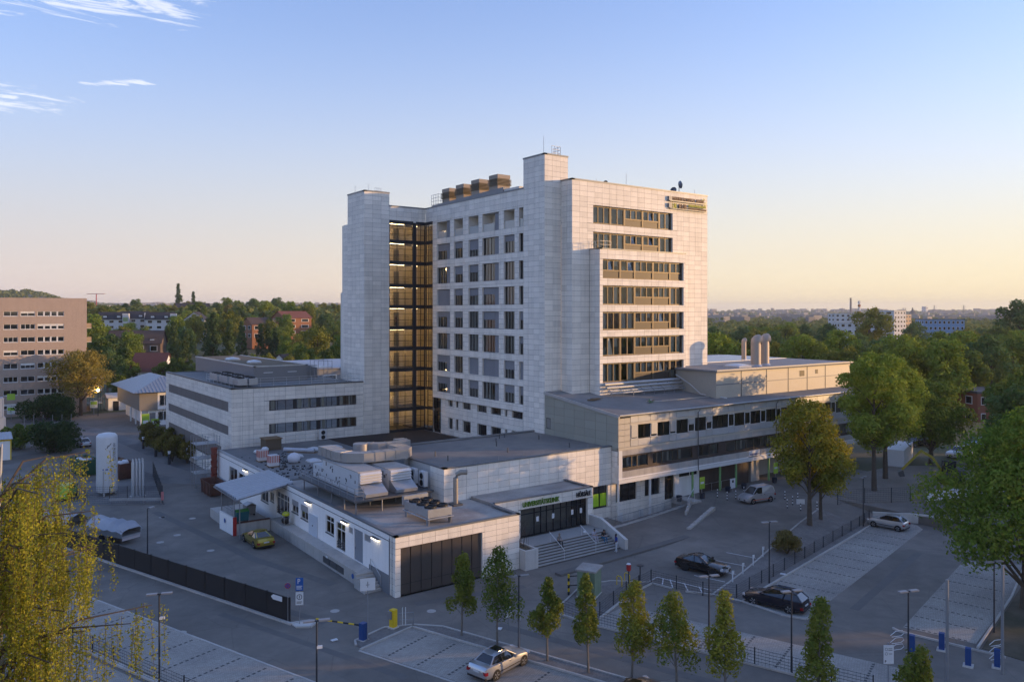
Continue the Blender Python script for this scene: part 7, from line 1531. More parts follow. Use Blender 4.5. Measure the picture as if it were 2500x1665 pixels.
car('silver_hatchback', 'silver hatchback at the far end of the long paved lot', 'car', silver, 3.92, 1.68, 2.49, .78, [(0, .54), (.12, .70), (.45, .84), (1.0, .95), (1.35, .99), (2.4, 1.0), (3.3, 1.03), (3.7, 1.03), (3.85, .9), (3.92, .62)], (1.05, 1.9, 3.2, 3.80, 1.0, 1.46, .55), 82.25, 44.8, 97.6, wr=.30)
car('gold_fastback', 'golden fastback car beside the loading dock', 'car', gold, 4.86, 1.87, 2.84, .95, [(0, .52), (.12, .68), (.5, .80), (1.2, .92), (1.65, .95), (2.6, .98), (3.8, 1.02), (4.4, 1.06), (4.72, 1.0), (4.82, .82), (4.86, .6)], (1.5, 2.35, 3.3, 4.5, .99, 1.43, .57), 25.95, 78.6, 91, wr=.35)
v_ = car('delivery_van', 'silver delivery van with orange stripe in front of the emergency entrance', 'van', vanp, 4.41, 1.79, 2.68, .88, [(0, .58), (.12, .76), (.45, .92), (.95, 1.06), (1.3, 1.12), (2.2, 1.13), (3.2, 1.13), (4.2, 1.13), (4.36, 1.05), (4.41, .62)], (1.0, 1.75, 4.2, 4.36, 1.13, 1.80, .66), 77.7, 58.15, 171, wr=.32, van=2.35, stripe=mat('orange_stripe', (.62, .12, .02), .5, var=.02))
MB().obox((.9, 0), (1, 0), .4, .12, 1.0, 1.03).build('bonnet_stripe', MATS['orange_stripe'], v_)
suv = [(0, .6), (.12, .8), (.5, .95), (1.1, 1.08), (1.5, 1.12), (2.6, 1.13), (3.8, 1.14), (4.3, 1.14), (4.5, 1.0), (4.55, .7)]
car('dark_suv', 'dark off-road car parked behind the building site', 'car', navy, 4.55, 1.85, 2.65, .9, suv, (1.3, 2.0, 4.0, 4.45, 1.12, 1.72, .62), 131.3, 66.6, 165, wr=.36); car('white_suv', 'white off-road car half hidden by the big right tree', 'car', car_paint('white_paint', (.6, .61, .62), .1, .3), 4.4, 1.8, 2.6, .9, suv[:-2] + [(4.35, 1.0), (4.4, .7)], (1.3, 2.0, 3.9, 4.3, 1.12, 1.68, .62), 126.3, 57.6, 170, wr=.36); car('pale_estate', 'pale blue car parked behind the white off-road car', 'car', car_paint('pale_blue_paint', (.34, .42, .52), .4, .3), 4.55, 1.8, 2.65, .9, suv, (1.3, 2.0, 4.0, 4.45, 1.12, 1.55, .6), 138.2, 60.3, 168)
car('white_hatchback', 'white car half hidden behind the wide dark shrub', 'car', MATS['white_paint'], 3.92, 1.68, 2.49, .78, [(0, .54), (.12, .70), (.45, .84), (1.0, .95), (1.35, .99), (2.4, 1.0), (3.3, 1.03), (3.7, 1.03), (3.85, .9), (3.92, .62)], (1.05, 1.9, 3.2, 3.80, 1.0, 1.46, .55), 20.6, 153.5, 95, wr=.30)
car('brown_saloon', 'bronze-brown car roof cut by the bottom edge', 'car', car_paint('bronze_paint', (.10, .065, .035), .6, .3), 4.47, 1.78, 2.72, .80, saloon_top, (1.45, 2.15, 3.35, 3.95, .95, 1.42, .56), 33.35, 33.25, 14.5, sunroof=False)
car('green_van', 'small lime green van beside the gas compound', 'van', car_paint('lime_paint', (.28, .48, .03), .1, .35), 4.0, 1.75, 2.6, .8, [(0, .58), (.12, .76), (.4, .95), (.8, 1.08), (1.2, 1.12), (2.2, 1.13), (3.8, 1.13), (3.95, 1.05), (4.0, .62)], (.9, 1.5, 3.8, 3.95, 1.13, 1.85, .68), 13.2, 111.8, 70, wr=.3, van=2.1)
# excavator
ex = loose('excavator', 'yellow tracked excavator with raised arm on the building site', 'excavator')
for s in (-1, 1):
    P = [(-1.3, s*.8, .1), (1.3, s*.8, .1), (1.6, s*.8, .4), (1.3, s*.8, .75), (-1.3, s*.8, .75), (-1.6, s*.8, .4)]; MB().extr(P, (0, s*.4, 0)).build('track', M['tyre'], ex)
MB().box(-1.5, 1.0, -.95, .95, .85, 1.5).build('deck', M['steeld'], ex); MB().box(-1.7, -.7, -.95, .95, 1.0, 1.9).build('counterweight', M['steeld'], ex)
cb = MB(); cb.box(-.5, .9, .1, .95, 1.5, 2.9); cb.build('cab', M['carglass'], ex)
for xx, yy in ((-.5, .1), (.9, .1), (-.5, .95), (.9, .95)): MB().tube([(xx, yy, 1.5), (xx, yy, 2.95)], .05, 4).build('cab_post', M['black'], ex)
MB().box(-.55, .95, .05, 1.0, 2.9, 3.0).build('cab_roof', M['black'], ex)
def beam(pts, w0, nm): 
    for p0, p1 in zip(pts, pts[1:]): MB().tube([p0, p1], w0, 4).build(nm, mat('digger_yellow', (.42, .34, .04), .6, var=.1), ex)
beam([(.9, -.3, 1.5), (2.0, -.3, 3.2), (3.4, -.3, 4.0)], .22, 'boom'); beam([(3.2, -.3, 4.1), (5.6, -.3, 1.4)], .17, 'stick'); MB().tube([(1.2, -.3, 1.9), (2.4, -.3, 3.2)], .08, 6).build('hydraulic_ram', M['chrome'], ex); MB().extr([(5.5, -.7, 1.4), (6.1, -.7, 1.1), (5.9, -.7, .5), (5.3, -.7, .6)], (0, .8, 0)).build('bucket', M['steeld'], ex)
place(ex, 106.2, 49.6, hgt(106, 50)+.03, 128, 1.0)
bc = thing('site_container', 'white flat container behind the excavator', 'container', (115, 60, .85)); MB().obox((115.3, 61.0), unit((116.4, 58.8), (117.4, 62.8))[0] if False else U(20), 9.0, 2.4, .9, 3.3).build('body', M['signwhite'], bc); MB().obox((115.3, 61.0), U(20), 9.05, 2.45, .75, .95).build('base_rail', M['steel'], bc)
for i in range(7):
    p = (94.5 + i*2.2, 46.0 - i*.55); t = thing('site_fence_panel', ('pale hoarding panel nearest the drive', 'pale hoarding panel mid-way along the site', 'pale hoarding panel next to the big right tree')[min(2, i//2 if i < 6 else 2)], 'hoarding', (*p, .85), 'building site hoarding'); MB().obox(p, unit((94.5, 46), (96.7, 45.45))[0], 2.15, .06, .95, 2.1).build('board', M['signwhite'], t)
    for s in (-1, 1): MB().tube([(p[0]+s*1.05, p[1]-s*.26, .85), (p[0]+s*1.05, p[1]-s*.26, 2.3)], .04, 5).build('post', M['galv'], t)
# ------------------------------------------------------------------ street furniture
def lamp(x, y, h_, label, rot=0, two=True, cam_=False, z=None):
    t = loose('street_lamp', label, 'street lamp', 'twin-headed lamps around the lots'); MB().tube([(0, 0, 0), (0, 0, 1.0), (0, 0, h_)], [.075, .06, .045], 8).build('pole', M['post'], t)
    for s in ((-1, 1) if two else (1,)): MB().obox((s*.42, 0), (1, 0), .62, .28, h_-.02+.0, h_+.06).build('lamp_head', M['galv'], t); MB().obox((s*.08, 0), (1, 0), .14, .08, h_-.03, h_+.04).build('arm', M['post'], t)
    if cam_: MB().obox((.16, 0), (1, 0), .3, .14, h_*.74, h_*.74+.14).build('camera_box', M['signwhite'], t)
    return place(t, x, y, hgt(x, y) if z is None else z, rot)
lamp(16.1, 80.2, 4.6, 'street lamp behind the black screen fence', 30, False); lamp(11.0, 51.5, 5.9, 'twin lamp with white camera box beside the left paved lot', -20, True, True); lamp(17.1, 41.9, 5.9, 'twin lamp with camera box cut by the bottom edge left of the silver saloon', -20, True, True); lamp(32.2, 43.45, 5.0, 'twin lamp between the second and third young hornbeam', -20); lamp(57.2, 41.5, 5.2, 'twin lamp on the gravel bank beside the round shrub', -20); lamp(42.2, 35.4, 5.2, 'twin lamp standing at the mesh fence of the strip lot', -20); lamp(44.2, 30.4, 5.2, 'twin lamp at the bottom edge below the dark estate', -20); lamp(80.4, 46.5, 5.3, 'twin lamp behind the silver hatchback', 10); lamp(50.2, 26.0, 5.2, 'slim lamp in the asphalt lane at the lower right', -20); lamp(61.4, 25.6, 5.1, 'lamp in front of the big right tree', -20); lamp(44.3, 46.5, 1.2, 'short lamp post with flat cap beside the red-topped post', 0, False) if False else None
def ground_pole(x, y, h_, label, m='galv', r_=.05, cat='pole'):
    return tag(MB().tube([(x, y, hgt(x, y)-.05), (x, y, hgt(x, y)+h_)], r_, 8).build('steel_pole', M[m]), label, cat)
ground_pole(50.2, 23.6, 6.6, 'thick pale flagpole at the lower right', 'galv', .09); ground_pole(54.9, 22.4, 6.9, 'second pale flagpole near the right edge', 'galv', .09)
# fences: posts and wire panels
def fence(name, label, pts, h_, sp, post='post', wires=6, grp=None, solid=None):
    t = thing(name, label, 'fence', (*pts[0], hgt(*pts[0])), grp)
    for a, b in zip(pts, pts[1:]):
        u, d = unit(a, b); n = max(1, round(d/sp))
        for i in range(n):
            p, q_ = lerp(a, b, i/n), lerp(a, b, (i+1)/n); zp, zq = hgt(*p), hgt(*q_)
            MB().obox(p, u, .07, .07, zp-.05, zp+h_+.06).build('post', M[post], t)
            if solid: MB().obox(lerp(p, q_, .5), u, d/n-.06, .05, min(zp, zq)+.1, (zp+zq)/2+h_).build('panel', M[solid], t)
            else:
                mb = MB()
                for k in range(wires): z = .12 + (h_-.15)*k/(wires-1); mb.tube([(*p, zp+z), (*q_, zq+z)], .013, 4, False)
                for k in range(9): r_ = lerp(p, q_, (k+1)/10); z = zp+(zq-zp)*(k+1)/10; mb.tube([(*r_, z+.1), (*r_, z+h_)], .007, 3, False)
                mb.build('wire_panel', M[post], t)
        MB().obox(b, u, .07, .07, hgt(*b)-.05, hgt(*b)+h_+.06).build('post', M[post], t)
    return t
fence('mesh_fence', 'dark wire mesh fence between the two left paved lots', [along(A0, 8, -5.45), along(A0, 44, -5.45)], 1.15, 2.5)
fence('mesh_fence', 'dark wire mesh fence in front of the strip lot', [(38.5, 46.8), (39.1, 43.6), along((39.1, 43.6), 19)], 1.15, 2.5)
fence('mesh_fence', 'dark wire mesh fence along the gravel bank above the long lot', [(40.6, 44.5), (45.4, 46.6), (49.2, 47.5), (50.4, 42.9), (52.1, 40.9), (61.1, 42.75), (70.0, 44.6), (80, 46.7), (83.5, 47.6)], 1.1, 2.3)
fence('mesh_fence', 'tall wire fence along the road by the building site', [(84.5, 52.0), (90, 48.6), (97, 45.6), (104, 43.0)], 1.7, 2.6, wires=8)
bf = [(6.6, 99.0), (13.12, 80.1), (21.25, 57.15)]
t = fence('screen_fence', 'long black opaque screen fence along the street-side yard', [lerp(bf[0], bf[2], k/17) for k in range(18)], 1.85, 3.0, 'black', 2, None, 'black'); kerb([(6.5, 98.7), (21.2, 56.7)], .2, .14); kerb([(21.2, 56.9), (22.6, 56.6), (22.9, 56.0), (22.1, 55.4), (21.3, 56.0)], .2, .12, .6); sheet('traffic_island', [(21.2, 56.9), (22.6, 56.6), (22.9, 56.0), (22.1, 55.4), (21.3, 56.0)], M['concl'], .08)
fence('compound_fence', 'dark mesh fence round the gas tank compound', [(24.6, 119), (22.1, 101.9), (16.9, 105.1), (14.5, 106.8), (13.5, 112)], 2.1, 2.4, wires=9)
# gas compound
tk = thing('gas_tank', 'tall white cylindrical gas tank with lettering', 'gas tank', (17.3, 110.2, 0)); TX, TY, TR = 17.5, 110.8, 1.22
tkm = mat('tank_white', (.62, .64, .66), .35, .05, var=.04)
MB().lathe((TX, TY), [(TR*.96, .5), (TR, .7), (TR, 7.2), (TR*.97, 7.45), (TR*.8, 7.68), (TR*.4, 7.8)], 32).build('vessel', tkm, tk, True)
for k in range(3): a = k*2.1; MB().tube([(TX+math.cos(a)*TR*.8, TY+math.sin(a)*TR*.8, 0), (TX+math.cos(a)*TR*.8, TY+math.sin(a)*TR*.8, .9)], .1, 6).build('leg', tkm, tk)
MB().tube([(TX-.6, TY-1.1, .2), (TX-.6, TY-1.15, 3.2)], .04, 6).build('pipe', M['steel'], tk)
uc = unit((0, 0), (17.5, 110.8))[0]; ur = (uc[1], -uc[0])
tp = lambda r_, z, o=.02: (TX + ur[0]*r_ - uc[0]*(math.sqrt(max(0, TR*TR-r_*r_))+o), TY + ur[1]*r_ - uc[1]*(math.sqrt(max(0, TR*TR-r_*r_))+o), z)
lt = text_obj('AIR PRODUCTS', .40, M['black'], None, (0, 0, 0), (1, 0), .015, sx=.8); me = lt.data
for v in me.vertices: s_, hh_ = v.co.x, v.co.z; v.co = Vector(tp(.68 + hh_, 6.6 - s_, .02))
lt.parent = tk; g0 = ORG[tk.name]; lt.location = (-g0[0], -g0[1], -g0[2])
b = MB()
for p in ([(-.05, 6.0), (.12, 6.4), (.2, 6.4), (.05, 6.0)], [(-.2, 5.9), (.5, 5.9), (.5, 5.97), (-.2, 5.97)], [(.12, 6.2), (.45, 6.62), (.52, 6.6), (.22, 6.2)]): b.quad(*[tp(r_, z) for r_, z in p])
b.build('emblem', M['black'], tk); b = MB(); b.quad(tp(-.5, 3.3), tp(0, 3.3), tp(.5, 3.3), tp(.5, 3.45), tp(0, 3.45), tp(-.5, 3.45)); b.build('blue_strip', M['signblue'], tk)
cy_ = thing('cylinder_bank', 'pale upright bank of gas cylinders beside the white tank', 'gas cylinders', (20, 106.6, 0))
for k in range(8): a, c_ = k % 4, k//4; MB().lathe((19.7+a*.36, 106.2+c_*.45), [(.16, .3), (.16, 4.4), (.08, 4.7), (.06, 4.9)], 10).build('cylinder', mat('cylinder_pale', (.42, .45, .48), .4, .3, var=.05), cy_, True)
MB().box(19.4, 21.1, 105.9, 106.95, .05, .35).build('skid', M['steel'], cy_)
gr = thing('guard_rail', 'galvanised crash barrier in front of the gas compound', 'guard rail', (16.9, 104.6, 0)); MB().obox((19.4, 103.2), unit((16.87, 104.8), (22.0, 101.5))[0], 6.1, .1, .45, .75).build('beam', M['steel'], gr); 
for k in range(4): p = lerp((16.9, 104.8), (21.9, 101.6), k/3); MB().box(p[0]-.06, p[0]+.06, p[1]-.02, p[1]+.1, 0, .7).build('post', M['galv'], gr)
MB().obox((22.0, 101.4), (1, 0), .3, .05, .5, 1.5).build('warning_board', mat('warn_redwhite', (.55, .2, .2), .5), gr); 
def sign(name, label, x, y, h_, plates, rot, cat='sign', z=None, pr=.03):
    """a post with plates: (shape, width, height, z centre, material[, text, text material, size])"""
    t = loose(name, label, cat); MB().tube([(0, 0, 0), (0, 0, h_)], pr, 6).build('post', M['galv'], t)
    for pl_ in plates:
        sh, wd, hh_, zc_, m_ = pl_[:5]
        if sh == 'disc':
            b = MB().lathe((0, 0), [(wd/2, 0), (wd/2, .02)], 20); b.xf(Matrix.Translation((0, -.06, zc_)) @ Matrix.Rotation(R(90), 4, 'X')); f = b.build('disc', M[m_], t)
            if m_ == 'signblue':
                b = MB()
                ring = [[(math.cos(a)*r_, -.085, zc_+math.sin(a)*r_) for a in [2*math.pi*k/20 for k in range(20)]] for r_ in (wd/2, wd/2*.8)]; b.grid(ring, True)
                for a in (45, 135): c_, s_ = math.cos(R(a)), math.sin(R(a)); e = wd*.4; n_ = wd*.05; b.quad((c_*e-s_*n_, -.086, zc_+s_*e+c_*n_), (-c_*e-s_*n_, -.086, zc_-s_*e+c_*n_), (-c_*e+s_*n_, -.086, zc_-s_*e-c_*n_), (c_*e+s_*n_, -.086, zc_+s_*e-c_*n_))
                b.build('red_bars', M['red'], f)
        else:
            f = MB().box(-wd/2, wd/2, -.07, -.045, zc_-hh_/2, zc_+hh_/2).build('plate', M[m_], t)
            for tx in pl_[5:]:
                if tx[0] == 'bar': MB().box(-wd/2+tx[4], -wd/2+tx[4]+tx[2], -.078, -.07, zc_+tx[5], zc_+tx[5]+tx[3]).build('printed_line', M[tx[1]], f); continue
                if tx[0] == 'ring': MB().grid([[(-wd/2+tx[3]+math.cos(a)*r_, -.076, zc_+tx[4]+math.sin(a)*r_) for a in [2*math.pi*k/16 for k in range(16)]] for r_ in (tx[2], tx[2]*.78)], True).build('ring_symbol', M[tx[1]], f); continue
                s_, m2, size, dx, dz = tx; o = text_obj(s_, size, M[m2], None, (0, 0, 0), (1, 0), .006, 'lettering', .85, .006); o.parent = f; o.location = (-wd/2+dx, -.075, zc_+dz)
    return place(t, x, y, hgt(x, y) if z is None else z, rot)
sign('parking_sign', 'tall blue and white parking sign beside the end of the black fence', 21.7, 56.4, 3.5, [('plate', .55, .95, 3.0, 'signblue', ('P', 'signwhite', .5, .12, .05), ('bar', 'signwhite', .42, .05, .06, -.16), ('bar', 'signwhite', .36, .05, .06, -.26), ('bar', 'signwhite', .4, .05, .06, -.36)), ('plate', .55, .95, 1.95, 'signwhite', ('ring', 'dark', .2, .275, .12), ('bar', 'dark', .05, .2, .25, .02), ('bar', 'dark', .4, .04, .07, -.26), ('bar', 'dark', .34, .04, .07, -.35))], -30)
sign('no_stopping_sign', 'small round no-stopping sign above the end of the black fence', 21.15, 57.3, 3.0, [('disc', .42, 0, 2.75, 'signblue')], -30)
b = thing('arrow_sign', 'white arrow sign pointing left on the black fence end', 'sign', (20.9, 57.5, 0)); u = unit(bf[2], bf[0])[0]; c0 = (20.72, 58.2); MB().extr([(c0[0]-u[0]*.55-.09, c0[1]-u[1]*.55-.03, 1.5), (c0[0]+u[0]*.45-.09, c0[1]+u[1]*.45-.03, 1.5), (c0[0]+u[0]*.7-.09, c0[1]+u[1]*.7-.03, 1.68), (c0[0]+u[0]*.45-.09, c0[1]+u[1]*.45-.03, 1.86), (c0[0]-u[0]*.55-.09, c0[1]-u[1]*.55-.03, 1.86)], (.03, .01, 0)).build('arrow_plate', M['signwhite'], b)
sign('back_of_sign', 'big white square sign above the blue barrier box', 24.45, 50.75, 4.4, [('plate', 1.05, .85, 4.0, 'signwhite', ('bar', 'galv', .05, .4, .5, -.2), ('bar', 'galv', .25, .05, .4, -.05))], -20, pr=.045)
ba = thing('parking_barrier', 'blue barrier box with black and yellow boom', 'barrier', (24.2, 51.0, 0)); MB().obox((24.25, 51.05), (.94, .34), .42, .42, .05, 1.25).build('box', M['blue'], ba); MB().obox((24.25, 51.05), (.94, .34), .6, .6, 0, .1).build('foot', M['concl'], ba)
e0, e1 = (24.1, 51.25, 1.05), (22.0, 54.0, 1.12)
for k in range(8): MB().tube([lerp(e0, e1, k/8), lerp(e0, e1, (k+1)/8)], .06, 6).build('boom_section', M['yellow'] if k % 2 else M['black'], ba)
tm_ = thing('ticket_machine', 'bright yellow ticket machine behind the blue barrier box', 'ticket machine', (27, 51.7, 0)); MB().obox((26.95, 51.7), (.94, .34), .42, .42, .15, 1.4).build('cabinet', M['yellow'], tm_); MB().obox((26.95, 51.7), (.94, .34), .6, .6, 0, .15).build('foot', M['concl'], tm_); MB().obox((26.68, 51.75), (.94, .34), .14, .4, .75, 1.3).build('reader', M['greyclad'], tm_)
hp = thing('hoop_rail', 'galvanised hoop railing beside the yellow ticket machine', 'railing', (27.8, 51.6, 0)); MB().tube([(27.4, 51.75, 0), (27.4, 51.75, 1.0), (28.4, 51.3, 1.0), (28.4, 51.3, 0)], .03, 6).build('hoop', M['galv'], hp); MB().tube([(27.4, 51.75, .5), (28.4, 51.3, .5)], .025, 6).build('middle_bar', M['galv'], hp)
for k in range(2): MB().tube([(27.65+k*.2, 51.6-k*.1, 0), (27.65+k*.2, 51.6-k*.1, 1.4)], .03, 5).build('marker_post', M['signwhite'], hp)
sign('small_info_sign', 'small blue and white sign left of the third young hornbeam', 33.6, 46.6, 1.75, [('plate', .42, .75, 1.3, 'signwhite'), ('plate', .36, .3, 1.45, 'signblue')], -10)
sign('lamp_sign', 'small white notice fixed beside the lamp between the hornbeams', 32.15, 43.35, 2.6, [('plate', .3, .45, 2.3, 'signwhite')], 60)
cb_ = thing('switch_cabinet', 'weathered pale green switch cabinet with felted top', 'switch cabinet', (42.5, 47.6, 0)); cu, cv = (.86, .5), (-.5, .86); cc = (43.0, 48.4)
MB().obox(cc, cu, 1.7, 1.5, .1, 2.15).build('body', M['cabg'], cb_); MB().obox(cc, cu, 1.95, 1.75, 2.15, 2.3).build('roof', M['roofg'], cb_); MB().obox((cc[0]-cv[0]*-.0+cu[0]*0-(-cv[0])*.76, cc[1]-cv[1]*.76), cu, 1.3, .03, .3, 2.0).build('door', M['cabg'], cb_)
MB().obox(cc, cu, 1.8, 1.6, 0, .12).build('plinth', M['concl'], cb_)
yb = thing('height_gate', 'black and yellow striped post with two bars beside the green cabinet', 'barrier post', (41.6, 49.5, 0))
for k in range(6): MB().tube([(41.7, 49.45, k*.28), (41.7, 49.45, (k+1)*.28)], .09, 8).build('post_band', M['yellow'] if k % 2 else M['black'], yb)
for z in (.75, 1.5): MB().tube([(41.7, 49.45, z), (42.6, 49.0, z+.03)], .04, 6).build('bar', M['black'], yb)
rp_ = thing('hydrant_post', 'dark post with red top ringed by yellow hoops', 'hydrant', (47, 47.9, 0)); MB().tube([(47, 47.95, 0), (47, 47.95, 1.35)], .05, 6).build('stem', M['post'], rp_); MB().lathe((47, 47.95), [(.16, 1.35), (.2, 1.5), (.2, 1.85), (.12, 1.9)], 12).build('red_head', M['red'], rp_); MB().lathe((47, 47.95), [(.21, 1.9), (.1, 1.98)], 12).build('cap', M['signwhite'], rp_)
for s in (-1, 1): c_ = (47+s*.55, 48.6+s*.1); MB().tube([(c_[0], c_[1]-.3, 0), (c_[0], c_[1]-.3, .7), (c_[0], c_[1]-.15, .85), (c_[0], c_[1]+.15, .85), (c_[0], c_[1]+.3, .7), (c_[0], c_[1]+.3, 0)], .045, 6).build('hoop', M['yellow'], rp_)
tag(MB().lathe((49.0, 48.6), [(.05, 0), (.05, 1.2), (.32, 1.22), (.28, 1.28)], 10).build('bollard_light', M['post']), 'dark mushroom bollard light near the hatched marking', 'bollard light')
for i, (x, y) in enumerate(((54.9, 43.5), (57.3, 44.3), (59.8, 45.1), (62.3, 45.9))):
    t = thing('bay_marker', ('white bay marker post nearest the mesh fence corner', 'second white bay marker post up the drive kerb', 'third white bay marker post up the drive kerb', 'white bay marker post farthest up the drive kerb')[i], 'marker post', (x, y, hgt(x, y)), 'bay marker posts'); MB().box(x-.04, x+.04, y-.03, y+.03, hgt(x, y), hgt(x, y)+1.0).build('post', M['signwhite'], t); MB().box(x-.15, x+.15, y-.045, y-.03, hgt(x, y)+.7, hgt(x, y)+1.0).build('plate', M['signwhite'], t)
bol = [(75.55, 62.09), (75.43, 60.56), (76.77, 60.38), (79.21, 61.09), (81.13, 58.44), (81.2, 56.75), (77.91, 54.13), (79.71, 54.69), (81.57, 55.28), (78.08, 52.54), (79.56, 51.47)]
bl_ = ['striped bollard nearest the blue planter tub', 'striped bollard in front of the white notice board', 'striped bollard left of the van bonnet', 'striped bollard half hidden behind the van roof', 'striped bollard just right of the van', 'striped bollard between the van and the yellowing tree', 'nearest striped bollard of the right cluster', 'middle striped bollard of the right cluster', 'rear striped bollard of the right cluster', 'striped bollard carrying a white board', 'striped bollard beside the yellowing trunk']
for i, (x, y) in enumerate(bol):
    z = hgt(x, y); t = thing('striped_bollard', bl_[i], 'bollard', (x, y, z), 'black and white bollards')
    for k in range(6): MB().tube([(x, y, z+k*.17), (x, y, z+(k+1)*.17)], .06, 8).build('band', M['signwhite'] if k % 2 else M['black'], t)
    if i == 9: MB().obox((x, y), U(-40), .9, .04, z+.75, z+1.3).build('board', M['signwhite'], t)
for i, (x, y, lab) in enumerate(((74.1, 63.2, 'green notice on the green column beside the white wall'), (89.0, 63.6, 'green notice on the green column beyond the gateway'))): sg = thing('green_notice', lab, 'sign', (x, y, 1.2)); MB().box(x-.45, x+.45, y-.03, y, 1.9, 3.3).build('board', M['signgreen'], sg); MB().box(x-.3, x+.3, y-.04, y-.03, 2.5, 2.75).build('white_field', M['signwhite'], sg); MB().tube([(x, y+.03, .7), (x, y+.03, 3.2)], .04, 5).build('post', M['galv'], sg)
sg = thing('entrance_notice', 'white notice board standing before the brown boarding', 'sign', (80.2, 63.0, .85)); MB().obox((79.9, 63.3), (1, 0), .95, .05, 1.2, 2.4).build('board', M['signwhite'], sg); MB().obox((79.9, 63.27), (1, 0), .3, .02, 1.9, 2.2).build('symbol', M['black'], sg); MB().tube([(79.9, 63.35, .85), (79.9, 63.35, 1.3)], .04, 5).build('post', M['galv'], sg)
for i, (x, y, lab) in enumerate(((70.2, 63.3, 'dark litter bin at the door on the landing'), (73.9, 63.0, 'round dark tub at the first green column'), (79.0, 63.3, 'round dark tub at the second green column'), (82.2, 63.4, 'round dark tub at the third green column'), (88.2, 63.2, 'large dark tub beyond the gateway'))): t = thing('plant_tub', lab, 'tub', (x, y, .85), 'dark tubs along the columns'); z = .95 if i == 0 else hgt(x, y); MB().lathe((x, y), [(.28, z), (.36, z+.65), (.31, z+.65), (.3, z+.5)], 14).build('tub', mat('tub_navy', (.03, .035, .05), .6), t); MB().lathe((x, y), [(.3, z+.48), (.05, z+.56)], 14).build('filling', M['soil'], t)
# pay station corner at the lower right
for i, (x, y, lab) in enumerate(((53.4, 27.4, 'blue pay station post with white hoops at the lower right'), (55.4, 26.4, 'blue ticket box left of the thick flagpole base'), (54.3, 24.2, 'blue ticket box beyond the lane at the lower right'), (55.6, 23.0, 'blue ticket box nearest the right flagpole'))):
    t = thing('pay_station', lab, 'pay station', (x, y, 0), 'blue pay stations'); MB().obox((x, y), UL, .34, .34, 0, 1.2).build('cabinet', M['blue'], t); MB().obox((x, y), UL, .6, .6, -.02, .1).build('foot', M['concl'], t)
for i, (x, y) in enumerate(((52.6, 28.0), (56.4, 23.4))):
    t = thing('hoop_guard', ('white coiled hoop guard beside the first blue pay station', 'white coiled hoop guard at the right edge of the pay lane')[i], 'railing', (x, y, 0))
    for k in range(3): MB().tube([(x-.5, y+.2, .3+k*.45), (x-.1, y+.05, .55+k*.45), (x+.4, y-.15, .55+k*.45), (x+.5, y-.2, .35+k*.45), (x+.3, y-.1, .2+k*.45), (x-.4, y+.15, .2+k*.45)], .022, 6).build('hoop', M['signwhite'], t)
sign('rules_board', 'white rules board with symbols at the bottom right', 47.6, 25.9, 2.6, [('plate', .62, 1.15, 1.9, 'signwhite', ('P', 'dark', .22, .06, -.5), ('bar', 'dark', .25, .03, .28, .35), ('bar', 'dark', .25, .03, .28, .25), ('ring', 'dark', .09, .16, .05), ('bar', 'dark', .2, .03, .32, .03), ('ring', 'dark', .09, .16, .32))], -36, pr=.05)
lp = ground_pole(57.3, 21.4, 3.6, 'violet-grey lamp post at the right edge', 'post', .06); sign('no_entry_sign', 'dark round sign at the right edge of the lane', 56.4, 21.5, 2.4, [('disc', .6, 0, 2.1, 'black')], -40)
for i, (x, y) in enumerate(((12.9, 196.5), (28.7, 198.4))): sign('green_direction_sign', ('green and white direction sign beside the stacked cabins', 'green and white direction sign at the corner of the brick block')[i], x, y, 3.4, [('plate', 1.5, 1.6, 2.4, 'signwhite', ('bar', 'signgreen', 1.3, .7, .1, -.1), ('bar', 'signgreen', .9, .12, .1, -.5))] + ([('plate', 1.5, 1.3, 5.2, 'signgreen')] if i == 0 else []), -20, pr=.08)
for i, (x, y, lab) in enumerate(((33.8, 170.2, 'green notice standing by the pavilion column'), (35.2, 168.4, 'nearer green notice in front of the pavilion'))): sg = thing('green_notice', lab, 'sign', (x, y, 0)); MB().box(x-.7, x+.7, y-.06, y, .4, 2.8 - i*.9).build('board', M['signgreen'], sg); MB().box(x-.5, x+.5, y-.08, y-.06, .9, 1.5).build('white_field', M['signwhite'], sg)
for i, (x, y) in enumerate(((32.3, 159), (28.3, 144.4), (28.4, 135.4), (28.6, 127.3))): t = thing('bollard_lamp', ('dark bollard lamp nearest the pavilion', 'dark bollard lamp beside the pale path', 'dark bollard lamp in front of the annex hedge', 'dark bollard lamp nearest the scaffold')[i], 'bollard lamp', (x, y, 0), 'bollard lamps along the path'); MB().lathe((x, y), [(.22, 0), (.2, 1.6)], 10).build('shaft', M['post'], t); MB().lathe((x, y), [(.18, 1.6), (.18, 1.9), (.24, 1.92), (.2, 2.0)], 10).build('head', M['signwhite'], t)
for i in range(6): ground_pole(14.5 + i*1.6, 187 - i*.6, 2.2, ('first', 'second', 'third', 'fourth', 'fifth', 'sixth')[i] + ' slim pole from the left in the row before the dark evergreen clump', 'galv', .06)
t = thing('yard_lamp', 'lit street lamp at the corner of the brick block', 'street lamp', (29.2, 196, 0)); MB().tube([(29.2, 196, 0), (29.2, 196, 5.6)], .07, 6).build('pole', M['post'], t); MB().lathe((29.2, 196), [(.1, 5.5), (.22, 5.6), (.22, 5.8), (.05, 5.9)], 10).build('lantern', lampmat('lantern_glow', (1.0, .62, .28), 30.0), t)
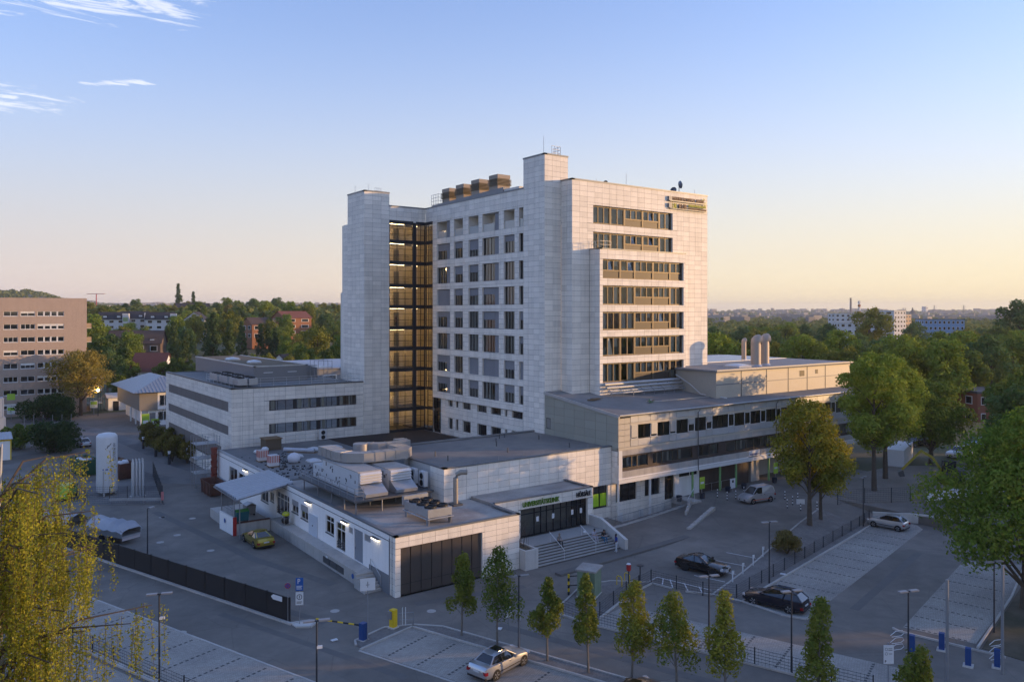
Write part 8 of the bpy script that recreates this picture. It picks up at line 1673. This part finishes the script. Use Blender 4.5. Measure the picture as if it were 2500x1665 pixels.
# litter
for i, (x, y) in enumerate(((22.6, 52.2), (33.1, 47.0), (41.3, 33.5), (60.1, 42.2))): tag(MB().obox((x, y), U(i*40), .45, .3, hgt(x, y)+.05, hgt(x, y)+.09).build('paper_scrap', M['signwhite']), ('white paper scrap on the asphalt left of the blue barrier box', 'white paper scrap beside the first hornbeam trunk', 'white paper scrap at the kerb of the strip lot fence', 'white paper scrap on the gravel bank')[i], 'paper scrap')
# ------------------------------------------------------------------ people
skin_l = mat('skin_light', (.42, .27, .20), .6, var=.03); skin_d = mat('skin_dark', (.09, .05, .035), .6, var=.03)
def person(label, J, E, mats, hairm, x, y, z, rot, group='people on the entrance stairs'):
    """J: joint -> (x, y, z, radius); E: bones; one skinned surface, clothing told apart by nearest bone"""
    t = loose('person', label, 'person', group)
    me = bpy.data.meshes.new('body'); names_ = list(J); ix = {n: i for i, n in enumerate(names_)}
    me.from_pydata([J[n][:3] for n in names_], [(ix[a], ix[b]) for a, b, m_ in E], []); o = bpy.data.objects.new('body', me); C.objects.link(o)
    md = o.modifiers.new('skin', 'SKIN'); md.use_smooth_shade = True
    for i, n in enumerate(names_): sv = me.skin_vertices[0].data[i]; sv.radius = (J[n][3], J[n][3]); sv.use_root = (n == 'pelvis')
    o.modifiers.new('sub', 'SUBSURF').levels = 1; o.modifiers['sub'].render_levels = 1
    dg = bpy.context.evaluated_depsgraph_get(); m2 = bpy.data.meshes.new_from_object(o.evaluated_get(dg)); o.modifiers.clear(); o.data = m2; bpy.data.meshes.remove(me)
    keys = list(mats); m2.materials.clear()
    for k in keys: m2.materials.append(mats[k])
    seg = [(Vector(J[a][:3]), Vector(J[b][:3]), keys.index(m_)) for a, b, m_ in E]
    for p in m2.polygons:
        c_ = p.center; best = (9e9, 0)
        for a, b, k in seg:
            d = b-a; t_ = max(0, min(1, (c_-a).dot(d)/max(1e-9, d.length_squared))); q_ = (c_-(a+d*t_)).length
            if q_ < best[0]: best = (q_, k)
        p.material_index = best[1]; p.use_smooth = True
    o.parent = t; hd = Vector(J['head'][:3])
    b = MB()
    for i in range(5):
        ph = math.pi*.62*i/4; b_ = []
        for j in range(10): th = 2*math.pi*j/10; b_.append((hd.x - .02 + .108*math.sin(ph)*math.cos(th), hd.y + .10*math.sin(ph)*math.sin(th), hd.z + .02 + .125*math.cos(ph)))
        b.v += b_
    for i in range(4):
        for j in range(10): j2 = (j+1) % 10; b.f.append((i*10+j, i*10+j2, i*10+10+j2, i*10+10+j))
    b.build('hair', hairm, t, 'all')
    sk_ = mats['skin']; nb = MB(); nb.extr([(hd.x+.09, -.015+hd.y, hd.z-.03), (hd.x+.09, .015+hd.y, hd.z-.03), (hd.x+.125, hd.y, hd.z-.03), ], (-.01, 0, .05)); nb.build('nose', sk_, t)
    for s in (-1, 1): MB().box(hd.x+.085, hd.x+.1, hd.y+s*.035-.012, hd.y+s*.035+.012, hd.z+.015, hd.z+.03).build('eye', M['black'], t); MB().box(hd.x-.02, hd.x+.02, hd.y+s*.092-.01, hd.y+s*.092+.01, hd.z-.03, hd.z+.03).build('ear', sk_, t)
    MB().box(hd.x+.085, hd.x+.1, hd.y-.025, hd.y+.025, hd.z-.062, hd.z-.052).build('mouth', mat('lips', (.25, .08, .07), .5), t)
    return place(t, x, y, z, rot)
def hand(J, E, pre, wrist, d, side):
    """palm and five unequal, slightly curled fingers growing from the wrist along d"""
    w_ = Vector(wrist); d = Vector(d).normalized(); a = d.cross(Vector((0, 0, 1))); a = a.normalized() if a.length > .1 else Vector((0, 1, 0)); n = a.cross(d)
    pm = w_ + d*.08; J[pre+'palm'] = (*pm, .03); E.append((pre+'wrist', pre+'palm', 'skin'))
    for k in range(4):
        f0 = pm + a*(k-1.5)*.02 + d*.03; ln_ = (.055, .065, .06, .045)[k]; f1 = f0 + d*ln_ - n*.015; f2 = f1 + d*ln_*.5 - n*.03
        for i, (p, r_) in enumerate(((f0, .010), (f1, .009), (f2, .008))): J['%sf%d%d' % (pre, k, i)] = (*p, r_)
        E += [(pre+'palm', '%sf%d0' % (pre, k), 'skin'), ('%sf%d0' % (pre, k), '%sf%d1' % (pre, k), 'skin'), ('%sf%d1' % (pre, k), '%sf%d2' % (pre, k), 'skin')]
    t0 = w_ + d*.05 + a*.035*side; t1 = t0 + d*.04 + a*.03*side; J[pre+'t0'] = (*t0, .011); J[pre+'t1'] = (*t1, .009); E += [(pre+'palm', pre+'t0', 'skin'), (pre+'t0', pre+'t1', 'skin')]
def rig(pose, legcloth='trousers', armcloth='shirt', forearm='skin'):
    J = {}; E = []
    if pose == 'stand':
        J.update(pelvis=(0, 0, .93, .13), waist=(0, 0, 1.08, .125), chest=(.01, 0, 1.28, .15), neck=(.02, 0, 1.46, .06), chin=(.04, 0, 1.54, .065), head=(.04, 0, 1.63, .10), crown=(.03, 0, 1.71, .06))
        for s, q_ in ((1, 'l_'), (-1, 'r_')):
            J.update({q_+'hip': (0, s*.09, .88, .105), q_+'knee': (.03*s, s*.10, .50, .07), q_+'ankle': (-.02*s, s*.10, .09, .045), q_+'toe': (.14-.02*s, s*.12, .04, .035), q_+'sho': (0, s*.19, 1.40, .07), q_+'elb': (-.03+.06*(s > 0), s*.26, 1.13, .05), q_+'wrist': (.20 if s > 0 else .06, s*.20, 1.02 if s > 0 else .90, .032)})
    else:
        lean = .06
        J.update(pelvis=(0, 0, .12, .14), waist=(.02, 0, .28, .13), chest=(.08+lean, 0, .48, .15), neck=(.13+lean, 0, .66, .06), chin=(.17+lean, 0, .73, .065), head=(.17+lean, 0, .82, .10), crown=(.16+lean, 0, .90, .06))
        for s, q_ in ((1, 'l_'), (-1, 'r_')):
            J.update({q_+'hip': (.05, s*.09, .13, .11), q_+'knee': (.46, s*.14, .20+.04*s, .075), q_+'ankle': (.55, s*.13, -.27, .045), q_+'toe': (.70, s*.15, -.31, .035), q_+'sho': (.08+lean, s*.19, .60, .07), q_+'elb': (.20, s*.25, .36, .05), q_+'wrist': (.42, s*.12, .34, .032)})
    E += [('pelvis', 'waist', 'shirt'), ('waist', 'chest', 'shirt'), ('chest', 'neck', 'shirt'), ('neck', 'chin', 'skin'), ('chin', 'head', 'skin'), ('head', 'crown', 'skin')]
    for q_ in ('l_', 'r_'): E += [('pelvis', q_+'hip', legcloth), (q_+'hip', q_+'knee', legcloth), (q_+'knee', q_+'ankle', legcloth), (q_+'ankle', q_+'toe', 'shoe'), ('chest', q_+'sho', armcloth), (q_+'sho', q_+'elb', armcloth), (q_+'elb', q_+'wrist', forearm)]
    for s, q_ in ((1, 'l_'), (-1, 'r_')): hand(J, E, q_, J[q_+'wrist'][:3], Vector(J[q_+'wrist'][:3])-Vector(J[q_+'elb'][:3]), -s)
    return J, E
cl = lambda n, c_: mat(n, c_, .85, var=.08, nscale=6)
J, E = rig('stand'); person('person standing at the foot of the stairs in blue top and white trousers', J, E, dict(shirt=cl('cloth_blue', (.02, .06, .30)), trousers=cl('cloth_white', (.62, .63, .66)), skin=skin_d, shoe=cl('shoe_white', (.6, .6, .6))), M['black'], 52.85, 55.6, 0, 160)
J, E = rig('sit'); person('person in grey sitting alone on the stairs between the handrails', J, E, dict(shirt=cl('cloth_grey', (.22, .21, .20)), trousers=cl('cloth_dark', (.05, .055, .06)), skin=skin_l, shoe=cl('shoe_dark', (.04, .04, .04))), mat('hair_fair', (.28, .22, .15), .7), 47.8, 58.25, 1.1375, -90)
J, E = rig('sit'); person('person in pale dress with long black hair sitting on the stairs', J, E, dict(shirt=cl('cloth_pale', (.50, .48, .55)), trousers=cl('cloth_pale', (.5, .48, .55)), skin=skin_l, shoe=cl('shoe_white', (.6, .6, .6))), M['black'], 51.95, 57.95, .975, -85)
J, E = rig('sit'); person('person in black top and blue jeans sitting beside the stair wall', J, E, dict(shirt=cl('cloth_black', (.02, .02, .022)), trousers=cl('cloth_jeans', (.03, .16, .30)), skin=skin_l, shoe=cl('shoe_dark', (.04, .04, .04))), M['black'], 52.95, 57.65, .8125, -95)
t = thing('shoulder_bag', 'white bag lying on the landing beside the seated pair', 'bag', (51.6, 58.75, 1.3)); sack(t, 51.6, 58.75, 1.3, .22, .15, .25, M['signwhite'], 77); MB().tube([(51.45, 58.75, 1.45), (51.5, 58.75, 1.65), (51.7, 58.75, 1.65), (51.75, 58.75, 1.45)], .012, 4).build('strap', M['signwhite'], t)
J, E = rig('stand'); person('person in dark clothes standing behind the lit stairwell glass', J, E, dict(shirt=cl('cloth_maroon', (.08, .03, .04)), trousers=cl('cloth_dark', (.05, .055, .06)), skin=skin_l, shoe=cl('shoe_dark', (.04, .04, .04))), M['black'], X6+1.6, YA+.9, fl[4]+.2, -60, 'people in the hospital')
# ------------------------------------------------------------------ labels: look-alikes told apart by their order in the view
byl = {}
for o in C.objects:
    if o.parent is None and 'label' in o and o.get('kind') is None: byl.setdefault(o['label'], []).append(o)
ordn = ['leftmost', 'second from the left', 'third from the left', 'fourth from the left', 'fifth from the left', 'sixth from the left', 'seventh from the left', 'eighth from the left', 'ninth from the left', 'tenth from the left', 'eleventh from the left', 'twelfth from the left', 'thirteenth from the left', 'fourteenth from the left', 'fifteenth from the left', 'sixteenth from the left', 'seventeenth from the left', 'eighteenth from the left']
def sx_(o): p = o.location; d = p.x*.5885 + p.y*.8085; return (p.x*.8085 - p.y*.5885)/max(.1, d)
for l_, os_ in byl.items():
    if len(os_) < 2: continue
    os_.sort(key=sx_)
    for i, o in enumerate(os_):
        s_ = 'rightmost' if i == len(os_)-1 else ordn[i] if i < len(ordn) else None
        if s_: o['label'] = l_ + ', ' + s_
